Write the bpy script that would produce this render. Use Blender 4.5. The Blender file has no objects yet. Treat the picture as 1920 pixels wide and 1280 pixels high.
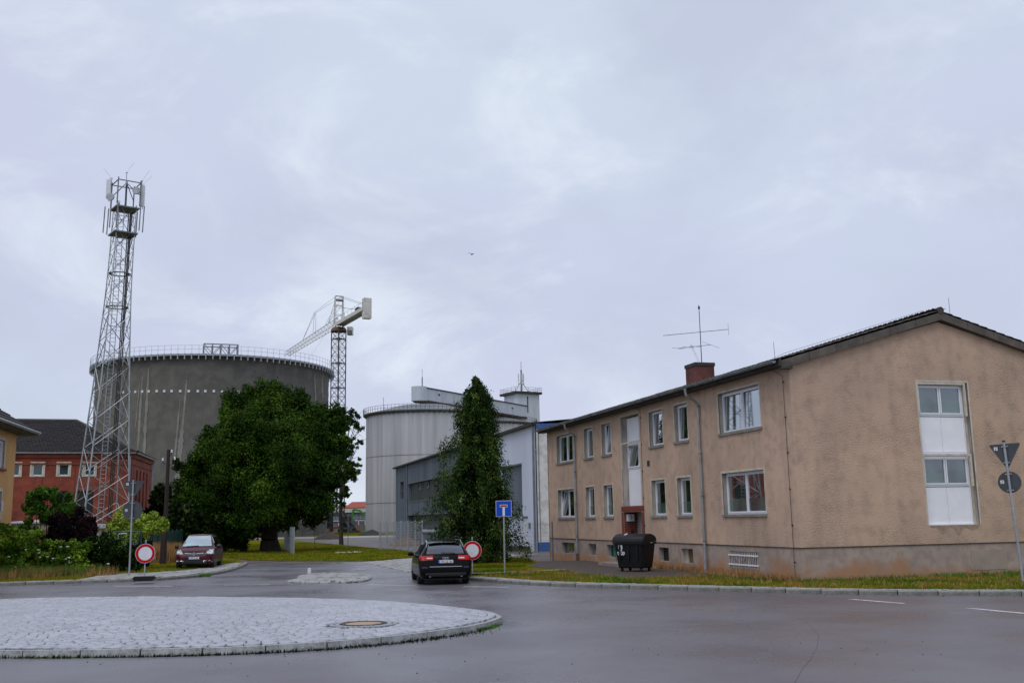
import bpy, bmesh, math, random
import numpy as np
from math import radians, sin, cos, pi, sqrt, atan2, degrees
from mathutils import Vector, Matrix
from mathutils.bvhtree import BVHTree

random.seed(7); rng = np.random.default_rng(7)
scene = bpy.context.scene
col = scene.collection

# ---------------------------------------------------------------- camera
F_PX, PITCH, ROLL, CAM_H = 1912.0, radians(9.8766), radians(-1.0423), 2.2
_cp, _sp, _cr, _sr = cos(PITCH), sin(PITCH), cos(ROLL), sin(ROLL)
_fwd = Vector((0, _cp, _sp)); _up0 = Vector((0, -_sp, _cp)); _rt0 = Vector((1, 0, 0))
_rt = _rt0*_cr + _up0*_sr
_up = _up0*_cr - _rt0*_sr
cam_d = bpy.data.cameras.new('camera'); cam = bpy.data.objects.new('camera', cam_d); col.objects.link(cam)
M = Matrix((( _rt.x, _up.x, -_fwd.x, 0), (_rt.y, _up.y, -_fwd.y, 0), (_rt.z, _up.z, -_fwd.z, CAM_H), (0, 0, 0, 1)))
cam.matrix_world = M
cam_d.sensor_width = 36.0; cam_d.lens = 36.0*F_PX/1920.0
cam_d.clip_start = 0.1; cam_d.clip_end = 6000
scene.camera = cam

# ---------------------------------------------------------------- overcast sky
world = bpy.data.worlds.new('World'); scene.world = world; world.use_nodes = True
nt = world.node_tree; nt.nodes.clear()
N = nt.nodes.new; L = nt.links.new
out = N('ShaderNodeOutputWorld'); bg = N('ShaderNodeBackground'); L(bg.outputs[0], out.inputs[0])
sky = N('ShaderNodeTexSky'); sky.sky_type = 'NISHITA'; sky.sun_disc = False
SUN_EL, SUN_ROT = radians(60), radians(205)
sky.sun_elevation = SUN_EL; sky.sun_rotation = SUN_ROT
skm = N('ShaderNodeVectorMath'); skm.operation = 'SCALE'; skm.inputs['Scale'].default_value = 0.10; L(sky.outputs[0], skm.inputs[0])
tc = N('ShaderNodeTexCoord')
def wnoise(scale, detail, rough, mscale, loc=(0, 0, 0), dist=0.0):
    mp = N('ShaderNodeMapping'); mp.inputs['Scale'].default_value = mscale; mp.inputs['Location'].default_value = loc
    mp.inputs['Rotation'].default_value = (0, radians(-18), 0)
    L(tc.outputs['Generated'], mp.inputs[0])
    n = N('ShaderNodeTexNoise'); n.inputs['Scale'].default_value = scale; n.inputs['Detail'].default_value = detail
    n.inputs['Roughness'].default_value = rough; n.inputs['Distortion'].default_value = dist
    L(mp.outputs[0], n.inputs['Vector']); return n.outputs['Fac']
def wramp(src, stops):
    r = N('ShaderNodeValToRGB'); L(src, r.inputs[0]); e = r.color_ramp.elements
    e[0].position, e[0].color = stops[0][0], (*stops[0][1], 1); e[1].position, e[1].color = stops[1][0], (*stops[1][1], 1)
    for p, c in stops[2:]:
        k = e.new(p); k.color = (*c, 1)
    r.color_ramp.interpolation = 'EASE'; return r.outputs[0]
def wmix(f, a, b):
    m = N('ShaderNodeMix'); m.data_type = 'RGBA'
    if isinstance(f, float): m.inputs[0].default_value = f
    else: L(f, m.inputs[0])
    L(a, m.inputs[6]); L(b, m.inputs[7]); return m.outputs[2]
tone = wramp(wnoise(1.3, 3, .5, (1, 1, 1.6), (3.1, 1.2, 0)), [(.36, (.63, .67, .85)), (.64, (.67, .755, .89))])
puff = wramp(wnoise(3.6, 9, .60, (1, 1, 2.0), (9.3, 7.7, 1.1), .5), [(.46, (0, 0, 0)), (.67, (1, 1, 1))])
bright = N('ShaderNodeRGB'); bright.outputs[0].default_value = (.80, .87, .97, 1)
c1 = wmix(puff, tone, bright.outputs[0])
dk = wramp(wnoise(2.4, 7, .55, (1, 1, 1.8), (7.4, 0.3, 2.0), .3), [(.44, (0, 0, 0)), (.66, (.8, .8, .8))])
dark = N('ShaderNodeRGB'); dark.outputs[0].default_value = (.575, .625, .775, 1)
c2 = wmix(dk, c1, dark.outputs[0])
c3 = wmix(0.90, skm.outputs[0], c2)
L(c3, bg.inputs[0]); bg.inputs[1].default_value = 1.0

sun_d = bpy.data.lights.new('sun', 'SUN'); sun = bpy.data.objects.new('sun', sun_d); col.objects.link(sun)
sun_d.energy = 1.5; sun_d.angle = radians(40); sun_d.color = (1.0, .97, .93)
# sun stands behind and to the left of the camera, high, veiled by cloud
_sd = Vector((sin(SUN_ROT)*cos(SUN_EL), cos(SUN_ROT)*cos(SUN_EL), sin(SUN_EL)))
sun.rotation_euler = _sd.to_track_quat('Z', 'Y').to_euler()
scene.view_settings.view_transform = 'Standard'; scene.view_settings.look = 'None'
scene.view_settings.exposure = 0.0; scene.view_settings.gamma = 1.0; scene.view_settings.use_curve_mapping = False

# ---------------------------------------------------------------- measuring helpers (photo survey -> metres)
CAMP = Vector((0, 0, CAM_H))
def ray(x, y): return _fwd + _rt*((x-960)/F_PX) - _up*((y-640)/F_PX)
def G(x, y, z=0.0):
    d = ray(x, y); return CAMP + d*((z-CAM_H)/d.z)
def at(x, y, Y):
    d = ray(x, y); return CAMP + d*(Y/d.y)

# ---------------------------------------------------------------- mesh helpers
class MB:
    def __init__(s): s.v = []; s.f = []; s.m = []; s.cur = 0
    def quad(s, *p):
        b = len(s.v); s.v += [tuple(q) for q in p]; s.f.append(tuple(range(b, b+len(p)))); s.m.append(s.cur)
    def add(s, vs, fs):
        b = len(s.v); s.v += [tuple(q) for q in vs]
        for f in fs: s.f.append(tuple(b+i for i in f)); s.m.append(s.cur)
    def box(s, x0, x1, y0, y1, z0, z1):
        s.add([(x0,y0,z0),(x1,y0,z0),(x1,y1,z0),(x0,y1,z0),(x0,y0,z1),(x1,y0,z1),(x1,y1,z1),(x0,y1,z1)],
              [(0,3,2,1),(4,5,6,7),(0,1,5,4),(1,2,6,5),(2,3,7,6),(3,0,4,7)])
    def bar(s, p0, p1, w, h=None, up=(0,0,1)):
        p0 = Vector(p0); p1 = Vector(p1); h = h or w; d = (p1-p0)
        if d.length < 1e-6: return
        d.normalize(); u = Vector(up)
        if abs(d.dot(u)) > .98: u = Vector((1, 0, 0))
        x = d.cross(u).normalized()*(w/2); y = x.cross(d).normalized()*(h/2)
        vs = [p+a*x+b*y for p in (p0, p1) for a, b in ((-1,-1),(1,-1),(1,1),(-1,1))]
        s.add(vs, [(0,1,2,3),(7,6,5,4),(0,4,5,1),(1,5,6,2),(2,6,7,3),(3,7,4,0)])
    def tube(s, p0, p1, r, r1=None, n=6, cap=True):
        p0 = Vector(p0); p1 = Vector(p1); r1 = r if r1 is None else r1
        d = p1-p0
        if d.length < 1e-6: return
        d.normalize(); u = Vector((0,0,1)) if abs(d.z) < .95 else Vector((1,0,0))
        x = d.cross(u).normalized(); y = d.cross(x)
        vs = [p+(x*cos(a)+y*sin(a))*rr for p, rr in ((p0, r), (p1, r1)) for a in [2*pi*i/n for i in range(n)]]
        fs = [(i, (i+1)%n, n+(i+1)%n, n+i) for i in range(n)]
        if cap: fs += [tuple(range(n))[::-1], tuple(range(n, 2*n))]
        s.add(vs, fs)
    def path(s, pts, r, n=6):
        for a, b in zip(pts, pts[1:]): s.tube(a, b, r, n=n)
    def disc(s, c, r, nrm, t=.004, n=24, r_in=0):
        nrm = Vector(nrm).normalized(); u = Vector((0,0,1)) if abs(nrm.z) < .95 else Vector((1,0,0))
        x = nrm.cross(u).normalized(); y = nrm.cross(x); c = Vector(c)
        ring = lambda rr, o: [c+nrm*o+(x*cos(a)+y*sin(a))*rr for a in [2*pi*i/n for i in range(n)]]
        if r_in <= 0:
            s.add(ring(r, 0)+ring(r, t), [(i,(i+1)%n,n+(i+1)%n,n+i) for i in range(n)]+[tuple(range(n)), tuple(range(n,2*n))[::-1]])
        else:
            vs = ring(r, t)+ring(r_in, t)+ring(r, 0)+ring(r_in, 0)
            fs = []
            for i in range(n):
                j = (i+1)%n
                fs += [(i,j,n+j,n+i),(2*n+i,3*n+i,3*n+j,2*n+j),(i,2*n+i,2*n+j,j),(n+i,n+j,3*n+j,3*n+i)]
            s.add(vs, fs)
    def prism(s, poly, z0, z1):
        n = len(poly)
        s.add([(p[0],p[1],z0) for p in poly]+[(p[0],p[1],z1) for p in poly],
              [tuple(range(n))[::-1], tuple(range(n,2*n))]+[(i,(i+1)%n,n+(i+1)%n,n+i) for i in range(n)])
    def lathe(s, prof, c=(0,0,0), n=32, axis='z'):
        k = len(prof); vs = []
        for i in range(n):
            a = 2*pi*i/n
            for r, z in prof:
                if axis == 'z': vs.append((c[0]+r*cos(a), c[1]+r*sin(a), c[2]+z))
                else: vs.append((c[0]+z, c[1]+r*cos(a), c[2]+r*sin(a)))
        fs = [(i*k+j, ((i+1)%n)*k+j, ((i+1)%n)*k+j+1, i*k+j+1) for i in range(n) for j in range(k-1)]
        s.add(vs, fs)
    def build(s, name, mats, parent=None, smooth=False, kind=None):
        me = bpy.data.meshes.new(name); me.from_pydata(s.v, [], s.f); me.update()
        if not isinstance(mats, (list, tuple)): mats = [mats]
        for m in mats: me.materials.append(m)
        if len(mats) > 1: me.polygons.foreach_set('material_index', s.m)
        if smooth: me.polygons.foreach_set('use_smooth', [True]*len(me.polygons))
        bm = bmesh.new(); bm.from_mesh(me); bmesh.ops.recalc_face_normals(bm, faces=bm.faces); bm.to_mesh(me); bm.free()
        if smooth and smooth != 'all': me.set_sharp_from_angle(angle=radians(38))
        return link(name, me, parent, kind)
def link(name, me, parent=None, kind=None):
    o = bpy.data.objects.new(name, me); col.objects.link(o)
    if parent is not None: o.parent = parent
    if kind: o['kind'] = kind
    return o
def np_mesh(name, V, Fc, mats, mi=None, smooth=False):
    """fast mesh from arrays, all faces with the same number of corners"""
    V = np.asarray(V, np.float32); Fc = np.asarray(Fc, np.int32); k = Fc.shape[1]
    me = bpy.data.meshes.new(name)
    me.vertices.add(len(V)); me.vertices.foreach_set('co', V.ravel())
    me.loops.add(Fc.size); me.loops.foreach_set('vertex_index', Fc.ravel())
    me.polygons.add(len(Fc)); me.polygons.foreach_set('loop_start', np.arange(len(Fc), dtype=np.int32)*k)
    for m in (mats if isinstance(mats, (list, tuple)) else [mats]): me.materials.append(m)
    if mi is not None: me.polygons.foreach_set('material_index', np.asarray(mi, np.int32))
    if smooth: me.polygons.foreach_set('use_smooth', np.ones(len(Fc), bool))
    me.update(calc_edges=True); return me
def thing(name, label, cat, loc=(0,0,0), rotz=0, group=None):
    o = bpy.data.objects.new(name, None); col.objects.link(o); o.location = loc; o.rotation_euler = (0, 0, rotz)
    o.empty_display_size = .3
    return tag(o, label, cat, group)
def tag(o, label, cat, group=None):
    o['label'] = label; o['category'] = cat
    if group: o['group'] = group
    return o
def kids(o): return [c for c in o.children]
def dup(root, loc, rotz=0, label=None):
    def rec(o, par):
        c = o.copy(); col.objects.link(c); c.parent = par
        for ch in kids(o): rec(ch, c)
        return c
    r = rec(root, None); r.location = loc; r.rotation_euler = (0, 0, rotz)
    if label: r['label'] = label
    return r

# ---------------------------------------------------------------- materials
def mat(name, c, rough=.7, c2=None, ns=3.0, nd=5, lo=.35, hi=.65, bump=0, bs=40, bdist=.02, metal=0, spec=.5, c3=None, ns3=20, f3=.5,
        stretch=None, coat=0, rvar=0, lo3=.45, hi3=.6):
    m = bpy.data.materials.new(name); m.use_nodes = True; t = m.node_tree; b = t.nodes['Principled BSDF']
    b.inputs['Roughness'].default_value = rough; b.inputs['Metallic'].default_value = metal
    b.inputs['Specular IOR Level'].default_value = spec; b.inputs['Base Color'].default_value = (*c, 1)
    if coat: b.inputs['Coat Weight'].default_value = coat; b.inputs['Coat Roughness'].default_value = .04
    tcn = t.nodes.new('ShaderNodeTexCoord'); vec = tcn.outputs['Object']
    if stretch:
        mp = t.nodes.new('ShaderNodeMapping'); mp.inputs['Scale'].default_value = stretch; t.links.new(vec, mp.inputs[0]); svec = mp.outputs[0]
    else: svec = vec
    def noise(sc, d, v, r=.55):
        n = t.nodes.new('ShaderNodeTexNoise'); n.inputs['Scale'].default_value = sc; n.inputs['Detail'].default_value = d
        n.inputs['Roughness'].default_value = r
        t.links.new(v, n.inputs['Vector']); return n.outputs['Fac']
    def rng_(f, a, b_, o0=0, o1=1):
        k = t.nodes.new('ShaderNodeMapRange'); k.inputs[1].default_value = a; k.inputs[2].default_value = b_
        k.inputs[3].default_value = o0; k.inputs[4].default_value = o1; t.links.new(f, k.inputs[0]); return k.outputs[0]
    def mix(f, a, bb):
        k = t.nodes.new('ShaderNodeMix'); k.data_type = 'RGBA'; t.links.new(f, k.inputs[0])
        for sck, v in ((k.inputs[6], a), (k.inputs[7], bb)):
            if isinstance(v, tuple): sck.default_value = (*v, 1)
            else: t.links.new(v, sck)
        return k.outputs[2]
    cur = c
    if c2: cur = mix(rng_(noise(ns, nd, svec), lo, hi), c, c2)
    if c3: cur = mix(rng_(noise(ns3, 4, vec), lo3, hi3, 0, f3), cur, c3)
    if not isinstance(cur, tuple): t.links.new(cur, b.inputs['Base Color'])
    if rvar: t.links.new(rng_(noise(ns*1.7, 4, vec), .35, .65, rough-rvar, rough+rvar), b.inputs['Roughness'])
    if bump:
        bn = t.nodes.new('ShaderNodeBump'); bn.inputs['Strength'].default_value = bump; bn.inputs['Distance'].default_value = bdist
        t.links.new(noise(bs, 4, vec, .6), bn.inputs['Height']); t.links.new(bn.outputs[0], b.inputs['Normal'])
    m['_'] = 1
    return m
def leafmat(name, a, b_, c_, ns=.9, rough=.6, trans=.12):
    """foliage: three greens mixed by clump noise and by leaf, a little light passes through"""
    m = bpy.data.materials.new(name); m.use_nodes = True; t = m.node_tree; bs = t.nodes['Principled BSDF']
    tcn = t.nodes.new('ShaderNodeTexCoord')
    def noise(sc, d):
        n = t.nodes.new('ShaderNodeTexNoise'); n.inputs['Scale'].default_value = sc; n.inputs['Detail'].default_value = d
        t.links.new(tcn.outputs['Object'], n.inputs['Vector']); return n.outputs['Fac']
    r = t.nodes.new('ShaderNodeValToRGB'); t.links.new(noise(ns, 6), r.inputs[0])
    e = r.color_ramp.elements; e[0].position = .36; e[0].color = (*a, 1); e[1].position = .66; e[1].color = (*c_, 1)
    k = e.new(.5); k.color = (*b_, 1)
    n2 = noise(ns*14, 2); mr = t.nodes.new('ShaderNodeMapRange'); mr.inputs[1].default_value = .3; mr.inputs[2].default_value = .7
    mr.inputs[3].default_value = .6; mr.inputs[4].default_value = 1.45; t.links.new(n2, mr.inputs[0])
    vm = t.nodes.new('ShaderNodeVectorMath'); vm.operation = 'SCALE'; t.links.new(r.outputs[0], vm.inputs[0]); t.links.new(mr.outputs[0], vm.inputs['Scale'])
    t.links.new(vm.outputs[0], bs.inputs['Base Color']); bs.inputs['Roughness'].default_value = rough
    bs.inputs['Specular IOR Level'].default_value = .05
    if trans:
        tr = t.nodes.new('ShaderNodeBsdfTranslucent'); t.links.new(vm.outputs[0], tr.inputs[0])
        mx = t.nodes.new('ShaderNodeMixShader'); mx.inputs[0].default_value = trans
        t.links.new(bs.outputs[0], mx.inputs[1]); t.links.new(tr.outputs[0], mx.inputs[2]); t.links.new(mx.outputs[0], t.nodes['Material Output'].inputs[0])
    return m
def glassmat(name, dark, refl0=.12, refl1=.75, rough=.02, wav=0.0):
    """window pane: opaque, the dim room behind is put into its dark colour, mirror rising with the angle"""
    m = bpy.data.materials.new(name); m.use_nodes = True; t = m.node_tree; t.nodes.remove(t.nodes['Principled BSDF'])
    o = t.nodes['Material Output']; d = t.nodes.new('ShaderNodeBsdfDiffuse'); d.inputs[0].default_value = (*dark, 1)
    tcn = t.nodes.new('ShaderNodeTexCoord'); n = t.nodes.new('ShaderNodeTexNoise'); n.inputs['Scale'].default_value = .9; n.inputs['Detail'].default_value = 3
    t.links.new(tcn.outputs['Object'], n.inputs['Vector'])
    cr = t.nodes.new('ShaderNodeValToRGB'); t.links.new(n.outputs['Fac'], cr.inputs[0])
    cr.color_ramp.elements[0].position = .4; cr.color_ramp.elements[0].color = tuple(x*.5 for x in dark)+(1,)
    cr.color_ramp.elements[1].position = .62; cr.color_ramp.elements[1].color = tuple(x*1.7 for x in dark)+(1,)
    t.links.new(cr.outputs[0], d.inputs[0])
    g = t.nodes.new('ShaderNodeBsdfGlossy'); g.inputs['Roughness'].default_value = rough; g.inputs[0].default_value = (.9, .95, 1, 1)
    lw = t.nodes.new('ShaderNodeLayerWeight'); lw.inputs[0].default_value = .5
    mr = t.nodes.new('ShaderNodeMapRange'); mr.inputs[1].default_value = 0; mr.inputs[2].default_value = .75
    mr.inputs[3].default_value = refl0; mr.inputs[4].default_value = refl1; t.links.new(lw.outputs['Facing'], mr.inputs[0])
    mx = t.nodes.new('ShaderNodeMixShader'); t.links.new(mr.outputs[0], mx.inputs[0]); t.links.new(d.outputs[0], mx.inputs[1]); t.links.new(g.outputs[0], mx.inputs[2])
    t.links.new(mx.outputs[0], o.inputs[0])
    if wav:
        b = t.nodes.new('ShaderNodeBump'); b.inputs['Strength'].default_value = wav; b.inputs['Distance'].default_value = .01
        t.links.new(n.outputs['Fac'], b.inputs['Height']); t.links.new(b.outputs[0], g.inputs['Normal'])
    return m
def brickmat(name, c1, c2, mortar, scale=1.0, rough=.8, msize=.012, bw=.25, rh=.075, vert_axis='wall'):
    m = bpy.data.materials.new(name); m.use_nodes = True; t = m.node_tree; b = t.nodes['Principled BSDF']; b.inputs['Roughness'].default_value = rough
    tcn = t.nodes.new('ShaderNodeTexCoord'); sx = t.nodes.new('ShaderNodeSeparateXYZ'); t.links.new(tcn.outputs['Object'], sx.inputs[0])
    ad = t.nodes.new('ShaderNodeMath'); ad.operation = 'ADD'; t.links.new(sx.outputs[0], ad.inputs[0]); t.links.new(sx.outputs[1], ad.inputs[1])
    cb = t.nodes.new('ShaderNodeCombineXYZ'); t.links.new(ad.outputs[0], cb.inputs[0]); t.links.new(sx.outputs[2], cb.inputs[1])
    br = t.nodes.new('ShaderNodeTexBrick'); t.links.new(cb.outputs[0], br.inputs[0])
    br.inputs['Color1'].default_value = (*c1, 1); br.inputs['Color2'].default_value = (*c2, 1); br.inputs['Mortar'].default_value = (*mortar, 1)
    br.inputs['Scale'].default_value = scale; br.inputs['Mortar Size'].default_value = msize; br.inputs['Brick Width'].default_value = bw; br.inputs['Row Height'].default_value = rh
    n = t.nodes.new('ShaderNodeTexNoise'); n.inputs['Scale'].default_value = 1.1; n.inputs['Detail'].default_value = 6; t.links.new(tcn.outputs['Object'], n.inputs['Vector'])
    mr = t.nodes.new('ShaderNodeMapRange'); mr.inputs[1].default_value = .3; mr.inputs[2].default_value = .7; mr.inputs[3].default_value = .6; mr.inputs[4].default_value = 1.3
    t.links.new(n.outputs['Fac'], mr.inputs[0]); vm = t.nodes.new('ShaderNodeVectorMath'); vm.operation = 'SCALE'
    t.links.new(br.outputs[0], vm.inputs[0]); t.links.new(mr.outputs[0], vm.inputs['Scale']); t.links.new(vm.outputs[0], b.inputs['Base Color'])
    return m

def plastermat():
    m = mat('rough_tan_render', (.57,.392,.285), .9, (.44,.31,.23), .42, 8, .32, .68, c3=(.30,.215,.16), ns3=2.2, f3=.5, lo3=.48, hi3=.7)
    t = m.node_tree; b = t.nodes['Principled BSDF']; src = b.inputs['Base Color'].links[0].from_socket
    tcn = t.nodes.new('ShaderNodeTexCoord'); mp = t.nodes.new('ShaderNodeMapping'); mp.inputs['Scale'].default_value = (1, 1, 1.35); t.links.new(tcn.outputs['Object'], mp.inputs[0])
    n = t.nodes.new('ShaderNodeTexNoise'); n.inputs['Scale'].default_value = 15; n.inputs['Detail'].default_value = 7; n.inputs['Roughness'].default_value = .68; n.inputs['Distortion'].default_value = .15
    t.links.new(mp.outputs[0], n.inputs['Vector'])
    n2 = t.nodes.new('ShaderNodeTexNoise'); n2.inputs['Scale'].default_value = .55; n2.inputs['Detail'].default_value = 3; t.links.new(tcn.outputs['Object'], n2.inputs['Vector'])
    amp = t.nodes.new('ShaderNodeMapRange'); amp.inputs[1].default_value = .38; amp.inputs[2].default_value = .62; amp.inputs[3].default_value = .35; amp.inputs[4].default_value = 1.0; t.links.new(n2.outputs['Fac'], amp.inputs[0])
    pit = t.nodes.new('ShaderNodeMapRange'); pit.inputs[1].default_value = .58; pit.inputs[2].default_value = .70; pit.inputs[3].default_value = 0; pit.inputs[4].default_value = .55; t.links.new(n.outputs['Fac'], pit.inputs[0])  # hollows of the relief also coloured dark, standing for their shade
    ml = t.nodes.new('ShaderNodeMath'); ml.operation = 'MULTIPLY'; t.links.new(pit.outputs[0], ml.inputs[0]); t.links.new(amp.outputs[0], ml.inputs[1])
    mx = t.nodes.new('ShaderNodeMix'); mx.data_type = 'RGBA'; t.links.new(ml.outputs[0], mx.inputs[0]); t.links.new(src, mx.inputs[6]); mx.inputs[7].default_value = (.13,.09,.065,1)
    mp2 = t.nodes.new('ShaderNodeMapping'); mp2.inputs['Scale'].default_value = (2.2, 2.2, .16); t.links.new(tcn.outputs['Object'], mp2.inputs[0])
    n3 = t.nodes.new('ShaderNodeTexNoise'); n3.inputs['Scale'].default_value = 1.0; n3.inputs['Detail'].default_value = 6; t.links.new(mp2.outputs[0], n3.inputs['Vector'])
    st = t.nodes.new('ShaderNodeMapRange'); st.inputs[1].default_value = .52; st.inputs[2].default_value = .72; st.inputs[4].default_value = .22; t.links.new(n3.outputs['Fac'], st.inputs[0])
    mx2 = t.nodes.new('ShaderNodeMix'); mx2.data_type = 'RGBA'; t.links.new(st.outputs[0], mx2.inputs[0]); t.links.new(mx.outputs[2], mx2.inputs[6]); mx2.inputs[7].default_value = (.24,.18,.14,1)
    t.links.new(mx2.outputs[2], b.inputs['Base Color'])
    bp = t.nodes.new('ShaderNodeBump'); bp.inputs['Distance'].default_value = .05; t.links.new(amp.outputs[0], bp.inputs['Strength']); inv = t.nodes.new('ShaderNodeMath'); inv.operation = 'SUBTRACT'; inv.inputs[0].default_value = 1; t.links.new(n.outputs['Fac'], inv.inputs[1])
    t.links.new(inv.outputs[0], bp.inputs['Height']); t.links.new(bp.outputs[0], b.inputs['Normal'])
    return m
mt = {}
mt['asphalt'] = mat('wet_asphalt', (.100,.088,.104), .34, (.138,.132,.152), .22, 8, .40, .62, bump=.6, bs=70, bdist=.008, c3=(.035,.031,.035), ns3=38, f3=.4, rvar=.12, spec=.7, lo3=.50, hi3=.66)
mt['kerb'] = mat('kerb_granite', (.24,.235,.225), .7, (.10,.10,.085), 1.6, 6, bump=.4, bs=60, bdist=.006, c3=(.06,.06,.05), ns3=35, f3=.4)
mt['sett'] = mat('sett_granite', (.42,.43,.48), .42, (.35,.36,.405), 1.3, 5, bump=.4, bs=45, bdist=.006, c3=(.22,.22,.25), ns3=28, f3=.35)
mt['sett2'] = mat('sett_granite_dark', (.36,.37,.42), .40, (.31,.32,.36), 1.3, 5, bump=.5, bs=45, bdist=.008, c3=(.13,.13,.14), ns3=28, f3=.4)
mt['joint'] = mat('joint_sand', (.085,.07,.062), .9, (.05,.05,.035), 6, 5, bump=.5, bs=50)
mt['islkerb'] = mat('island_kerb_granite', (.42,.43,.44), .5, (.24,.25,.24), 2.2, 6, bump=.4, bs=60, bdist=.006, c3=(.10,.11,.08), ns3=22, f3=.5)
mt['slab'] = mat('pale_setts', (.36,.355,.35), .5, (.26,.255,.25), 1.5, 5, bump=.4, bs=50, bdist=.006, c3=(.15,.15,.14), ns3=25, f3=.4)
mt['soil'] = mat('grass_ground', (.105,.125,.008), .95, (.20,.125,.020), .55, 7, .42, .66, bump=.8, bs=22, bdist=.03, c3=(.045,.070,.006), ns3=6, f3=.7, spec=.0)
mt['dirt'] = mat('damp_dirt', (.060,.043,.036), .75, (.036,.028,.024), 1.2, 6, bump=.6, bs=30, c3=(.10,.07,.045), ns3=9, f3=.5)
mt['redpath'] = mat('red_paving', (.11,.065,.055), .6, (.07,.045,.042), 1.2, 5, bump=.3, bs=30)
mt['yard'] = mat('yard_surface', (.13,.105,.10), .55, (.085,.072,.068), .35, 6, bump=.3, bs=30)
mt['paint'] = mat('road_paint', (.74,.74,.77), .5, (.42,.42,.45), 4, 6, c3=(.12,.12,.13), ns3=30, f3=.45)
mt['plaster'] = plastermat()
mt['plinth'] = mat('plinth_render', (.40,.305,.255), .85, (.29,.235,.205), .8, 7, .34, .66, bump=.35, bs=25, bdist=.01, c3=(.24,.19,.165), ns3=3, f3=.6, stretch=(1,1,1.6))
def foot_stain(m):
    t = m.node_tree; b = t.nodes['Principled BSDF']; src = b.inputs['Base Color'].links[0].from_socket
    tcn = t.nodes.new('ShaderNodeTexCoord'); sx = t.nodes.new('ShaderNodeSeparateXYZ'); t.links.new(tcn.outputs['Object'], sx.inputs[0])
    n = t.nodes.new('ShaderNodeTexNoise'); n.inputs['Scale'].default_value = .9; n.inputs['Detail'].default_value = 6; t.links.new(tcn.outputs['Object'], n.inputs['Vector'])
    a = t.nodes.new('ShaderNodeMath'); a.operation = 'MULTIPLY_ADD'; a.inputs[1].default_value = 1.8; t.links.new(n.outputs['Fac'], a.inputs[0])
    s_ = t.nodes.new('ShaderNodeMath'); s_.operation = 'SUBTRACT'; s_.inputs[0].default_value = -.10; t.links.new(sx.outputs[2], s_.inputs[1]); t.links.new(s_.outputs[0], a.inputs[2])
    r = t.nodes.new('ShaderNodeMapRange'); r.inputs[1].default_value = .15; r.inputs[2].default_value = .60; r.inputs[4].default_value = .75; t.links.new(a.outputs[0], r.inputs[0])
    mx = t.nodes.new('ShaderNodeMix'); mx.data_type = 'RGBA'; t.links.new(r.outputs[0], mx.inputs[0]); t.links.new(src, mx.inputs[6]); mx.inputs[7].default_value = (.36,.17,.065,1); t.links.new(mx.outputs[2], b.inputs['Base Color'])
foot_stain(mt['plinth'])
mt['trim'] = mat('cream_trim', (.60,.53,.44), .8, (.42,.37,.31), 3, 5)
mt['reveal'] = mat('grey_reveal', (.42,.38,.34), .85, (.22,.20,.19), 2.5, 6, stretch=(1,1,.4))
mt['sill'] = mat('concrete_sill', (.26,.235,.205), .85, (.17,.155,.14), 3, 6, bump=.3, bs=40, bdist=.005)
mt['pvc'] = mat('white_pvc', (.74,.75,.80), .35)
mt['pvcpanel'] = mat('white_panel', (.84,.84,.88), .3, (.78,.78,.83), 2, 4)
mt['glassA'] = glassmat('window_glass', (.014,.024,.020), .06, .72)
mt['glassG'] = glassmat('gable_glass', (.035,.052,.050), .07, .5)
mt['film'] = glassmat('frosted_film', (.050,.085,.072), .06, .45, .12)
mt['fascia'] = mat('weathered_fascia', (.125,.105,.088), .85, (.065,.056,.05), 1.8, 6, bump=.2, bs=30, bdist=.005)
mt['gutter'] = mat('zinc_gutter', (.34,.37,.39), .35, (.16,.18,.19), 2.2, 5, metal=.5)
mt['zinc'] = mat('zinc_pipe', (.33,.345,.36), .42, (.22,.23,.245), 2.2, 5, metal=.35)
mt['tile'] = mat('dark_roof_tile', (.035,.027,.024), .7, (.06,.048,.038), 2.5, 6, bump=.4, bs=30, c3=(.10,.09,.06), ns3=14, f3=.35, lo3=.55, hi3=.7)
mt['rooftile2'] = mat('old_roof_tile', (.010,.008,.009), .8, (.018,.014,.014), 1.0, 6, bump=.3, bs=20)
mt['brick'] = mat('clinker_brick', (.22,.045,.022), .7, (.13,.03,.018), 7, 3)
mt['chimbrick'] = brickmat('chimney_brickwork', (.17,.030,.022), (.10,.020,.016), (.09,.06,.05), bw=.25, rh=.083)
mt['redbrick'] = brickmat('red_brickwork', (.34,.048,.018), (.22,.032,.015), (.15,.050,.034), msize=.014)
mt['soot_shade'] = mat('sooty_shaded_concrete', (.05,.045,.04), .85, (.025,.022,.02), 2, 5)
mt['blackplast'] = mat('black_plastic', (.004,.004,.005), .5, (.007,.007,.008), 5, 3, spec=.3)
mt['rubber'] = mat('tyre_rubber', (.012,.012,.012), .8)
mt['galv'] = mat('galvanised_steel', (.37,.40,.43), .42, (.26,.28,.31), 3, 5, metal=.4)
mt['galvdark'] = mat('dull_steel', (.20,.22,.24), .5, (.13,.14,.155), 2, 5, metal=.4)
mt['signback'] = mat('sign_back_grey', (.036,.042,.048), .5, (.05,.058,.064), 3, 3)
mt['signred'] = mat('sign_red', (.42,.004,.006), .5, spec=.15)
mt['signwhite'] = mat('sign_white', (.66,.67,.72), .35, (.58,.59,.64), 4, 3)
mt['signblue'] = mat('sign_blue', (.004,.065,.46), .5, spec=.2)
mt['concrete'] = mat('silo_concrete', (.112,.106,.096), .85, (.078,.075,.070), .08, 7, .35, .65, stretch=(1,1,2.5), c3=(.15,.14,.125), ns3=.6, f3=.5, bump=.2, bs=4, bdist=.03)
mt['streak'] = mat('lime_streak', (.27,.255,.235), .85, (.17,.16,.148), .5, 6, stretch=(6,6,.4))
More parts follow.
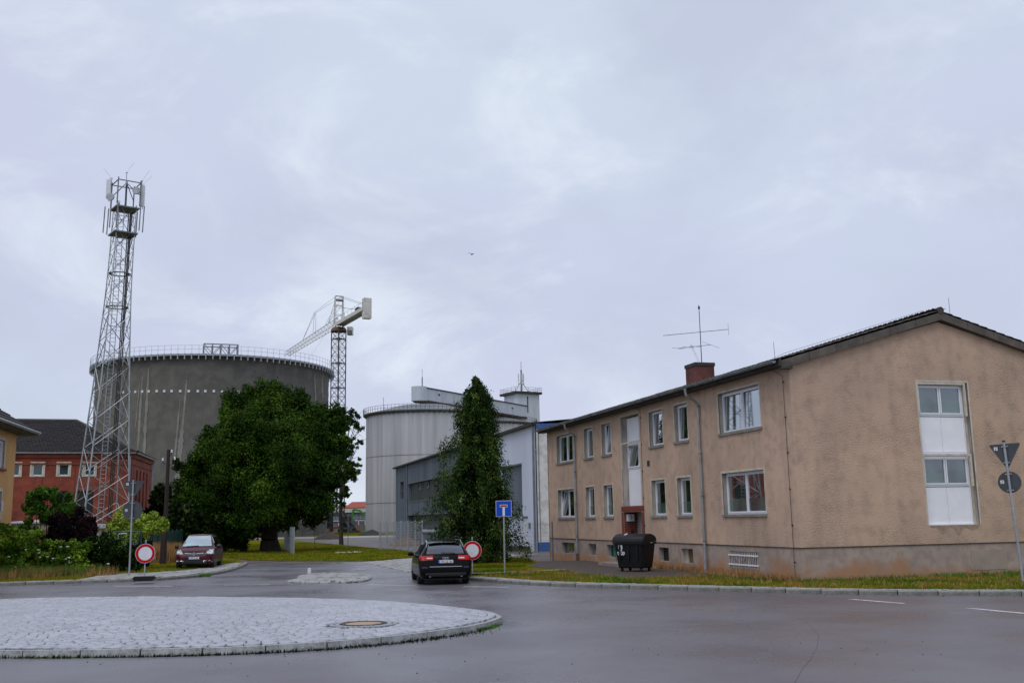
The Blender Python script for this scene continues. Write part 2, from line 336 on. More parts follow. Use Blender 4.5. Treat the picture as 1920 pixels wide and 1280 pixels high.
mt['clad'] = mat('silo_cladding', (.58,.58,.62), .55, (.42,.425,.455), .30, 6, stretch=(3.5,3.5,.10), metal=.1)
mt['cladl'] = mat('light_cladding', (.50,.54,.60), .45, (.42,.455,.51), .3, 5, stretch=(2,2,.3))
mt['shed'] = mat('warehouse_cladding', (.135,.165,.205), .5, (.075,.095,.118), .25, 5, stretch=(1.6,1.6,.12), metal=.15)
mt['shedl'] = mat('warehouse_gable_cladding', (.60,.64,.76), .5, (.50,.545,.66), .3, 5, stretch=(1.2,1.2,.2))
mt['sheddark'] = mat('warehouse_band', (.040,.050,.045), .5, (.026,.032,.030), .5, 4)
mt['black'] = mat('near_black', (.010,.010,.010), .6)
mt['white'] = mat('white_render', (.74,.74,.73), .8, (.56,.55,.53), .5, 7, c3=(.34,.33,.30), ns3=1.8, f3=.5)
mt['blue'] = mat('blue_paint', (.02,.075,.27), .6, (.03,.10,.30), 2, 4)
mt['cranew'] = mat('crane_white', (.60,.59,.55), .5, (.45,.43,.40), 1.0, 5)
mt['craneg'] = mat('crane_grey', (.045,.058,.070), .5, (.07,.08,.09), 1.0, 4)
mt['rust'] = mat('rusty_steel', (.16,.075,.04), .8, (.08,.045,.03), 1.5, 5)
mt['wood'] = mat('old_pole_wood', (.018,.011,.010), .9, (.032,.019,.016), 3, 5, stretch=(4,4,.4), bump=.4, bs=20)
mt['bark'] = mat('dark_bark', (.022,.017,.012), .95, (.035,.028,.02), 4, 5, bump=.8, bs=12, bdist=.04)
mt['yellow'] = mat('ochre_render', (.62,.35,.13), .85, (.52,.28,.105), .6, 6, bump=.3, bs=30, bdist=.01)
mt['greenfence'] = mat('green_sheet_fence', (.020,.065,.058), .6, (.014,.045,.042), .7, 4)
mt['straw'] = mat('dry_straw', (.42,.23,.075), .8, (.20,.10,.035), 2.5, 4)
mt['flower'] = mat('white_umbels', (.62,.62,.58), .7)
mt['pile'] = mat('dark_gravel', (.030,.024,.020), .95, (.05,.038,.03), 1.5, 6, bump=.8, bs=8, bdist=.1)
mt['redroof'] = mat('red_roof', (.33,.06,.035), .7, (.26,.05,.03), .3, 4)
mt['machine'] = mat('machine_green', (.06,.26,.05), .5)
mt['redpaint'] = mat('red_barrier', (.42,.03,.02), .5)
mt['teal'] = mat('teal_shutter', (.01,.20,.13), .5)
mt['ochrepanel'] = mat('ochre_panel', (.16,.09,.035), .8)
mt['leafA'] = leafmat('tree_leaves', (.014,.034,.004), (.032,.070,.007), (.075,.145,.014), .30)
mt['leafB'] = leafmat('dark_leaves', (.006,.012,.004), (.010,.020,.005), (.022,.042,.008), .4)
mt['leafC'] = leafmat('cypress_sprays', (.012,.030,.006), (.032,.066,.012), (.12,.17,.032), 1.3)
mt['leafH'] = leafmat('vine_leaves', (.06,.14,.010), (.19,.32,.028), (.36,.47,.06), 1.2)
mt['leafY'] = leafmat('yellow_green_leaves', (.12,.19,.018), (.25,.33,.045), (.38,.42,.08), 1.4)
mt['leafP'] = leafmat('purple_leaves', (.008,.005,.008), (.013,.007,.010), (.028,.012,.014), 1.2)
mt['leafS'] = leafmat('shrub_leaves', (.03,.085,.012), (.06,.15,.018), (.12,.24,.035), 1.2)
mt['blade'] = leafmat('grass_blades', (.055,.11,.006), (.18,.20,.010), (.29,.19,.028), .42, trans=.3)
mt['birdm'] = mat('bird_plumage', (.30,.30,.32), .8)

# ================================================================ THE SETTING
def catmull(P, k=6, closed=False):
    P = [Vector((p[0], p[1], 0)) for p in P]; n = len(P); o = []
    for i in range(n if closed else n-1):
        g = (lambda j: P[j % n]) if closed else (lambda j: P[min(max(j, 0), n-1)])
        a, b, c, d = g(i-1), g(i), g(i+1), g(i+2)
        for q in range(k):
            t = q/k
            o.append(.5*((2*b)+(c-a)*t+(2*a-5*b+4*c-d)*t*t+(3*b-a-3*c+d)*t**3))
    if not closed: o.append(P[-1])
    return [(p.x, p.y) for p in o]
def offset(pts, d, closed=False):
    n = len(pts); o = []
    for i in range(n):
        a = pts[(i-1) % n] if closed or i > 0 else pts[i]; b = pts[(i+1) % n] if closed or i < n-1 else pts[i]
        tx, ty = b[0]-a[0], b[1]-a[1]; l = math.hypot(tx, ty) or 1
        o.append((pts[i][0]-ty/l*d, pts[i][1]+tx/l*d))
    return o
def resample(pts, step, closed=False):
    P = list(pts)+([pts[0]] if closed else []); seg = [math.dist(a, b) for a, b in zip(P, P[1:])]; tot = sum(seg)
    n = max(2, round(tot/step)); o = []; acc = 0; i = 0
    for q in range(n+1):
        s = tot*q/n
        while i < len(seg)-1 and acc+seg[i] < s: acc += seg[i]; i += 1
        t = (s-acc)/seg[i]; a, b = P[i], P[i+1]; o.append((a[0]+(b[0]-a[0])*t, a[1]+(b[1]-a[1])*t))
    return o
def inpoly(X, Y, poly):
    r = np.zeros(X.shape, bool); n = len(poly)
    for i in range(n):
        (x1, y1), (x2, y2) = poly[i], poly[(i+1) % n]
        if y1 == y2: continue
        c = ((y1 > Y) != (y2 > Y)) & (X < (x2-x1)*(Y-y1)/(y2-y1)+x1); r ^= c
    return r
def sheet(name, poly, z, m, z0=None):
    b = MB()
    if z0 is None: b.quad(*[(p[0], p[1], z) for p in poly])
    else: b.prism(poly, z0, z)
    return b.build(name, m, kind='structure')

b = MB(); b.quad((-3000,-300,-.05), (3000,-300,-.05), (3000,3500,-.05), (-3000,3500,-.05)); ground = b.build('ground', mt['soil'], kind='structure')
road = sheet('road', [(-70,-60), (80,-60), (80,66), (-70,66)], 0.0, mt['asphalt'])
sheet('yard', [(-60,66.0), (90,66.0), (90,150), (-60,150)], .004, mt['yard'])
b = MB(); b.quad((-5.8,52,.012), (60,52,.012), (60,66,.012), (-5.8,66,.012)); b.build('paved_yard', mt['yard'], kind='structure')
sheet('concrete_apron', [(-60,150), (60,150), (60,166), (-60,166)], .008, mt['slab'])
sheet('far_lawn', [(-160,166), (60,166), (60,330), (-160,330)], .06, mt['soil'], -.04)
MID = [(-16.3,63.5), (-13.8,61.2), (-11.3,60.2), (-8.4,58.9), (-6.2,62.8), (-6.6,70), (-9,79), (-12,86), (-17,100), (-22,113), (-31,140), (-70,146), (-70,95), (-27.5,90), (-23,76), (-17.5,66)]
sheet('lawn', MID, .07, mt['soil'], -.04)
sheet('red_path', [(-15.5,58.8), (-13.0,61.6), (-16.8,65.8), (-20.5,73), (-27,90), (-31,90), (-24,74), (-17.3,64.2)], .016, mt['redpath'])

LK = catmull([(-62,33), (-45,36), (-30,38.6), (-20.1,40.9), (-17.8,41.6), (-15.6,42.0), (-14.2,43.2), (-13.45,46), (-13.7,51), (-14.7,57), (-15.2,58.6)], 6)
RK = catmull([(-1.75,38.75), (-.75,37.1), (.25,35.6), (1.3,34.45), (3.2,33.0), (5.3,31.45), (7.4,30.0), (9.0,29.0), (10.5,28.25), (11.8,27.8), (13.3,27.35), (18,26.2), (26,24.5), (45,21)], 6)
LKi = offset(LK, .14); RKi = offset(RK, .14)
LV = LKi+[(-17.2,64), (-23.8,74), (-30.8,90), (-80,90), (-80,30)]
RV = RKi+[(60,24), (60,52), (-3.6,52), (-4.2,57), (-4.4,60.0), (-3.4,60.3), (-.6,58.8), (0.4,56.5), (-.6,53.2), (-3.2,52.6), (-2.6,47), (-1.9,41.5)]
RV = RKi+[(60,24), (60,51.9), (1.0,52.2), (0.6,57), (-1.0,59.8), (-3.4,60.3), (-4.6,57), (-3.4,48), (-2.0,41.5)]
sheet('left_verge', LV, .11, mt['soil'], -.04)
sheet('right_verge', RV, .11, mt['soil'], -.04)

# kerbs: every stone its own piece
def kerb_mesh():
    b = MB(); w, h = .07, .12
    b.add([(-.5,-w,-.08), (.5,-w,-.08), (.5,w,-.08), (-.5,w,-.08), (-.5,-w,h-.03), (.5,-w,h-.03), (.5,-w+.03,h), (-.5,-w+.03,h), (.5,w,h), (-.5,w,h)],
          [(0,1,5,4), (4,5,6,7), (7,6,8,9), (3,9,8,2), (0,4,7,9,3), (1,2,8,6,5)])
    me = bpy.data.meshes.new('kerb_stone'); me.from_pydata(b.v, [], b.f); me.materials.append(mt['kerb']); me.update(); return me
km = kerb_mesh()
def kerb(name, pts, step=1.0, closed=False, side=1):
    root = bpy.data.objects.new(name, None); col.objects.link(root); root['kind'] = 'structure'
    P = resample(pts, step, closed)
    for a, c in zip(P, P[1:]):
        l = math.dist(a, c); o = link('kerb_stone', km, root)
        o.location = ((a[0]+c[0])/2, (a[1]+c[1])/2, random.uniform(-.006, .006))
        o.rotation_euler = (random.uniform(-.01, .01), random.uniform(-.006, .006), atan2(c[1]-a[1], c[0]-a[0])+random.uniform(-.006, .006))
        o.scale = (l-random.uniform(.012, .03), 1, 1)
    return root
kerb('left_kerb', offset([p for p in LK if p[0] > -34], .07)); kerb('right_kerb', offset([p for p in RK if p[0] < 24], .07))

def stone_arrays(C, S, R, Z, jit=.012, rise=.007):
    """rows of stones: centre, half sizes, angle, top height -> 12 corners and 9 quads each"""
    n = len(C); base = np.array([(-1,-1), (1,-1), (1,1), (-1,1)], float)
    P = base[None]*S[:, None, :]+rng.uniform(-jit, jit, (n, 4, 2)); Q = P*(1-.011/np.maximum(S, .03))[:, None, :]
    c, s = np.cos(R), np.sin(R)
    rot = lambda A: np.stack([A[..., 0]*c[:, None]-A[..., 1]*s[:, None], A[..., 0]*s[:, None]+A[..., 1]*c[:, None]], -1)+C[:, None, :]
    P, Q = rot(P), rot(Q); top = Z[:, None]+rng.uniform(-.004, .004, (n, 4))
    V = np.concatenate([np.concatenate([P, np.repeat((Z-.05)[:, None, None], 4, 1)], 2), np.concatenate([P, (top-rise)[..., None]], 2), np.concatenate([Q, top[..., None]], 2)], 1)
    f = [(8,9,10,11)]
    for i in range(4):
        j = (i+1) % 4; f += [(4+i, 4+j, 8+j, 8+i), (i, j, 4+j, 4+i)]
    Fc = np.array(f)[None]+(np.arange(n)*12)[:, None, None]
    return V.reshape(-1, 3), Fc.reshape(-1, 4)
def stone_grid(poly, sx, sy, ang, gap=.012, wob=.0):
    P = np.array(poly); c0 = P.mean(0); r = np.hypot(*(P-c0).T).max()+.5
    rows = []; y = -r; k = 0
    while y < r:
        hy = sy*rng.uniform(.88, 1.12); x = -r+rng.uniform(0, sx)
        n = int(2*r/sx)+4; w = sx*rng.uniform(.75, 1.3, n); xs = x+np.cumsum(w)-w/2
        yy = y+hy/2+wob*np.sin(xs*.9+k*.03)
        rows.append(np.stack([xs, yy, w/2-gap/2, np.full(n, hy/2-gap/2)], 1)); y += hy; k += 1
    A = np.concatenate(rows); ca, sa = cos(ang), sin(ang)
    X = A[:, 0]*ca-A[:, 1]*sa+c0[0]; Y = A[:, 0]*sa+A[:, 1]*ca+c0[1]; ok = inpoly(X, Y, poly)
    return np.stack([X, Y], 1)[ok], A[ok, 2:], np.full(ok.sum(), ang)+rng.uniform(-.02, .02, ok.sum())
def paving(name, poly, sx, sy, ang, z, bed, parent=None, mats=None):
    """a bed sheet with stones standing on it"""
    root = sheet(name, poly, z-.016, bed) if parent is None else parent
    C, S, R = stone_grid(poly, sx, sy, ang)
    V, Fc = stone_arrays(C, S, R, np.full(len(C), z))
    o = link('setts', np_mesh('setts', V, Fc, mats or [mt['slab'], mt['kerb']], np.repeat((rng.random(len(C)) < .2).astype(int), 9)), root); o['kind'] = 'stuff'
    return root

# paved verges beside the kerbs
RS = [p for p in RK if p[0] < 22]
paving('right_sett_strip', offset(RS, .15)+offset(RS, .56)[::-1], .16, .11, radians(-24), .125, mt['joint'])
LS = [p for p in LK if -32 < p[0] < -17.6 and p[1] < 45]
paving('left_sett_strip', offset(LS, .15)+offset(LS, .5)[::-1], .16, .11, radians(14), .125, mt['joint'])
paving('left_pavement', [(-17.6,41.95), (-15.7,42.25), (-14.45,43.4), (-13.65,46), (-13.9,51), (-14.9,57), (-15.5,57), (-15.25,51.5), (-15.7,48.3), (-16.6,47.0), (-18.2,46.5)], .34, .2, radians(80), .13, mt['joint'])
paving('sett_row', [(-20.5,49.6), (-14.5,49.2), (-14.5,49.6), (-20.5,50.0)], .16, .12, radians(-3), .125, mt['joint'])
paving('driveway', [(-8.4,57.6), (-6.1,62.5), (-4.2,66), (1.5,66), (-1.1,60.2), (-3.6,60.6), (-4.9,57), (-3.7,48), (-2.2,41.2), (-4.8,46)], .2, .2, radians(-30), .035, mt['joint'])
paving('footpath', [(-2.0,40.9), (-2.05,41.5), (.6,42.7), (1.9,43.6), (2.0,43.1), (.7,42.2)], .16, .12, radians(20), .123, mt['joint'])
b = MB(); b.quad(*[(x, y, .118) for x, y in [(.55,46.5), (1.1,52.0), (8.9,52), (8.9,33.4), (8.3,33.9), (6.6,37.2), (5.2,36.6), (3.9,36.3), (2.5,39.5), (2.1,42.5)]]); b.build('earth_forecourt', mt['dirt'], kind='structure')

# roundabout island
ISL = catmull([(-9.0,18.35), (-7.5,18.17), (-6.1,18.13), (-4.8,18.25), (-3.45,18.65), (-2.5,19.25), (-1.6,20.1), (-.78,21.3), (-.38,22.4), (-.33,23.3), (-.62,24.1), (-1.1,24.75), (-1.8,25.65), (-3.05,27.1), (-4.7,28.5), (-7.3,30.1), (-10.7,31.35), (-13.3,31.75), (-15.6,31.45), (-18,30.1), (-19.6,27.4), (-19.3,24), (-16.8,20.9), (-12.8,18.9)], 5, True)
ic = np.array(ISL).mean(0)
def dome(x, y):
    d = min(math.hypot((x-ic[0])/10, (y-ic[1])/7), 1); return .112+.10*(1-d*d)
island = sheet('roundabout_island', offset(ISL, .05, True), .06, mt['joint'], -.04)
km2 = km.copy(); km2.materials.clear(); km2.materials.append(mt['islkerb']); km = km2
kr = kerb('island_kerb', offset(ISL, .07, True)[::-1], 1.05, True)
for side_i, (d0, sx) in enumerate(((.24, .30), (.42, .26))):
    ring = resample(offset(ISL, d0+.0, True), sx, True)
    C = np.array([((a[0]+c[0])/2, (a[1]+c[1])/2) for a, c in zip(ring, ring[1:])]); l = np.array([math.dist(a, c) for a, c in zip(ring, ring[1:])])
    R = np.array([atan2(c[1]-a[1], c[0]-a[0]) for a, c in zip(ring, ring[1:])])
    if side_i == 0: RC, RSz, RR = C, np.stack([l/2-.012, np.full(len(l), .082)], 1), R
    else: RC, RSz, RR = np.concatenate([RC, C]), np.concatenate([RSz, np.stack([l/2-.012, np.full(len(l), .082)], 1)]), np.concatenate([RR, R])
inner = offset(ISL, .53, True)
C, S, R = stone_grid(inner, .22, .16, radians(22), gap=.017, wob=.05)
MHC = (-3.1, 21.25)
keep = np.hypot(C[:, 0]-MHC[0], C[:, 1]-MHC[1]) > .70
C, S, R = C[keep], S[keep], R[keep]
C = np.concatenate([RC, C]); S = np.concatenate([RSz, S]); R = np.concatenate([RR, R])
Z = np.array([dome(x, y) for x, y in C]); near = np.argsort(np.hypot(C[:, 0]+4.5, C[:, 1]-14))[:300]
mask = np.ones(len(C), bool); mask[near] = False
V, Fc = stone_arrays(C[mask], S[mask], R[mask], Z[mask], .010, .007)
o = link('setts', np_mesh('setts', V, Fc, [mt['sett'], mt['sett2']], np.repeat((rng.random(mask.sum()) < .3).astype(int), 9)), island); o['kind'] = 'stuff'
var = []
for q in range(10):
    V, Fc = stone_arrays(np.zeros((1, 2)), np.array([[.1, .07]]), np.zeros(1), np.zeros(1), .009, .012)
    var.append(np_mesh('sett', V, Fc, mt['sett'] if q < 7 else mt['sett2']))
for i in near:
    o = link('sett', random.choice(var), island); o.location = (C[i, 0], C[i, 1], Z[i]+random.uniform(-.004, .004)); o.rotation_euler = (random.uniform(-.02, .02), random.uniform(-.02, .02), R[i])
    o.scale = (S[i, 0]/.1, S[i, 1]/.07, 1)
# joints bed follows the dome
b = MB(); K = 40
pr = lambda t, k: (ic[0]+(P2[k % K][0]-ic[0])*t, ic[1]+(P2[k % K][1]-ic[1])*t)
P2 = resample(offset(ISL, .15, True), 1, True); K = len(P2)-1
for ti in range(10):
    for k in range(K):
        q = [pr(ti/10, k), pr((ti+1)/10, k), pr((ti+1)/10, k+1), pr(ti/10, k+1)]
        b.quad(*[(x, y, dome(x, y)-.022) for x, y in (q if ti else q[:1]+q[1:3])])
b.build('joint_bed', mt['joint'], parent=island)
# manhole in the island
mh = thing('manhole_cover', 'round manhole cover with tan centre and dark ring in the paved roundabout island', 'manhole cover', (MHC[0], MHC[1], dome(*MHC)-.015))
b = MB(); b.disc((0,0,0), .37, (0,0,1), .022, 40); b.build('concrete_centre', mat('manhole_concrete', (.42,.27,.17), .7, (.32,.21,.14), 5, 4), parent=mh)
b = MB(); b.disc((0,0,0), .47, (0,0,1), .03, 40, .375); b.build('iron_ring', mt['soot_shade'], parent=mh)
cm = MB(); cm.box(-.045, .045, -.045, .045, -.02, .022); cme = cm.build('cobble', mt['sett2'], parent=mh)
for ringr, nn in ((.535, 32), (.645, 38)):
    for k in range(nn):
        o = cme if (ringr < .6 and k == 0) else link('cobble', cme.data, mh)
        a = 2*pi*k/nn; o.location = (ringr*cos(a), ringr*sin(a), random.uniform(-.004, .004)); o.rotation_euler = (0, 0, a)
# splitter island
SP = catmull([(-8.5,39.4), (-7.2,38.6), (-5.9,38.7), (-5.75,40.5), (-6.1,42.6), (-7.0,44.4), (-8.5,44.8), (-8.9,43.5), (-8.5,41)], 4, True)
spl = paving('splitter_island', SP, .3, .2, radians(85), .085, mt['joint'])
kerb('splitter_kerb', offset(SP, -.05, True), .8, True).location.z = -.045
b = MB(); b.box(-.07, .07, -.07, .07, 0, .26); b.box(-.06, .06, -.06, .06, .26, .275)
o = b.build('marker_stone', mt['paint']); o.location = (-8.75, 44.2, .05); tag(o, 'small white marker stone at the corner of the paved splitter island', 'marker stone')

# painted lane dashes, each a strip of paint on the road
DL = [((215,1098),(325,1098)), ((420,1096),(508,1095)), ((690,1095),(780,1097)), ((868,1099),(955,1100))]
def dash(p0, p1, w=.13, sk=.3):
    p0 = Vector(p0); p1 = Vector(p1); d = (p1-p0).normalized(); n = Vector((-d.y, d.x, 0))*(w/2)
    b = MB(); b.quad(p0-n, p1-n-d*0, p1+n-d*sk, p0+n+d*sk)
    o = b.build('lane_dash', mt['paint'], parent=road); return o
for a, c in DL: dash(G(*a, .004), G(*c, .004), .17, .02)
dash(G(1590,1122,.004), G(1702,1131,.004), .15, .2); dash(G(1814,1139,.004), (11.15,22.3,.004), .16, .2); dash((11.35,20.6,.004), (11.3,18.6,.004), .16)
# drain grating by the kerb and a sealed crack in the asphalt
b = MB(); pts = [G(x, y, .003) for x, y in [(1512,1165), (1535,1190), (1532,1212), (1520,1235), (1505,1252), (1490,1280)]]
for a, c in zip(pts, pts[1:]):
    d = (c-a).normalized(); n = Vector((-d.y, d.x, 0))*.0035; b.quad(a-n, c-n, c+n, a+n)
b.build('asphalt_crack', mt['joint'], parent=road)

# ================================================================ THE TAN BUILDING
YAW = radians(15.98)
TB = thing('apartment_block', 'two-storey tan rendered block with white windows, low tiled roof and brick chimney', 'building', (8.94, 32.68, 0), YAW)
# local axes: x = along the gable (b), y = along the street front (s), z up; street front x=0, gable y=0
BW, BL = 11.7, 25.7
def wall_grid(b, mp, u0, u1, z0, z1, holes, depth, mreveal=1):
    """wall skin with rectangular openings and their reveals; mp(u, z, d) -> point, d = depth inwards"""
    us = sorted({u0, u1, *[h[0] for h in holes], *[h[1] for h in holes]}); zs = sorted({z0, z1, *[h[2] for h in holes], *[h[3] for h in holes]})
    us = [u for u in us if u0 <= u <= u1]; zs = [z for z in zs if z0 <= z <= z1]
    for a, c in zip(us, us[1:]):
        for d, e in zip(zs, zs[1:]):
            m_, n_ = (a+c)/2, (d+e)/2
            if any(h[0] < m_ < h[1] and h[2] < n_ < h[3] for h in holes): continue
            b.quad(mp(a,d,0), mp(c,d,0), mp(c,e,0), mp(a,e,0))
    k = b.cur; b.cur = mreveal
    for h in holes:
        a, c, d, e = h[:4]; dp = h[4] if len(h) > 4 else depth
        b.quad(mp(a,d,0), mp(a,d,dp), mp(a,e,dp), mp(a,e,0)); b.quad(mp(c,d,0), mp(c,e,0), mp(c,e,dp), mp(c,d,dp))
        b.quad(mp(a,e,0), mp(a,e,dp), mp(c,e,dp), mp(c,e,0)); b.quad(mp(a,d,0), mp(c,d,0), mp(c,d,dp), mp(a,d,dp))
    b.cur = k
front = lambda u, z, d: (d, u, z)
gable = lambda u, z, d: (u, d, z)
SILL, LT, US, UT = 2.22, 3.70, 5.12, 6.60
FW = [(1.98,5.0), (7.64,8.86), (10.02,11.40), (15.9,17.1), (18.35,19.6), (21.35,24.0)]
holes = [(a, c, SILL, LT) for a, c in FW]+[(a, c, US, UT) for a, c in FW]
stair = (12.52, 14.66, 2.42, 6.70, .34)
door = (12.55, 14.62, .30, 2.42, .9)
b = MB(); wall_grid(b, front, 0, BL, 1.16, 6.98, holes+[stair, (door[0], door[1], 1.16, door[3], .9)], .23)
b.build('front_wall', [mt['plaster'], mt['reveal']], parent=TB)
GW = (4.80, 6.80, 1.76, 6.50)
b = MB(); wall_grid(b, gable, 0, BW, 1.16, 6.98, [GW], .20)
b.quad((0,0,6.98), (BW,0,6.98), (5.85,0,8.58)); b.build('gable_wall', [mt['plaster'], mt['reveal']], parent=TB)
b = MB(); b.quad((BW,0,0), (BW,BL,0), (BW,BL,6.98), (BW,0,6.98)); b.quad((0,BL,0), (BW,BL,0), (BW,BL,6.98), (0,BL,6.98)); b.quad((0,BL,6.98), (BW,BL,6.98), (5.85,BL,8.58))
b.build('rear_wall', mt['plaster'], parent=TB)
BASE = [(21.6,23.63), (18.46,19.5), (15.66,17.0), (10.0,10.98), (7.76,8.81), (2.7,4.78)]
pf = lambda u, z, d: (d+.025, u, z); pg = lambda u, z, d: (u, d+.025, z)
b = MB(); wall_grid(b, pf, .025, BL, -.25, 1.16, [(a, c, .40, .945) for a, c in BASE]+[(door[0], door[1], door[2], 1.16, .9)], .26)
wall_grid(b, pg, .025, BW, -.25, 1.16, [], .2); b.box(7.9, 9.6, .004, .04, .35, .95) if False else None
b.build('plinth', [mt['plinth'], mt['reveal']], parent=TB)
b = MB(); b.box(-.004, .03, .0, BL, 1.135, 1.16); b.box(-.004, BW, -.006, .03, 1.135, 1.16); b.build('drip_edge', mt['soot_shade'], parent=TB)
b = MB(); b.box(6.35, 7.75, -.0+.012, .03, .28, .92); b.build('patched_render', mat('patch_render', (.33,.265,.215), .85, (.26,.215,.18), 2, 5), parent=TB)
for u in (1.0,):  # damp stain below the gable window
    b = MB(); rr = random.Random(3); nn_ = 60; hs = []
    for k in range(nn_+1):
        uu = GW[0]+.05+k*(GW[1]-GW[0]-.1)/nn_; hs.append((uu, .05+.20*math.exp(-((uu-5.35)/.16)**2)+.26*math.exp(-((uu-5.92)/.14)**2)+.10*math.exp(-((uu-6.5)/.2)**2)+rr.uniform(0, .035)))
    for (u0_, h0_), (u1_, h1_) in zip(hs, hs[1:]): b.quad((u0_, -.003, GW[2]-.01), (u1_, -.003, GW[2]-.01), (u1_, -.003, GW[2]-.01-h1_), (u0_, -.003, GW[2]-.01-h0_))
    b.build('damp_stain', mat('damp_render', (.24,.185,.14), .9, (.36,.26,.19), 5, 6, bump=.6, bs=20), parent=TB)

def window(mp, u0, u1, z0, z1, n=1, dp=.23, tilt=None, sill=True, glass='glassA', label=None, lean=0, film=0):
    """frame set back in its opening, sashes with panes, cream surround and concrete sill"""
    w = MB(); t = .065
    def bx(mb, a, c, d, e, n0, n1):
        P = [Vector(mp(x, z, q)) for q in (n0, n1) for x, z in ((a, d), (c, d), (c, e), (a, e))]
        mb.add(P, [(0,1,2,3), (7,6,5,4), (0,4,5,1), (1,5,6,2), (2,6,7,3), (3,7,4,0)])
    bx(w, u0, u1, z0, z0+t, dp-.06, dp+.02); bx(w, u0, u1, z1-t, z1, dp-.06, dp+.02); bx(w, u0, u0+t, z0+t, z1-t, dp-.06, dp+.02); bx(w, u1-t, u1, z0+t, z1-t, dp-.06, dp+.02)
    wo = w.build('window', mt['pvc'], parent=TB)
    if label: wo['label'] = label
    W = (u1-u0-2*t)
    cuts = [0, 1] if n == 1 else ([0, .5, 1] if n == 2 else n)
    for i, (a, c) in enumerate(zip(cuts, cuts[1:])):
        a_, c_ = u0+t+W*a+(.012 if a > 0 else 0), u0+t+W*c-(.012 if c < 1 else 0); s_ = .045
        sb = MB()
        for q in ((a_, c_, z0+t, z0+t+s_), (a_, c_, z1-t-s_, z1-t), (a_, a_+s_, z0+t+s_, z1-t-s_), (c_-s_, c_, z0+t+s_, z1-t-s_)): bx(sb, *q, dp-.085, dp-.02)
        so = sb.build('sash', mt['pvc'], parent=wo)
        gb = MB(); bx(gb, a_+s_, c_-s_, z0+t+s_, z1-t-s_, dp-.045, dp-.035); go = gb.build('pane', mt[glass], parent=wo)
        if film: fb_ = MB(); bx(fb_, a_+s_, c_-s_, z0+t+s_, z0+t+s_+(z1-z0)*film, dp-.049, dp-.0465); fb_.build('frosted_film', mt['film'], parent=wo)
        if tilt == i:   # tilted inwards at the top
            piv = Vector(mp((a_+c_)/2, z0+t, dp-.03)); ax = (Vector(mp(1, 0, 0))-Vector(mp(0, 0, 0))).normalized(); inn = (Vector(mp(0,0,1))-Vector(mp(0,0,0))).normalized()
            ang = radians(8) if ax.cross(Vector((0,0,1))).dot(inn) < 0 else radians(-8)
            Rm = Matrix.Translation(piv) @ Matrix.Rotation(-ang, 4, ax) @ Matrix.Translation(-piv)
            for o_ in (so, go): o_.data.transform(Rm)
    # dark room behind
    if lean:  # upper panes leaned so that they mirror sky above the tree
        piv = Vector(mp((u0+u1)/2, z0, dp)); ax = (Vector(mp(1, 0, 0))-Vector(mp(0, 0, 0))).normalized(); sg_ = 1
        for g_ in [c for c in wo.children if c.name.startswith('pane')]:
            R1 = Matrix.Translation(piv) @ Matrix.Rotation(radians(lean), 4, ax) @ Matrix.Translation(-piv); g_.data.transform(R1)
    rb = MB(); q0 = [Vector(mp(x, z, dp+.5)) for x, z in ((u0, z0), (u1, z0), (u1, z1), (u0, z1))]; q1 = [Vector(mp(x, z, dp+.02)) for x, z in ((u0, z0), (u1, z0), (u1, z1), (u0, z1))]
    rb.add(q0+q1, [(0,1,2,3), (0,4,5,1), (1,5,6,2), (2,6,7,3), (3,7,4,0)]); rb.build('room_interior', mt['black'], parent=wo)
    sr = MB(); e = .07
    for q in ((u0-e, u1+e, z1, z1+e), (u0-e, u0, z0, z1), (u1, u1+e, z0, z1)): bx(sr, *q, -.014, .05)
    sr.build('surround', mt['trim'], parent=wo)
    if sill:
        sb = MB(); bx(sb, u0-.07, u1+.07, z0-.075, z0+.012, -.06, dp-.05); sb.build('sill', mt['sill'], parent=wo)
    return wo
for i, (a, c) in enumerate(FW):
    big = (c-a) > 2
    window(front, a, c, SILL, LT, 2 if big else 1, tilt=(1 if i == 5 else None), film=(.30 if i < 5 else 0))
    window(front, a, c, US, UT, 2 if big else 1, tilt=(0 if i == 3 else None), lean=(2.0 if i < 4 else 1.0))
# stairwell infill: white panels with a window between
def bxl(mb, mp, a, c, d, e, n0, n1):
    P = [Vector(mp(x, z, q)) for q in (n0, n1) for x, z in ((a, d), (c, d), (c, e), (a, e))]
    mb.add(P, [(0,1,2,3), (7,6,5,4), (0,4,5,1), (1,5,6,2), (2,6,7,3), (3,7,4,0)])
sa, sc, s0, s1 = stair[0], stair[1], stair[2], stair[3]
mid = sa+(sc-sa)*.38
for nm, d, e in (('panel', s0+.04, 4.32), ('panel', 5.46, s1-.05)):
    for a, c in ((sa+.03, mid-.006), (mid+.006, sc-.03)):
        pb = MB(); bxl(pb, front, a, c, d, e, .30, .36); pb.build(nm, mt['pvcpanel'], parent=TB)
wo = window(front, sa+.02, sc-.02, 4.33, 5.45, [0, .36, 1], dp=.34, tilt=1, sill=False)
sb = MB(); bxl(sb, front, sa-.06, sc+.06, s1, s1+.06, -.008, .05); bxl(sb, front, sc, sc+.055, s0, s1, -.008, .05); bxl(sb, front, sa-.055, sa, s0, s1, -.008, .05)
sb.build('stair_surround', mt['trim'], parent=TB)
sb = MB(); bxl(sb, front, sa, sc, s0-.0, s0+.04, .0, .36); sb.build('stair_sill', mt['reveal'], parent=TB)
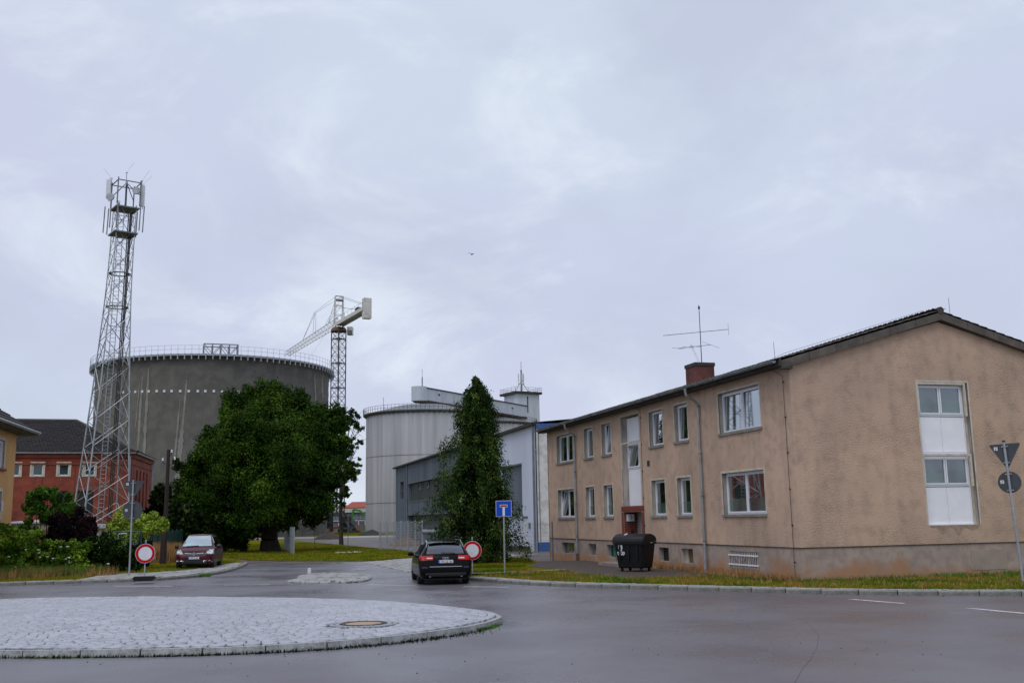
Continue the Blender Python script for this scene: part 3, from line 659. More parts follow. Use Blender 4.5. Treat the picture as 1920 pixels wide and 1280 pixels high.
# gable window stack
ga, gc, g0, g1 = GW; gm = (ga+gc)/2
for (d, e) in ((3.02+.0, 4.02), (5.36, 6.42)):
    window(gable, ga+.02, gc-.16, d, e, 2, dp=.19, sill=False, glass='glassG', film=.42)
for (d, e) in ((1.80, 3.0), (4.16, 5.34)):
    for a, c in ((ga+.03, gm-.08), (gm-.068, gc-.17)):
        pb = MB(); bxl(pb, gable, a, c, d, e, .15, .2); pb.build('panel', mt['pvcpanel'], parent=TB)
sb = MB(); bxl(sb, gable, ga+.0, gc-.15, 4.03, 4.15, .12, .2); bxl(sb, gable, ga, gc-.15, 1.76, 1.80, .10, .2); bxl(sb, gable, gc-.165, gc-.145, 1.76, 6.45, .12, .2); bxl(sb, gable, ga, ga+.022, 1.76, 6.45, .12, .2)
bxl(sb, gable, ga, gc, 6.43, 6.50, .12, .2)
sb.build('mullion', mt['pvc'], parent=TB)
sb = MB(); bxl(sb, gable, gc-.145, gc, 1.76, 6.45, .16, .21); sb.build('plaster_strip', mt['trim'], parent=TB)
sb = MB(); e = .055
for q in ((ga-e, gc+e, g1, g1+e), (ga-e, ga, g0, g1), (gc, gc+e, g0, g1)): bxl(sb, gable, *q, -.008, .05)
sb.build('surround', mt['trim'], parent=TB)
# entrance
da, dc, d0, d1 = door[:4]
pb = MB(); bxl(pb, front, da, dc, d0, d1, .62, .66); pb.build('entrance_wall', mt['reveal'], parent=TB)
dr = MB(); bxl(dr, front, 12.72, 13.75, d0, 2.36, .52, .60); dro = dr.build('entrance_door', mt['pvc'], parent=TB)
pb = MB(); bxl(pb, front, 12.90, 13.50, d0+.25, 2.18, .505, .515); pb.build('pane', mt['glassG'], parent=dro)
hb = MB(); hb.tube((.45,13.58,1.2), (.45,13.58,1.6), .015); hb.build('handle', mt['galv'], parent=dro)
brk = MB(); brk.box(-.03, .12, -.12, .12, -.034, .034); bme = brk.build('brick', mt['brick'], parent=TB).data
mp_ = MB(); mp_.box(-.014, .0-.001, da-.25, da-.002, d0, d1+.27); mp_.box(-.014, -.001, dc+.002, dc+.25, d0, d1+.27); mp_.box(-.014, -.001, da-.001, dc+.001, d1+.002, d1+.27); mp_.build('brick_mortar', mat('pale_mortar', (.36,.29,.24), .9), parent=TB)
first = True
def brick(loc, rot=(0,0,0), sc=(1,1,1)):
    global first
    o = [c for c in TB.children if c.name.startswith('brick')][0] if first else link('brick', bme, TB)
    first = False; o.location = loc; o.rotation_euler = rot; o.scale = sc
z = d0
k = 0
while z < d1-.02:
    for u in (da-.13, dc+.13): brick((0, u, z+.037))
    z += .078; k += 1
for i in range(28):
    u = da-.22+i*.092
    if u < dc+.25: brick((0, u, d1+.14), (pi/2, 0, 0), (1, 1, 1.1))
rv = MB()   # brick reveal, courses with raked joints
z = d0
while z < d1-.04:
    off = .0 if int((z-d0)/.078) % 2 else .12
    y0 = 0.0
    for q in range(-1, 4):
        a, c = max(.0, off+q*.25), min(.62, off+q*.25+.24)
        if c-a > .03: rv.box(a, c, dc-.012, dc+.03, z, z+.068); rv.box(a, c, da-.03, da+.012, z, z+.068)
    z += .078
o = rv.build('brick_reveal', mt['brick'], parent=TB); o['kind'] = 'stuff'
lb = MB(); lb.box(.10, .40, dc-.24, dc-.03, 2.02, 2.33); lmp = lb.build('house_number_lamp', mt['signwhite'], parent=TB)
def text(body, size, parent, loc, rot, m, name='lettering', ext=.002, sx=1):
    cu = bpy.data.curves.new(name, 'FONT'); cu.body = body; cu.size = size; cu.align_x = 'CENTER'; cu.align_y = 'CENTER'; cu.extrude = ext
    o = bpy.data.objects.new(name, cu); col.objects.link(o); bpy.context.view_layer.update(); me = bpy.data.meshes.new_from_object(o); bpy.data.objects.remove(o)
    me.name = name; me.materials.clear(); me.materials.append(m); o = link(name, me, parent); o.location = loc; o.rotation_euler = rot; o.scale = (sx, 1, 1)
    return o
text('3', .27, lmp, (.25, dc-.245, 2.175), (pi/2, 0, 0), mt['black'])
mb = MB(); mb.box(.3, .42, dc-.07, dc-.015, 1.3, 1.62); mb.build('intercom_panel', mt['black'], parent=TB)
st = MB(); st.box(-1.1, -.0, 12.3, 15.2, -.1, .24); st.build('entrance_step', mt['sill'], parent=TB)
# basement windows
BM = ['glassG', 'pvc', 'teal', 'black', 'ochrepanel', 'bars']
def bprt(name, m, a, c, d, e, n0, n1): q = MB(); bxl(q, pf, a, c, d, e, n0, n1); return q.build(name, m, parent=TB)
a, c = BASE[0]; w = bprt('basement_window', mt['glassG'], a+.05, c-.05, .43, .92, .2, .24)
q = MB(); bxl(q, pf, (a+c)/2-.03, (a+c)/2+.03, .43, .92, .18, .2); q.build('glazing_bar', mt['sill'], parent=w)
a, c = BASE[1]; w = bprt('basement_window', mt['sill'], a, c, .40, .945, .22, .26); q = MB(); bxl(q, pf, a+.1, c-.35, .66, .93, .19, .22); q.build('pane', mt['black'], parent=w)
a, c = BASE[2]; w = bprt('basement_window', mt['black'], a, c, .40, .945, .24, .28); q = MB(); bxl(q, pf, a+.12, c-.3, .45, .90, .2, .24); q.build('shutter', mt['teal'], parent=w)
a, c = BASE[3]; w = bprt('basement_window', mt['black'], a, c, .40, .945, .22, .26)
a, c = BASE[4]; w = bprt('basement_window', mt['ochrepanel'], a, c-.25, .40, .945, .22, .26); q = MB(); bxl(q, pf, c-.25, c, .40, .945, .16, .26); q.build('frame', mt['trim'], parent=w)
a, c = BASE[5]; w = bprt('basement_window', mt['black'], a, c, .40, .945, .22, .26)
q = MB()
for u in (a+.3, (a+c)/2, c-.3): bxl(q, pf, u-.03, u+.03, .42, .94, .16, .22)
q.build('frame', mt['pvc'], parent=w)
grl = MB()
for k in range(17):
    u = a+.04+k*(c-a-.08)/16; grl.tube(pf(u, .37, -.03), pf(u, .93, -.03), .020, n=5)
grl.build('window_grille', mat('grille_bars', (.50,.44,.42), .6, (.28,.22,.2), 9, 4), parent=TB)
for zz in (.50, .82):
    g_ = MB(); bxl(g_, pf, a-.02, c+.02, zz-.025, zz+.025, -.05, -.035); g_.build('grille_rail', mt['pvc'], parent=TB)
a, c = BASE[2]; lm = MB(); lm.box(-.12, .02, a-.3, a+.15, .95, 1.02); lm.tube((-.1, a-.2, .2), (-.1, a-.2, .97), .014); lm.build('wall_lamp', mt['galvdark'], parent=TB)
# roof: barge boards, soffit, tiles
EZ, RZ, RB = 7.08, 8.92, 5.85; LE, RE = -.50, 12.2
slope = (RZ-EZ)/(RB-LE); slopeR = (RZ-(EZ-.02))/(RE-RB)
zl = lambda x: EZ+(x-LE)*slope; zr = lambda x: RZ-(x-RB)*slopeR
b = MB()
b.quad((LE,-.12,EZ-.02), (RB,-.12,RZ-.02), (RB,BL+.3,RZ-.27), (LE,BL+.3,EZ-.02)); b.quad((RB,-.12,RZ-.02), (RE,-.12,EZ-.04), (RE,BL+.3,EZ-.04), (RB,BL+.3,RZ-.27)); b.build('roof_deck', mt['soot_shade'], parent=TB)
for (x0, z0, x1, z1) in ((LE+.12, zl(LE+.12), RB, RZ), (RB, RZ, RE-.1, zr(RE-.1))):
    n = 6
    for k in range(n):
        xa, xb = x0+(x1-x0)*k/n, x0+(x1-x0)*(k+1)/n; za, zb = z0+(z1-z0)*k/n, z0+(z1-z0)*(k+1)/n; g_ = .008
        q = MB(); P = [(xa+g_, y, za+dz) for y in (-.20, -.0) for dz in (-.30, -.045)]; R_ = [(xb-g_ if k < n-1 or x1 != RB else xb, y, zb+dz) for y in (-.20, -.0) for dz in (-.30, -.045)]
        q.add([P[0], P[1], P[3], P[2], R_[0], R_[1], R_[3], R_[2]], [(0,1,2,3), (7,6,5,4), (0,4,5,1), (1,5,6,2), (2,6,7,3), (3,7,4,0)])
        q.build('barge_board', mt['fascia'], parent=TB)
b = MB(); b.box(LE+.10, .0, -.0, BL+.3, 6.93, 7.02); b.box(LE+.06, LE+.12, -.19, BL+.3, 6.90, 7.12); b.box(LE+.12, .02, -.2, -.001, 6.80, 7.05); b.build('eaves_soffit', mt['soot_shade'], parent=TB)  # front fascia and soffit coloured dark for the shadow under the eaves
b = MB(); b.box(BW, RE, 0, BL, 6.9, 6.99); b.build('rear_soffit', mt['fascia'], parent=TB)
def tile_mesh(name):
    q = MB(); P = []
    prof = [(-.15, .018), (-.10, .045), (-.05, .018), (.0, .012), (.05, .018), (.10, .045), (.15, .018)]
    for y, dz in ((0, .0), (.42, -.03)):
        for u, h in prof: P.append((y, u, h+dz+.018))
    k = len(prof); fs = [(i, i+1, k+i+1, k+i) for i in range(k-1)]
    for i, (u, h) in enumerate(prof): P.append((0, u, h-.012))
    fs += [(2*k+i, 2*k+i+1, i+1, i) for i in range(k-1)]
    q.add(P, fs); return q
tq = tile_mesh('t'); tile = None
sl = atan2(RZ-EZ, RB-LE); L_ = math.hypot(RZ-EZ, RB-LE); NT = int((BL+.5)/.30)
for k in range(NT):
    if tile is None: o = tile = tq.build('roof_tile', mt['tile'], parent=TB)
    else: o = link('roof_tile', tile.data, TB)
    o.location = (LE-.03, -.02+k*.30+random.uniform(-.012, .012), EZ+random.uniform(0, .014)); o.rotation_euler = (0, -sl+random.uniform(-.02, .01), random.uniform(-.02, .02))
V = []; Fc = []
tv = np.array(tq.v); tf = tq.f
for side in (0, 1):
    for r_ in range(0 if side else 1, int(L_/.36)+1):
        for k in range(NT):
            d = r_*.36; 
            if d > L_-.1: continue
            th = -sl if side == 0 else sl
            P = tv*[1 if side == 0 else -1, 1, 1]
            X = P[:, 0]*cos(sl); Zz = P[:, 2]
            x0 = LE-.03+d*cos(sl) if side == 0 else RE+.03-d*cos(atan2(RZ-EZ, RE-RB)); sgn = 1 if side == 0 else -1
            zz = (zl(x0) if side == 0 else zr(x0))+random.uniform(0, .01)
            fr_ = d/L_*min(k*.30/BL, 1)*.25
            Q = np.stack([x0+P[:, 0]*cos(sl), P[:, 1]+k*.30-.02, zz-fr_+np.abs(P[:, 0])*sin(sl)+P[:, 2]], 1)
            base = len(V)*len(tv); V.append(Q); Fc += [tuple(base+i for i in f) for f in tf]
o = link('roof_tiling', np_mesh('roof_tiling', np.concatenate(V), np.array(Fc), mt['tile']), TB); o['kind'] = 'stuff'
rt = None
for k in range(int((BL+.5)/.40)):
    if rt is None:
        q = MB(); q.tube((0,0,0), (0,.42,.0), .125, .11, n=10); rt = q.build('ridge_tile', mt['tile'], parent=TB); o = rt
    else: o = link('ridge_tile', rt.data, TB)
    o.location = (RB, -.22+k*.40, RZ+.02-.25*min(1, k*.4/BL)+random.uniform(-.005, .008)); o.rotation_euler = (radians(-1), 0, 0)
# gutter with brackets
def gutter(y0, y1, nm):
    q = MB(); n = 8; R = .075; xs = LE-.085; zc = 7.06
    for (ya, yb) in ((y0, y1),):
        for i in range(n):
            a0, a1 = pi+pi*i/n, pi+pi*(i+1)/n
            for rr in (R, R-.006): q.quad((xs+rr*cos(a0), ya, zc+rr*sin(a0)), (xs+rr*cos(a1), ya, zc+rr*sin(a1)), (xs+rr*cos(a1), yb, zc+rr*sin(a1)), (xs+rr*cos(a0), yb, zc+rr*sin(a0)))
        q.tube((xs-R, ya, zc), (xs-R, yb, zc), .011, n=5)
        for yy in (ya, yb): q.quad(*[(xs+R*cos(pi+pi*i/n), yy, zc+R*sin(pi+pi*i/n)) for i in range(n+1)])
    return q.build(nm, mt['gutter'], parent=TB)
gut = gutter(-.10, BL+.25, 'gutter')
bq = MB(); R = .086
bq.path([(R*cos(pi+pi*i/6), 0, R*sin(pi+pi*i/6)) for i in range(7)], .012, 5); bk = None
for k in range(33):
    o = bq.build('gutter_bracket', mt['galvdark'], parent=TB) if bk is None else link('gutter_bracket', bk.data, TB)
    bk = bk or o; o.location = (LE-.085, .15+k*.79, 7.06)
for s_ in (6.48, 20.84):
    q = MB(); r = .052
    q.tube((LE-.085, s_, 7.06-.05), (LE-.085, s_, 6.86), .075, .055, n=10)
    q.path([(LE-.085,s_,6.88), (LE-.06,s_,6.74), (-.2,s_,6.50), (-.10,s_,6.38), (-.10,s_,.42)], r, 10)
    dpo = q.build('downpipe', mt['zinc'], parent=TB, smooth=True)
    q = MB(); q.tube((-.10,s_,.06), (-.10,s_,.44), .066, n=10); q.tube((-.10,s_,-.0), (-.10,s_,.10), .09, .08, n=10); q.build('standpipe', mt['rust'] if s_ > 10 else mt['zinc'], parent=dpo)
    for zz in (6.3, 4.5, 2.9, 1.25):
        q = MB(); q.tube((-.10,s_,zz), (-.10,s_,zz+.05), .064, n=10); q.tube((-.05,s_,zz+.02), (.0,s_,zz+.02), .01, n=5); q.build('pipe_clip', mt['galvdark'], parent=dpo)
for s_, z1_ in ((.36, 6.62), (12.25, 6.8), (25.5, 6.7)):
    q = MB(); q.path([(-.25, s_+.35, 6.93), (-.035, s_, z1_), (-.035, s_, .16)], .008, 5)
    for zz in np.arange(.7, 6.6, 1.15): q.box(-.05, .0, s_-.018, s_+.018, zz-.02, zz+.02)
    q.build('lightning_conductor', mt['black'], parent=TB)
q = MB(); q.path([(RB-.3, .3, RZ+.1), (RB-2.5, .2, zl(RB-2.5)+.18), (LE+.5, .15, zl(LE+.5)+.15), (LE, .1, EZ+.1)], .006, 4)
q.tube((LE+.05, .05, EZ), (LE+.03, .05, EZ+.62), .008, n=5); q.tube((RB+.45, -.1, RZ-.1), (RB+.45, -.1, RZ+.5), .008, n=5); q.build('roof_conductor', mt['galvdark'], parent=TB)
q = MB(); bxl(q, front, 11.5, 11.75, 4.33, 4.56, -.02, .0); q.build('number_plate', mt['soot_shade'], parent=TB)
# patched spots on the front
# chimney with caps; aerial on top is its own thing
CH = (5.9, 18.2)
q = MB(); q.box(CH[0]-.52, CH[0]+.52, CH[1]-.58, CH[1]+.58, 8.2, 9.68); chm = q.build('chimney', mt['chimbrick'], parent=TB)
q = MB(); q.box(CH[0]-.56, CH[0]+.56, CH[1]-.62, CH[1]+.62, 9.68, 9.86); q.build('chimney_cap', mt['soot_shade'], parent=chm)
def tb(b_, s_, z_): return TB_M @ Vector((b_, s_, z_))
TB_M = Matrix.Translation((8.94, 32.68, 0)) @ Matrix.Rotation(YAW, 4, 'Z')
ap = tb(CH[0]+.08, CH[1]-.1, 9.84)
AE = thing('roof_aerial', 'thin metal television aerial mast with two horizontal booms on the red brick chimney', 'aerial', ap)
Y_ = ap.y
topz = at(1311, 578, Y_).z-ap.z
q = MB(); q.tube((0,0,0), (0,0,topz), .024, .018, n=6); q.build('mast', mt['black'], parent=AE)
q = MB(); q.lathe([(0.001,-.06), (.05,-.03), (.055,.05), (.02,.14), (.001,.2)], (0,0,topz), 10); q.build('mast_cap', mt['black'], parent=AE)
def boom(x0, y0, x1, y1, els, name='boom'):
    p0 = at(x0, y0, Y_-.35)-ap; p1 = at(x1, y1, Y_+.35)-ap
    zc = p0.z+(0-p0.x)/(p1.x-p0.x)*(p1.z-p0.z); p0.y = -.5; p1.y = .4
    q = MB(); q.tube(p0, p1, .013, n=5); bo = q.build(name, mt['black'], parent=AE)
    d = (p1-p0)
    for t, ln, v in els:
        c = p0+d*t; e = MB()
        v = Vector(v).normalized()*ln/2; e.tube(c-v, c+v, .007, n=4); e.build('dipole', mt['black'], parent=bo)
boom(1243, 630, 1366, 617, [(t, .22, (.3,1,.0)) for t in (0,.09,.18,.27,.37,.46,.56,.65,.74,.86)]+[(1.0, .62, (0,.1,1))])
boom(1270, 654, 1333, 646, [(0,.75,(.75,-.8,-.25)), (.3,.75,(.75,-.8,-.25)), (.53,.75,(.75,-.8,-.25)), (1.0,1.2,(.7,-.9,-.5))])
q = MB(); q.tube((-.14,0,.0), (-.55,-.05,1.05), .005, n=4); q.tube((-.05,0,.0), (-.5,-.05,1.05), .005, n=4); q.build('feeder_cable', mt['black'], parent=AE)

# ================================================================ SILOS
def ringpts(c, r, z, n): return [(c[0]+r*cos(2*pi*i/n), c[1]+r*sin(2*pi*i/n), z) for i in range(n)]
def silo_rail(root, c, r, z, n, m, hh=1.1, th=.05, levels=(.55, 1.1)):
    q = MB(); 
    for p in ringpts((0,0), r, z, n): q.tube(p, (p[0], p[1], z+hh), th*.7, n=4, cap=False)
    for lv in levels:
        P = ringpts((0,0), r, z+lv, n)
        for a, b_ in zip(P, P[1:]+P[:1]): q.tube(a, b_, th*.6, n=4, cap=False)
    o = q.build('guard_rail', m, parent=root); return o
# big concrete silo: edges seen at azimuth -22.46 and -10.32 degrees
azc = radians(-16.39); hw = radians(6.07); DS = 190.0; RS_ = DS*sin(hw)
SC = (DS*sin(azc), DS*cos(azc)); SZ = 2.2+.1425*DS*cos(hw)
S1 = thing('concrete_silo', 'huge round dark concrete silo with pale vertical streaks and white rim, behind the trees', 'silo', (SC[0], SC[1], 0))
q = MB(); nn = 144; lev = 30
prof = [(RS_, -.5)]+[(RS_+(.0 if k % 2 else .05), SZ*k/lev) for k in range(1, lev)]+[(RS_, SZ)]
q.lathe(prof, (0,0,0), nn); q.build('silo_wall', mt['concrete'], parent=S1, smooth=True)
q = MB(); q.lathe([(.01, SZ+2.6), (RS_*.3, SZ+2.2), (RS_+.3, SZ+.0)], (0,0,0), 96); q.build('silo_roof', mt['galvdark'], parent=S1, smooth=True)
q = MB(); q.lathe([(RS_-.1, SZ-.12), (RS_+.95, SZ-.12), (RS_+.95, SZ+.18), (RS_-.1, SZ+.18)], (0,0,0), nn); q.build('rim_walkway', mt['galv'], parent=S1)
q = MB(); NB = 120; q.bar((RS_, 0, SZ-.15), (RS_+1.0, 0, SZ-.15), .16, .22); q.bar((RS_+.95, 0, SZ+.2), (RS_+.95, 0, SZ-.72), .16); q.bar((RS_, 0, SZ-.75), (RS_+.9, 0, SZ-.2), .09)
bk_ = q.build('rim_bracket', mt['galv'], parent=S1)
for i in range(1, NB): o = link('rim_bracket', bk_.data, S1); o.rotation_euler = (0, 0, 2*pi*i/NB)
silo_rail(S1, SC, RS_+.95, SZ+.18, 120, mt['galv'], 1.35, .035, (.7, 1.35))
def on_silo(az, z, dr=.03):
    """point on the near wall of the big silo under a compass azimuth seen from the camera (degrees)"""
    d = Vector((sin(radians(az)), cos(radians(az)))); c = Vector(SC); b_ = d.dot(c); disc = b_*b_-(c.dot(c)-(RS_+dr)**2); t = b_-sqrt(max(disc, 0)); p = d*t
    return Vector((p.x-SC[0], p.y-SC[1], z))
pv = MB(); pv.box(-.19, .19, -.06, .06, -.19, .19); vm_ = None
for i, x in enumerate([222, 231, 243, 254, 267, 279, 294, 308, 322, 338, 354, 371, 385, 401, 416, 432, 447, 462, 477]):
    y = 733 if x < 400 else 733+(x-400)*.03
    if x < 290: y = 733+(290-x)*.035
    d = ray(x, y); az = degrees(atan2(d.x, d.y)); p = on_silo(az, 0, .06); rr = math.hypot(p.x+SC[0], p.y+SC[1]); p.z = CAM_H+d.z/math.hypot(d.x, d.y)*rr
    o = pv.build('wall_vent', mt['signwhite'], parent=S1) if vm_ is None else link('wall_vent', vm_.data, S1); vm_ = vm_ or o
    o.location = p; o.rotation_euler = (0, 0, atan2(p.y, p.x)+pi/2)
def streak(x0, y0, x1, y1, w, sd):
    r_ = random.Random(sd); q = MB(); n = 26; L0 = None
    for k in range(n+1):
        t = k/n; x = x0+(x1-x0)*t; y = y0+(y1-y0)*t; ww = w*(.35+.65*min(1, t*3))*r_.uniform(.55, 1.2)
        row = []
        for xx in (x-ww/2, x+ww/2):
            d = ray(xx, y); az = degrees(atan2(d.x, d.y)); p = on_silo(az, 0, .075); rr = math.hypot(p.x+SC[0], p.y+SC[1]); p.z = CAM_H+d.z/math.hypot(d.x, d.y)*rr; row.append(p)
        if L0: q.quad(L0[0], L0[1], row[1], row[0])
        L0 = row
    return q.build('lime_streak', mt['streak'], parent=S1)
for i, a in enumerate([(267,705,258,845,4), (279,690,269,860,6), (350,712,345,770,4), (345,770,330,915,9), (338,748,325,880,4), (196,700,186,760,3), (203,700,196,765,3), (212,700,205,770,4), (240,760,236,800,3), (262,715,254,800,2), (590,700,592,760,3), (604,708,605,745,4)]): streak(*a, i)
# service bridge on the silo roof
q = MB(); pA = at(381, 664, 172)-Vector((SC[0], SC[1], 0)); pB = at(437, 668, 172)-Vector((SC[0], SC[1], 0))
pA = on_silo(-17.05, SZ+.3, -1.5); pB = on_silo(-15.25, SZ+.3, -1.5)
dx = (pB-pA); nrm = Vector((-dx.y, dx.x, 0)).normalized()*3.0
for k in range(5):
    a = pA+dx*k/4
    for off in (Vector(), nrm):
        q.bar(a+off, a+off+Vector((0,0,1.9)), .14)
    q.bar(a+Vector((0,0,1.9)), a+nrm+Vector((0,0,1.9)), .12)
for off in (Vector(), nrm):
    for zz in (.2, 1.9): q.bar(pA+off+Vector((0,0,zz)), pB+off+Vector((0,0,zz)), .15)
    for k in range(4): q.bar(pA+off+dx*k/4+Vector((0,0,.2 if k % 2 else 1.9)), pA+off+dx*(k+1)/4+Vector((0,0,1.9 if k % 2 else .2)), .09)
q.build('roof_machinery_frame', mt['galvdark'], parent=S1)

# clad steel silos
def clad_silo(c, r, z, name, label):
    S = thing(name, label, 'silo', (c[0], c[1], 0), 0, 'pale ribbed steel silos linked by a conveyor gallery')
    n = 260; q = MB()
    for i in range(n):
        a0, a1, a2, a3 = [2*pi*(i+t)/n for t in (0, .55, .68, .87)]; a4 = 2*pi*(i+1)/n
        pts = [(a0, r), (a1, r), (a2, r+.07), (a3, r+.07), (a4, r)]
        for (u, ru), (w, rw) in zip(pts, pts[1:]): q.quad((ru*cos(u), ru*sin(u), -.3), (rw*cos(w), rw*sin(w), -.3), (rw*cos(w), rw*sin(w), z), (ru*cos(u), ru*sin(u), z))
    q.build('cladding', mt['clad'], parent=S)
    for zz in (z*.63, z*.24):
        q = MB(); q.lathe([(r+.02, zz-.03), (r+.075, zz-.03), (r+.075, zz+.03), (r+.02, zz+.03)], (0,0,0), 96); q.build('cladding_seam', mt['soot_shade'], parent=S)
    q = MB(); q.lathe([(.01, z+2.6), (r*.45, z+2.1), (r+.2, z+.2)], (0,0,0), 80); q.build('silo_roof', mt['galvdark'], parent=S, smooth=True)
    q = MB(); q.lathe([(r, z-.5), (r+.75, z-.0), (r+.75, z+.14), (r, z+.14)], (0,0,0), 96); q.build('rim_walkway', mt['galvdark'], parent=S)
    q = MB(); NB = 72; q.bar((r, 0, z-.65), (r+.75, 0, z-.02), .09)
    bk_ = q.build('rim_bracket', mt['rust'], parent=S)
    for i in range(1, NB): o = link('rim_bracket', bk_.data, S); o.rotation_euler = (0, 0, 2*pi*i/NB)
    silo_rail(S, c, r+.7, z+.14, 90, mt['rust'], 1.2, .055, (.6, 1.2))
    for aa in (2.4, 4.1, 5.3):
        q = MB(); q.tube(((r+.6)*cos(aa), (r+.6)*sin(aa), z), ((r+.6)*cos(aa), (r+.6)*sin(aa), z+3.0), .04, n=4); q.build('lightning_rod', mt['galvdark'], parent=S)
    return S
D1 = 226; az1 = radians(-5.02); r1 = D1*sin(radians(3.2)); z1 = 2.2+.1012*D1*cos(radians(3.2))
C1 = (D1*sin(az1), D1*cos(az1)); clad_silo(C1, r1, z1, 'steel_silo', 'round silo clad in ribbed grey sheet with brown rim walkway, left of the tall conifer')
D2 = 262; r2 = r1*1.02; az2 = radians(1.17-degrees(math.asin(r2/D2))); z2 = 2.2+.0905*D2
C2 = (D2*sin(az2), D2*cos(az2)); clad_silo(C2, r2, z2, 'steel_silo', 'farther round ribbed silo mostly hidden behind the conifer, its rim under the square tower')
# gallery from the drum on silo one to the tower at silo two
GAL = thing('conveyor_gallery', 'long pale conveyor gallery from a rounded drum on the silo to the square tower', 'gallery', (0,0,0))
pa = at(786, 740, 226); pbv = at(980, 780, 268); A0 = Vector((pa.x, pa.y, 0)); B0 = Vector((pbv.x, pbv.y, 0)); dv = (B0-A0).normalized(); nv = Vector((dv.y, -dv.x, 0))
ztA = at(795, 727, 226).z; zbA = at(798, 750, 226).z; ztB = at(975, 762, 268).z; zbB = at(975, 783, 268).z
q = MB(); P = [A0+nv*s_*1.5+Vector((0,0,z)) for s_, z in ((-1,zbA),(1,zbA),(1,ztA),(-1,ztA))]+[B0+nv*s_*1.5+Vector((0,0,z)) for s_, z in ((-1,zbB),(1,zbB),(1,ztB),(-1,ztB))]
q.add(P, [(0,1,2,3),(7,6,5,4),(0,4,5,1),(1,5,6,2),(2,6,7,3),(3,7,4,0)]); q.build('gallery_box', mt['cladl'], parent=GAL)
q = MB()
for s_ in (-1, 1): q.bar(A0+nv*s_*1.55+Vector((0,0,ztA)), B0+nv*s_*1.55+Vector((0,0,ztB)), .22, .25)
for s_ in (-1, 1): q.bar(A0+nv*s_*1.5+Vector((0,0,zbA-.2)), B0+nv*s_*1.5+Vector((0,0,zbB-.2)), .25, .4)
q.build('edge_trim', mt['soot_shade'], parent=GAL)
q = MB(); c_ = A0+Vector((0,0,0)); q.lathe([(.01, zbA-.2), (1.75, zbA-.2), (1.75, ztA+.25), (.01, ztA+.35)], c_, 28); q.build('drum', mt['cladl'], parent=GAL, smooth=True)
q = MB(); q.tube(A0+dv*1.2+Vector((0,0,ztA)), A0+dv*1.2+Vector((0,0,ztA+2.6)), .12, n=6); q.tube(A0+dv*1.2+Vector((0,0,ztA+2.6)), A0+dv*1.2+Vector((0,0,ztA+4.4)), .04, n=5); q.build('lightning_rod', mt['soot_shade'], parent=GAL)
for t in (.12, .83):
    q = MB(); c_ = A0+(B0-A0)*t+nv*1.53; zz = zbA+(zbB-zbA)*t+1.7; q.bar(c_-dv*.35+Vector((0,0,zz)), c_+dv*.35+Vector((0,0,zz)), .08, .4); q.build('gallery_window', mt['soot_shade'], parent=GAL)
q = MB(); 
for t in (.2, .42, .6, .93):
    c_ = A0+(B0-A0)*t; zz = zbA+(zbB-zbA)*t
    for s_ in (-1.3, 1.3): q.bar(c_+nv*s_+Vector((0,0,zz-.1)), c_+nv*s_+Vector((0,0,z1-.2 if t < .5 else z2-.2)), .28)
q.build('gallery_trestle', mt['galvdark'], parent=GAL)
# tower with platform and antenna mast
tp = at(978, 740, 270); zt = at(978, 737, 270).z
TW = thing('lift_tower', 'square pale sheet-clad tower with dark flat platform and a phone antenna mast on top', 'tower', (tp.x, tp.y, 0), radians(30))
wv = 6.4*.72/1.35
q = MB(); q.box(-wv/1, wv/1, -wv/1.0, wv/1, 0, zt-.6); q.build('tower_wall', mt['cladl'], parent=TW)
q = MB(); q.box(-wv*.10, -wv*.02, -wv-.06, -wv+.02, zt-5.5, zt-1.2); q.build('slot_window', mt['black'], parent=TW)
q = MB(); q.box(-wv-.9, wv+.5, -wv-.7, wv+.9, zt-.6, zt); q.build('platform', mt['soot_shade'], parent=TW)
q = MB()
for a in range(13):
    for b_ in range(13):
        if a in (0, 12) or b_ in (0, 12):
            x, y = -wv-.8+(2*wv+1.2)*a/12, -wv-.6+(2*wv+1.4)*b_/12
            if (a+b_) % 3 == 0: q.tube((x,y,zt), (x,y,zt+1.1), .04, n=4)
for zz in (.55, 1.1):
    c4 = [(-wv-.8,-wv-.6), (wv+.4,-wv-.6), (wv+.4,wv+.8), (-wv-.8,wv+.8)]
    for a, b_ in zip(c4, c4[1:]+c4[:1]): q.tube((*a, zt+zz), (*b_, zt+zz), .04, n=4)
q.build('platform_rail', mt['galvdark'], parent=TW)
zm = at(978, 678, 270).z
q = MB(); q.tube((0,0,zt), (0,0,zm-2.2), .28, .2, n=8); q.tube((0,0,zm-2.2), (0,0,zm), .07, n=5)
for a in (0, 2.1, 4.2): q.tube((0,0,zt+3.2), (2.6*cos(a), 2.6*sin(a), zt), .07, n=5)
mst = q.build('antenna_mast', mt['galvdark'], parent=TW)
for a in (.3, 2.4, 4.5):
    q = MB(); q.box(.62, .90, -.18, .18, zm-5.3, zm-3.2); q.box(.62, .9, -.18, .18, zm-7.4+1.2, zm-5.5+.0); o = q.build('panel_antenna', mt['signwhite'], parent=mst); o.rotation_euler = (0,0,a)

# ================================================================ WAREHOUSE
WY = radians(15.98)
WH = thing('warehouse', 'long blue-grey sheet-clad warehouse with dark window band, behind the conifer and the black car', 'warehouse', (1.32, 71.64, 0), WY)
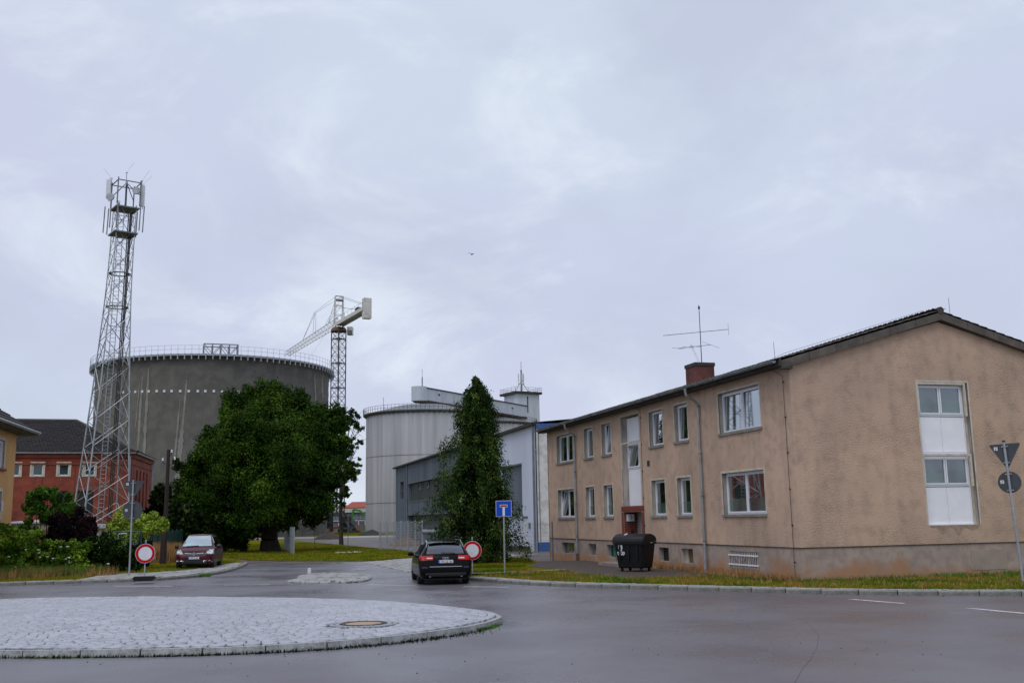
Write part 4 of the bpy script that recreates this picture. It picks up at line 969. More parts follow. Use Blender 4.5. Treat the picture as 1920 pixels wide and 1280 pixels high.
# local: x = into the building, y = along the long wall, wall plane x=0
ZW = 8.62
wf = lambda u, z, d: (d, u, z)
band = (23.0, 49.4, 4.42, 6.42, .35); low = (23.0, 49.6, -.1, 2.85, .5); win = (52.7, 55.2, 4.9, 6.85, .3)
gate = (2.84, 8.6, 2.35, 6.1, .25); dh = (1.6, 3.0, .30, 2.3, .12)
q = MB(); wall_grid(q, wf, -.6, 22.9, 0, ZW, [gate, dh], .2); q.build('gable_end_cladding', [mt['shedl'], mt['shedl']], parent=WH)
q = MB(); wall_grid(q, wf, 22.9, 58.5, -.1, ZW, [band, low, win], .3); q.build('long_wall_cladding', [mt['shed'], mt['shed']], parent=WH)
q = MB(); u = 0
for k in range(int(35/.5)):
    u = 23.2+k*.5
    for (a, c) in ((4.42 if 0 else 0, ZW),):
        segs = [(0, ZW)]
        for h in (band, low, win, gate, dh):
            if h[0]-.05 < u < h[1]+.05:
                ns = []
                for s0_, s1_ in segs:
                    if h[2] > s0_: ns.append((s0_, min(s1_, h[2])))
                    if h[3] < s1_: ns.append((max(s0_, h[3]), s1_))
                segs = ns
        for s0_, s1_ in segs:
            if s1_-s0_ > .1: q.box(-.02, .0, u-.04, u+.04, s0_+.01, s1_-.01)
o = q.build('cladding_ribs', mt['shed'], parent=WH); o['kind'] = 'stuff'
for nm, h, m in (('window_band', band, 'sheddark'), ('low_opening', low, 'sheddark'), ('stair_window', win, 'black'), ('roller_gate', gate, 'shed')):
    q = MB(); bxl(q, wf, h[0], h[1], max(h[2], 0), h[3], h[4]-.02, h[4]+.05); o = q.build(nm, mt[m], parent=WH)
    if nm == 'window_band':
        for u in (27.0, 30.2, 34.6, 39.0, 43.4):
            f = MB(); bxl(f, wf, u-.42, u+.42, 5.65, 6.38, .18, .30); fo = f.build('vent_window', mt['galv'], parent=o); g_ = MB(); bxl(g_, wf, u-.33, u+.33, 5.75, 6.38, .15, .18); g_.build('pane', mt['black'], parent=fo)
        for u in range(24, 49, 3):
            f = MB(); bxl(f, wf, u-.02, u+.02, 4.45, 6.40, .29, .32); f.build('glazing_bar', mt['shed'], parent=o)
    if nm == 'stair_window':
        f = MB(); bxl(f, wf, 53.9, 54.0, 4.9, 6.85, .22, .28); bxl(f, wf, 52.7, 55.2, 5.8, 5.9, .22, .28); f.build('frame', mt['galvdark'], parent=o)
q = MB(); bxl(q, wf, dh[0]+.04, dh[1]-.04, dh[2], dh[3]-.04, .06, .12); do = q.build('entrance_door', mt['signwhite'], parent=WH)
q = MB(); bxl(q, wf, dh[0]+.12, dh[0]+.3, 1.25, 1.33, .02, .06); q.build('handle', mt['black'], parent=do)
q = MB(); bxl(q, wf, dh[0]-.08, dh[1]+.08, dh[3], dh[3]+.1, -.03, .1); bxl(q, wf, dh[0]-.7, dh[0]-.3, 1.55, 1.95, -.05, -.036); q.build('door_lintel', mt['galvdark'], parent=WH)
q = MB(); q.box(-1.4, -.04, 1.0, 4.2, -.02, .32); q.build('door_step', mt['dirt'], parent=WH)
q = MB(); bxl(q, wf, -.75, 58.8, ZW, ZW+.18, -.35, .3); q.build('eaves_trim', mt['black'], parent=WH)
q = MB(); q.quad((-.3,-.75,ZW+.19), (-.3,58.8,ZW+.19), (14,58.8,ZW+1.5), (14,-.75,ZW+1.5)); q.build('warehouse_roof', mt['soot_shade'], parent=WH)
q = MB(); q.quad((0,58.5,0), (14,58.5,0), (14,58.5,ZW+1.4), (0,58.5,ZW)); q.quad((14,-.6,0), (14,58.5,0), (14,58.5,ZW+1.4), (14,-.6,ZW+1.4)); q.build('end_wall', mt['shed'], parent=WH)
for u in (49.9, 29.8, 23.1, -.45):
    q = MB(); q.tube((-.12,u,0), (-.12,u,ZW-.05), .075, n=8); q.build('downpipe', mt['galvdark'], parent=WH)
for fl in ((23, 49.6, 4.34, 4.42, -.06, .05), (23, 49.6, 6.42, 6.50, -.06, .05), (23, 49.6, 2.85, 2.95, -.08, .05), (2.8, 8.6, 6.1, 6.2, -.06, .03)): q = MB(); bxl(q, wf, *fl); q.build('flashing', mt['galvdark'], parent=WH)
# white hall next to it
p = G(1005, 1033)
WB = thing('white_hall', 'narrow white wall with blue painted foot and blue roof edge between warehouse and tan block', 'building', (1.48, 71.35, 0), WY)
q = MB(); q.box(0, 9, -.40, -.27, .62, 8.40); q.build('wall', mt['white'], parent=WB)
q = MB(); q.box(-.02, 9.02, -.42, -.27, -.05, .62); q.build('plinth', mt['blue'], parent=WB)
q = MB(); q.add([(-.05,-.52,8.40), (9.1,-.52,8.40), (9.1,-.27,8.40), (-.05,-.27,8.40), (-.05,-.52,8.72), (9.1,-.52,8.72), (9.1,-.27,8.9), (-.05,-.27,8.72)], [(0,3,2,1),(4,5,6,7),(0,1,5,4),(1,2,6,5),(2,3,7,6),(3,0,4,7)]); q.build('roof_edge', mt['blue'], parent=WB)
q = MB(); q.path([(.12,-.43,8.3), (.1,-.43,5.0), (.12,-.43,.3)], .03, 5); q.build('cable', mt['galvdark'], parent=WB)

# ================================================================ FAR FACTORY
FB = thing('factory_hall', 'far low factory hall with cream fascia and grey glazed front, seen past the silo', 'building', (0,0,0))
Yf = 250
def fz(x, y, Y=Yf): return at(x, y, Y)
x0, x1 = fz(600, 990).x, fz(760, 990).x
zt_, zb_ = fz(660, 960).z, fz(660, 952).z
q = MB(); q.box(x0, x1, Yf, Yf+20, 0, fz(665, 960).z); q.build('wall', mt['galvdark'], parent=FB)
q = MB(); q.box(x0-1, x1, Yf-.8, Yf+20, fz(665, 960).z, fz(665, 953).z); q.build('fascia', mt['cranew'], parent=FB)
n = 22
gl = mat('far_glazing', (.20,.25,.29), .3, (.26,.31,.35), .2, 3)
for k in range(n):
    a = x0+(x1-x0)*(k+.06)/n; c_ = x0+(x1-x0)*(k+.94)/n
    q = MB(); q.box(a, c_, Yf-.15, Yf-.02, fz(665, 973).z, fz(665, 961).z); q.build('window', gl, parent=FB)
q = MB(); q.box(x0, x1, Yf-1.4, Yf-1.2, fz(665, 976).z, fz(665, 974.5).z)
for k in range(14): xx = x0+(x1-x0)*k/13; q.box(xx-.1, xx+.1, Yf-1.4, Yf-1.2, 0, fz(665, 975).z)
q.build('gantry', mt['signwhite'], parent=FB)
q = MB(); q.box(x0, x1, Yf-3.2, Yf-3.0, .0, 1.5); q.build('grey_screen_wall', mt['galvdark'], parent=FB)
q = MB()
q.box(fz(632,1).x, fz(665,1).x, Yf-6, Yf-5.8, fz(650,988.5).z, fz(650,986.5).z); q.box(fz(667,1).x, fz(690,1).x, Yf-6, Yf-5.8, fz(650,986.5).z, fz(650,985).z)
for xx in (636, 645, 656, 664, 668, 676, 686): a = fz(xx, 1).x; q.box(a-.1, a+.1, Yf-6, Yf-5.8, 0, fz(650,987).z)
o = q.build('red_barrier', mt['redpaint']); tag(o, 'low red barrier rail on posts in front of the far factory hall', 'barrier')
for (xa, xb, yb, yt, yy, lab) in ((657, 700, 951, 940, 300, 'red tiled gable roof house rising behind the far factory hall'), (617, 637, 972, 956, 310, 'small far house with red roof seen through the crane foot'), (650, 660, 952, 946, 305, 'small red roof bay left of the larger far red roof')):
    q = MB(); a, c_ = fz(xa, 1, yy).x, fz(xb, 1, yy).x; zb2, zt2 = fz(xa, yb, yy).z, fz(xa, yt, yy).z
    r_ = thing('far_house', lab, 'house', (0,0,0), 0, 'far red-roofed houses')
    q.box(a, c_, yy, yy+8, 0, zb2); q.build('wall', mt['cranew'], parent=r_)
    q = MB(); m_ = (a+c_)/2; w_ = (c_-a)*.18
    q.add([(a-.4,yy-.4,zb2), (c_+.4,yy-.4,zb2), (c_+.4,yy+8,zb2), (a-.4,yy+8,zb2), (a+w_,yy+4,zt2), (c_-w_,yy+4,zt2)], [(0,1,5,4), (1,2,5), (2,3,4,5), (3,0,4), (0,3,2,1)]); q.build('roof', mt['redroof'], parent=r_)
# green material handler
e0 = at(656, 985, 225); EX = thing('material_handler', 'green articulated digger arm on a dark machine near the crane foot', 'excavator', (e0.x, 225, 0))
q = MB(); q.box(-2.2, 1.0, -1, 1, .9, 2.6); q.box(-1.2, .2, -.9, .6, 2.6, 3.6); q.build('cab', mt['galvdark'], parent=EX)
q = MB(); q.box(-2.4, 1.2, -1.2, 1.2, 0, .8); q.build('tracks', mt['black'], parent=EX)
q = MB(); q.bar((.2,0,2.2), (.8,0,4.9), .5, .45); q.bar((.8,0,4.9), (2.2,0,4.6), .45); q.bar((2.2,0,4.6), (4.6,0,2.4), .4, .35); q.build('arm', mt['machine'], parent=EX)
q = MB(); q.bar((4.4,0,2.6), (5.3,0,2.3), .6, .5); q.build('grab', mt['machine'], parent=EX)

# ================================================================ TOWER CRANE
Yc = 215.0; cb = at(631, 985, Yc)
CR = thing('tower_crane', 'tower crane with dark lattice mast and white jib reaching over the concrete silo', 'crane', (cb.x, Yc, 0))
def lattice(q, p0, p1, w0, w1, n, r, rd, rot=pi/4, sides=4, xb=True):
    p0 = Vector(p0); p1 = Vector(p1); d = (p1-p0).normalized(); u = Vector((1,0,0)) if abs(d.x) < .9 else Vector((0,0,1))
    a = d.cross(u).normalized(); b_ = d.cross(a).normalized()
    def pt(k, i):
        t = k/n; w = w0+(w1-w0)*t; an = rot+2*pi*i/sides
        return p0+(p1-p0)*t+(a*cos(an)+b_*sin(an))*w/sqrt(2)
    for i in range(sides): q.tube(pt(0, i), pt(n, i), r, n=5)
    for k in range(n):
        for i in range(sides):
            j = (i+1) % sides
            q.tube(pt(k, i), pt(k+1, j), rd, n=4, cap=False)
            if xb: q.tube(pt(k, j), pt(k+1, i), rd, n=4, cap=False)
            q.tube(pt(k+1, i), pt(k+1, j), rd, n=4, cap=False)
zs_ = at(635, 622, Yc).z
q = MB(); lattice(q, (0,0,4), (0,0,zs_), 2.15, 2.15, 22, .13, .045, rot=radians(8)); q.build('mast', mt['craneg'], parent=CR)
for k in range(1, 8):
    zz = 4+(zs_-4)*k/7.3
    q = MB(); q.box(-1.0, 1.0, -1.0, 1.0, zz, zz+.1); o = q.build('mast_platform', mt['craneg'], parent=CR); o.rotation_euler = (0,0,radians(53))
q = MB()
for sx in (-1, 1):
    for sy in (-1, 1):
        q.bar((sx*3.6, sy*3.6, .3), (sx*.9, sy*.9, 4.6), .35); q.bar((sx*1.1, sy*1.1, .3), (sx*1.1, sy*1.1, 4.4), .35)
        q.box(sx*3.6-.7, sx*3.6+.7, sy*3.6-.7, sy*3.6+.7, 0, .5)
for a, b_ in (((-3.6,-3.6), (3.6,-3.6)), ((3.6,-3.6), (3.6,3.6)), ((3.6,3.6), (-3.6,3.6)), ((-3.6,3.6), (-3.6,-3.6))):
    for zz in (1.1, 2.2, 3.6): f = .95 if zz < 2 else .7 if zz < 3 else .38; q.bar((a[0]*f, a[1]*f, zz), (b_[0]*f, b_[1]*f, zz), .22)
q.build('base_frame', mt['craneg'], parent=CR)
q = MB()
for sx in (-2.6, 1.4):
    q = MB(); q.box(sx, sx+1.2, -2.4, 2.4, 1.0, 3.3); q.build('base_ballast', mt['soot_shade'], parent=CR)
O = Vector((0,0,zs_))
q = MB(); q.lathe([(.01,0), (1.7,0), (1.7,.35), (1.35,.9), (.01,.9)], (0,0,zs_), 14); q.build('slewing_ring', mt['rust'], parent=CR)
# jib heading: tip seen at (540,668); counterweight at (683,585)
tipd = at(537, 670, Yc-28)-Vector((cb.x, Yc, 0)); hd = Vector((tipd.x, tipd.y, 0)).normalized()
# solve a level jib: pick the depth where the tip ray reaches jib height
zj = zs_+1.6
tip = None
for Yt in np.arange(150, 330, .5):
    pz = at(537, 669, Yt)
    if pz.z > zj-.6: tip = pz-Vector((cb.x, Yc, 0)); break
tip = tip or Vector((-14, -30, zj)); J0 = Vector((0,0,zj)); J1 = Vector((tip.x, tip.y, zj-.3)); jd = Vector((J1.x, J1.y, 0)).normalized(); jn = Vector((-jd.y, jd.x, 0))
q = MB(); L3 = 18
def jp(t, i):
    c_ = J0+(J1-J0)*t; w = .8-.2*t
    return c_+(jn*w if i == 0 else -jn*w if i == 1 else Vector((0,0,1.75-.5*t)))
for i in range(3): q.tube(jp(0.02, i), jp(1, i), .075 if i == 2 else .06, n=5)
for k in range(L3):
    t0, t1, tm = k/L3, (k+1)/L3, (k+.5)/L3
    for i in (0, 1): q.tube(jp(t0, i), jp(tm, 2), .032, n=4, cap=False); q.tube(jp(tm, 2), jp(t1, i), .032, n=4, cap=False)
    q.tube(jp(t0, 0), jp(t0, 1), .035, n=4, cap=False); q.tube(jp(t0, 0), jp(t1, 1), .03, n=4, cap=False)
q.build('jib', mt['cranew'], parent=CR)
cwl = None
for Ycw in np.arange(150, 330, .5):
    pz = at(682, 585, Ycw)-Vector((cb.x, Yc, 0))
    if (Vector((pz.x, pz.y, 0)).normalized()-(-jd)).length < .04: cwl = Vector((pz.x, pz.y, 0)).length; break
cwd = -jd
if cwl is None or cwl > 26: cwl = 13.5
CW = Vector((0,0,zj))+cwd*cwl
q = MB(); n2 = jn
for s_ in (-.85, .85): q.bar(J0+n2*s_+Vector((0,0,-.1)), CW+n2*s_+Vector((0,0,-.1)), .25, .75)
for k in range(9): c_ = J0+(CW-J0)*k/8; q.bar(c_-n2*.85, c_+n2*.85, .15, .5)
q.bar(J0+Vector((0,0,.0)), CW, 1.7, .08); q.build('counter_jib', mt['cranew'], parent=CR)
q = MB()
for s_ in (-.95, .95):
    q.tube(J0+n2*s_+Vector((0,0,1.2)), CW+n2*s_+Vector((0,0,1.2)), .035, n=4)
    for k in range(9): c_ = J0+(CW-J0)*k/8+n2*s_; q.tube(c_, c_+Vector((0,0,1.2)), .03, n=4)
q.build('counter_jib_rail', mt['galv'], parent=CR)
for k, off in enumerate((-.32, .38)):
    q = MB(); c_ = CW+cwd*off; P = []
    for sx in (-.3, .3):
        for sy in (-.78, .78):
            for zz in (-2.1, 2.0): P.append(c_+cwd*sx+n2*sy+Vector((0,0,zz)))
    q.add(P, [(0,1,3,2), (4,6,7,5), (0,4,5,1), (2,3,7,6), (0,2,6,4), (1,5,7,3)]); q.build('counterweight', mt['cranew'], parent=CR)
q = MB(); c_ = J0+(CW-J0)*.72
for k in range(3): q.tube(c_-n2*.6+cwd*k*.5+Vector((0,0,.7)), c_+n2*.6+cwd*k*.5+Vector((0,0,.7)), .38, n=10)
q.bar(c_-cwd*.8+Vector((0,0,.25)), c_+cwd*1.9+Vector((0,0,.25)), 1.5, .2); q.build('hoist_winch', mt['soot_shade'], parent=CR)
zp = at(641, 555, Yc).z
PK = Vector((0,0,zp))
q = MB()
for s_ in (-1, 1):
    for f_ in (-1, 1):
        q.tube(J0+n2*s_*.9+jd*f_*.8, PK+n2*s_*.85+jd*f_*.22, .10, n=5)
    m0 = [J0+n2*s_*.9+jd*.8, PK+n2*s_*.85+jd*.22]; m1 = [J0+n2*s_*.9-jd*.8, PK+n2*s_*.85-jd*.22]
    for k in range(9):
        a = m0[0].lerp(m0[1], k/9); b_ = m1[0].lerp(m1[1], (k+1)/9); q.tube(a, b_, .045, n=4)
for k in (3, 6, 8, 9):
    for f_ in (-1, 1):
        t = k/9; q.tube((J0+n2*.9+jd*f_*.8).lerp(PK+n2*.85+jd*f_*.22, t), (J0-n2*.9+jd*f_*.8).lerp(PK-n2*.85+jd*f_*.22, t), .06, n=4)
q.build('tower_head', mt['cranew'], parent=CR)
q = MB(); c_ = J0.lerp(PK, .84); q.bar(c_-n2*.8, c_+n2*.8, .9, .12); q.build('head_platform', mt['soot_shade'], parent=CR)
def pend(a, b_, nm='pendant_line', r=.035):
    q = MB(); q.tube(a, b_, r, n=4); q.build(nm, mt['galvdark'], parent=CR)
jt = lambda t: J0+(J1-J0)*t+Vector((0,0,1.75-.5*t))
mid_ = J0+(J1-J0)*.42+Vector((0,0,6.2))
for s_ in (-.6, .6):
    pend(PK+n2*s_, jt(.18)); pend(PK+n2*s_-Vector((0,0,2)), jt(.22)+n2*s_*.3)
    pend(PK+n2*s_, mid_+n2*s_*.3); pend(mid_+n2*s_*.3, jt(.66)); pend(mid_+n2*s_*.3, jt(.43)+n2*s_*.5)
    pend(PK+n2*s_, CW+n2*s_+Vector((0,0,.6))); pend(PK+n2*s_-Vector((0,0,2.5)), J0+(CW-J0)*.75+n2*s_+Vector((0,0,.6)))
q = MB(); c_ = Vector((0,0,zs_-1.0))+n2*(-1.9 if (n2.x < 0) else 1.9)+cwd*.6
q.box(c_.x-.1, c_.x+1.0, c_.y-.9, c_.y+.9, zs_-.6, zs_+1.0); q.build('cab', mt['cranew'], parent=CR)
q = MB(); q.box(c_.x-.08, c_.x+1.02, c_.y-.95, c_.y+.5, zs_-.7, zs_+.2); q.build('cab_glass', mt['glassG'], parent=CR)
pend(jt(.05), at(575, 680, Yc-12)-Vector((cb.x, Yc, 0)), 'hoist_cable', .02)

# ================================================================ LATTICE RADIO MAST
Ym = 76.0; MX = (at(192, 930, Ym).x+at(193, 960, Ym).x)/2; MX = -30.55
LM = thing('radio_mast', 'tall slender galvanised lattice phone mast with panel antennas before the red brick house', 'radio mast', (MX, Ym, 0))
prof_h = [(0, 2.42), (2, 2.28), (4, 2.13), (6, 1.97), (8, 1.80), (10, 1.65), (12, 1.50), (14, 1.36), (16, 1.24), (18, 1.13), (19.6, 1.05), (21.3, 1.0), (23, .97), (24.7, .96), (26.6, .95)]
phi = [radians(-8+90*i) for i in range(4)]
def shift(z): return (z/26.6)**1.0*.78 if z > 0 else 0
shx = [(0, 0.0), (26.6, .75)]
def leg(i, k):
    z, h = prof_h[k]; return Vector((h*cos(phi[i])+z*.75/26.6*1.0, h*sin(phi[i]), z))
for i in range(4):
    q = MB()
    for k in range(len(prof_h)-1): q.tube(leg(i, k), leg(i, k+1), .075-.003*k, .075-.003*(k+1), n=8)
    q.build('leg', mt['galv'], parent=LM, smooth=True)
for k in range(len(prof_h)-1):
    for i in range(4):
        j = (i+1) % 4
        rr_ = .030 if k < 9 else .021
        for a, b_ in ((leg(i, k), leg(j, k+1)), (leg(j, k), leg(i, k+1))):
            q = MB(); q.tube(a, b_, rr_, n=5); q.build('brace', mt['galv'] if (i+k) % 3 and k < 9 else mt['galvdark'], parent=LM)  # top braces coloured darker, as a silhouette against the sky
        q = MB(); q.tube(leg(i, k).lerp(leg(i, k+1), .5), leg(j, k).lerp(leg(j, k+1), .5), .014, n=4); q.build('cross_bar', mt['galvdark'], parent=LM)
q = MB(); la = lambda z: Vector((.55*(1-z/40)-.35+z*.75/26.6, -.55*(1-z/40), z))
for s_ in (-.2, .2):
    P_ = [la(z)+Vector((s_, 0, 0)) for z in (0, 8, 16, 27)]; q.path(P_, .03, 4)
for k in range(88): p_ = la(.3+k*.3); q.tube(p_+Vector((-.2,0,0)), p_+Vector((.2,0,0)), .016, n=4, cap=False)
q.build('ladder', mt['galv'], parent=LM)
q = MB()
for s_ in (0, .12, .24): q.path([la(z)+Vector((.42+s_, .35, 0)) for z in (0, 8, 16, 26)], .045, 5)
q.build('cable_run', mt['soot_shade'], parent=LM)
for zz, hh in ((26.3, 1.25), (24.3, 1.25)):
    q = MB(); c_ = Vector((zz*.75/26.6, 0, zz)); P = [(c_.x+hh*cos(p_), c_.y+hh*sin(p_)) for p_ in phi]; q.prism(P, zz, zz+.10); q.build('platform', mt['galvdark'], parent=LM)
for zz in (18.6, 21.2):
    q = MB(); c_ = Vector((zz*.75/26.6, 0, zz)); q.disc((c_.x, 0, zz), .85, (0,0,1), .05, 8, .64); q.build('rest_platform', mt['galvdark'], parent=LM)
q = MB()
for i in range(4):
    for dd in (-.18, .18):
        a = phi[i]+dd; q.tube((1.5*cos(a)+.66, 1.5*sin(a), 24.5), (1.5*cos(a)+.72, 1.5*sin(a), 26.6), .045, n=5)
for i in range(4):
    j = (i+1) % 4
    q.tube((1.2*cos(phi[i])+.75, 1.2*sin(phi[i]), 26.5), (1.2*cos(phi[i])+.78, 1.2*sin(phi[i]), 28.6), .05, n=6)
    q.tube((1.2*cos(phi[i])+.78, 1.2*sin(phi[i]), 28.4), (1.2*cos(phi[j])+.78, 1.2*sin(phi[j]), 28.4), .045, n=5)
    q.tube((1.2*cos(phi[i])+.76, 1.2*sin(phi[i]), 27.4), (.78, 0, 28.5), .035, n=5); q.tube((.78,0,26.5), (.78,0,28.6), .07, n=6)
q.build('head_frame', mt['galvdark'], parent=LM)
for (x_, y_, z0_, z1_) in ((-.62+.1, -.2, 27.2, 28.7), (2.02, .1, 26.6, 28.3)):
    q = MB(); q.box(x_-.16, x_+.16, y_-.08, y_+.08, z0_, z1_); q.tube((x_, y_+.14, z0_-.2), (x_, y_+.14, z1_+.2), .03, n=5); q.build('panel_antenna', mt['signwhite'], parent=LM)
for (x_, y_, z_) in ((-.2, -.5, 27.2), (1.75, -.4, 27.7)):
    q = MB(); q.disc((x_, y_, z_), .3, (0,-1,.05), .14, 18); q.build('dish_antenna', mt['galv'], parent=LM)
for (x_, y_, z_, dx_) in ((-.4, 0, 28.9, -.7), (1.1, -.9, 29.0, .55), (1.9, .2, 28.7, .55), (1.6, .9, 28.5, .8)):
    q = MB(); q.tube((x_, y_, 28.0), (x_, y_, z_), .03, n=5); q.tube((x_-.1, y_, z_), (x_+.1, y_, z_), .03, n=5); q.tube((x_, y_, z_), (x_+dx_, y_, z_+.85), .008, n=4); q.build('whip_antenna', mt['galv'], parent=LM)

# ================================================================ RED BRICK HOUSE
RH = thing('brick_house', 'two-storey red brick house with dark tiled hipped roof behind the radio mast', 'house', (0,0,0))
Yr = 88.0; c0 = at(249, 850, Yr); zE = c0.z; cR = Vector((c0.x, c0.y, 0))
fd = Vector((-sin(radians(66)), -cos(radians(66)), 0)); fd = Vector((-.955, -.297, 0)).normalized()      # front, going left and nearer
sd_ = Vector((sin(radians(-11.2)), cos(radians(-11.2)), 0))      # right flank, going back
FLn, FDp = 30.0, 11.0
rf = lambda u, z, d: tuple(cR+fd*u+sd_*d+Vector((0,0,z)))
rs = lambda u, z, d: tuple(cR+sd_*u+fd*d+Vector((0,0,z)))
wz = (5.35, 6.85)
ws = []
def u_at(px, z=6.5):
    d = ray(px, 880); nrm = Vector((-fd.y, fd.x, 0)); t = (cR-CAMP).dot(nrm)/d.dot(nrm); return ((CAMP+d*t)-cR).dot(fd)
def z_at(px, py):
    d = ray(px, py); nrm = Vector((-fd.y, fd.x, 0)); t = (cR-CAMP).dot(nrm)/d.dot(nrm); return (CAMP+d*t).z
for px in (168, 119.5, 70.5, 27): u = u_at(px); ws.append((u-.58, u+.58, z_at(119, 891), z_at(119, 866), .18))
ls_ = []
for px in (163, 116, 67): u = u_at(px); ls_.append((u-.62, u+.62, z_at(119, 965), z_at(119, 920), .18))
q = MB(); wall_grid(q, rf, 0, FLn, -.2, zE, ws+ls_, .18, 0); q.build('front_wall', [mt['redbrick'], mt['redbrick']], parent=RH)
sw = [(2.2+k*1.9, 3.0+k*1.9, 1.2, zE-1.3, .15) for k in range(4)]
q = MB(); wall_grid(q, rs, 0, FDp, -.2, zE, sw, .15, 0); q.build('side_wall', [mt['redbrick'], mt['redbrick']], parent=RH)
def bx3(mb, mp, a, c, d, e, n0, n1): bxl(mb, mp, a, c, d, e, n0, n1)
for h in ws:
    q = MB(); a, c, d, e = h[:4]; t = .17
    for r_ in ((a, c, e-t, e+.04), (a, a+t, d, e-t), (c-t, c, d, e-t), (a, c, d-.1, d)): bx3(q, rf, *r_, -.04, .17)
    w_ = q.build('window', mt['trim'], parent=RH)
    q = MB()
    for r_ in ((a+t, c-t, e-t-.08, e-t), (a+t, a+t+.08, d, e-t), (c-t-.08, c-t, d, e-t), (a+t, c-t, d, d+.08)): bx3(q, rf, *r_, .06, .14)
    q.build('frame', mt['pvc'], parent=w_)
    q = MB(); bx3(q, rf, a+t, c-t, d, e-t, .14, .17); q.build('pane', mt['glassG'], parent=w_)
for h in ls_:
    q = MB(); bx3(q, rf, h[0], h[1], h[2], h[3], .15, .19); w_ = q.build('window', mt['black'], parent=RH)
    q = MB(); m_ = (h[0]+h[1])/2; bx3(q, rf, m_-.03, m_+.03, h[2], h[3], .12, .15); 
    for k in (1, 2): zz = h[2]+(h[3]-h[2])*k/3; bx3(q, rf, h[0], h[1], zz-.025, zz+.025, .12, .149)
    q.build('glazing_bar', mt['soot_shade'], parent=w_)
for h in sw:
    q = MB(); bx3(q, rs, h[0], h[1], h[2], h[3], .12, .16); q.build('window', mt['black'], parent=RH)
q = MB(); bx3(q, rf, -.12, FLn, zE-.35, zE, -.14, .0); bx3(q, rf, -.06, FLn, zE-.95, zE-.8, -.06, .0); bx3(q, rs, 0, FDp, zE-.35, zE, -.14, .0); bx3(q, rs, 0, FDp, zE-.95, zE-.8, -.06, .0); q.build('brick_cornice', mt['redbrick'], parent=RH)
q = MB()
for u in (2.2, 4.5, 7.0, 9.5, 12, 14.5): bx3(q, rf, u-.02, u+.02, 0, zE-.95, -.012, .0)
q.build('wall_joint', mt['soot_shade'], parent=RH)
q = MB(); bx3(q, rf, -.35, FLn, zE, zE+.14, -.42, -.14); bx3(q, rs, -.3, FDp, zE, zE+.14, -.42, -.14); gq = q.build('gutter', mt['galv'], parent=RH)
q = MB(); q.tube(rf(.15, .5, -.12), rf(.15, zE-.2, -.12), .06, n=6); q.build('downpipe', mt['galv'], parent=RH)
q = MB(); q.path([rs(FDp-.6, zE, -.35), rs(FDp-.6, zE-1, -.14), rs(FDp-.6, .5, -.12)], .06, 6); q.build('downpipe', mt['galv'], parent=RH)
# hipped roof in courses of tiles
zR = z_at(110, 788)+1.1; zR = at(193, 789, Yr+3.5).z
off = .45
def cnr(u, w, z): return cR+fd*u+sd_*w+Vector((0,0,z))
hipu = FDp/2*1.05
q = MB(); nC = 26
for k in range(nC):
    t0, t1 = k/nC, (k+1)/nC; z0_ = zE+.1+(zR-zE)*t0; z1_ = zE+.1+(zR-zE)*t1; w0, w1 = -off+(FDp/2+off)*t0, -off+(FDp/2+off)*t1; u0_, u1_ = -off+(hipu+off)*t0, -off+(hipu+off)*t1
    up = .055
    A_, B_, C_, D_ = cnr(u0_, w0, z0_+up), cnr(FLn, w0, z0_+up), cnr(FLn, w1, z1_), cnr(u1_, w1, z1_)
    q.quad(A_, B_, C_, D_); q.quad(cnr(u0_, w0, z0_-.0), cnr(FLn, w0, z0_-.0), B_, A_)
    wb0, wb1 = FDp+off-(FDp/2+off)*t0, FDp+off-(FDp/2+off)*t1
    q.quad(cnr(u0_, w0, z0_+up), cnr(u0_, wb0, z0_+up), cnr(u1_, wb1, z1_), cnr(u1_, w1, z1_)); q.quad(cnr(u0_, w0, z0_), cnr(u0_, wb0, z0_), cnr(u0_, wb0, z0_+up), cnr(u0_, w0, z0_+up))
    q.quad(cnr(u0_, wb0, z0_+up), cnr(FLn, wb0, z0_+up), cnr(FLn, wb1, z1_), cnr(u1_, wb1, z1_))
o = q.build('roof', mt['rooftile2'], parent=RH)
q = MB(); V0 = []
for k in range(nC):    # single tiles set along each course of the front slope
    t0 = (k+.02)/nC; z0_ = zE+.1+(zR-zE)*t0+.06; w0 = -off+(FDp/2+off)*t0; u0_ = -off+(hipu+off)*t0
    u = u0_+(.15 if k % 2 else 0)
    while u < 24:
        h_ = random.uniform(.0, .035); t1 = t0+.9/nC; z1_ = zE+.1+(zR-zE)*t1+.02; w1 = -off+(FDp/2+off)*t1
        q.quad(cnr(u, w0-.02, z0_+h_), cnr(u+.26, w0-.02, z0_+h_), cnr(u+.26, w1, z1_+h_), cnr(u, w1, z1_+h_)); q.quad(cnr(u, w0-.02, z0_+h_-.05), cnr(u+.26, w0-.02, z0_+h_-.05), cnr(u+.26, w0-.02, z0_+h_), cnr(u, w0-.02, z0_+h_))
        u += .29
o = q.build('roof_tiles', mt['rooftile2'], parent=RH); o['kind'] = 'stuff'
q = MB(); q.tube(cnr(hipu, FDp/2, zR+.1), cnr(FLn, FDp/2, zR+.1), .14, n=6); q.tube(cnr(-off, -off, zE+.15), cnr(hipu, FDp/2, zR+.1), .13, n=6); q.build('ridge_caps', mt['tile'], parent=RH)

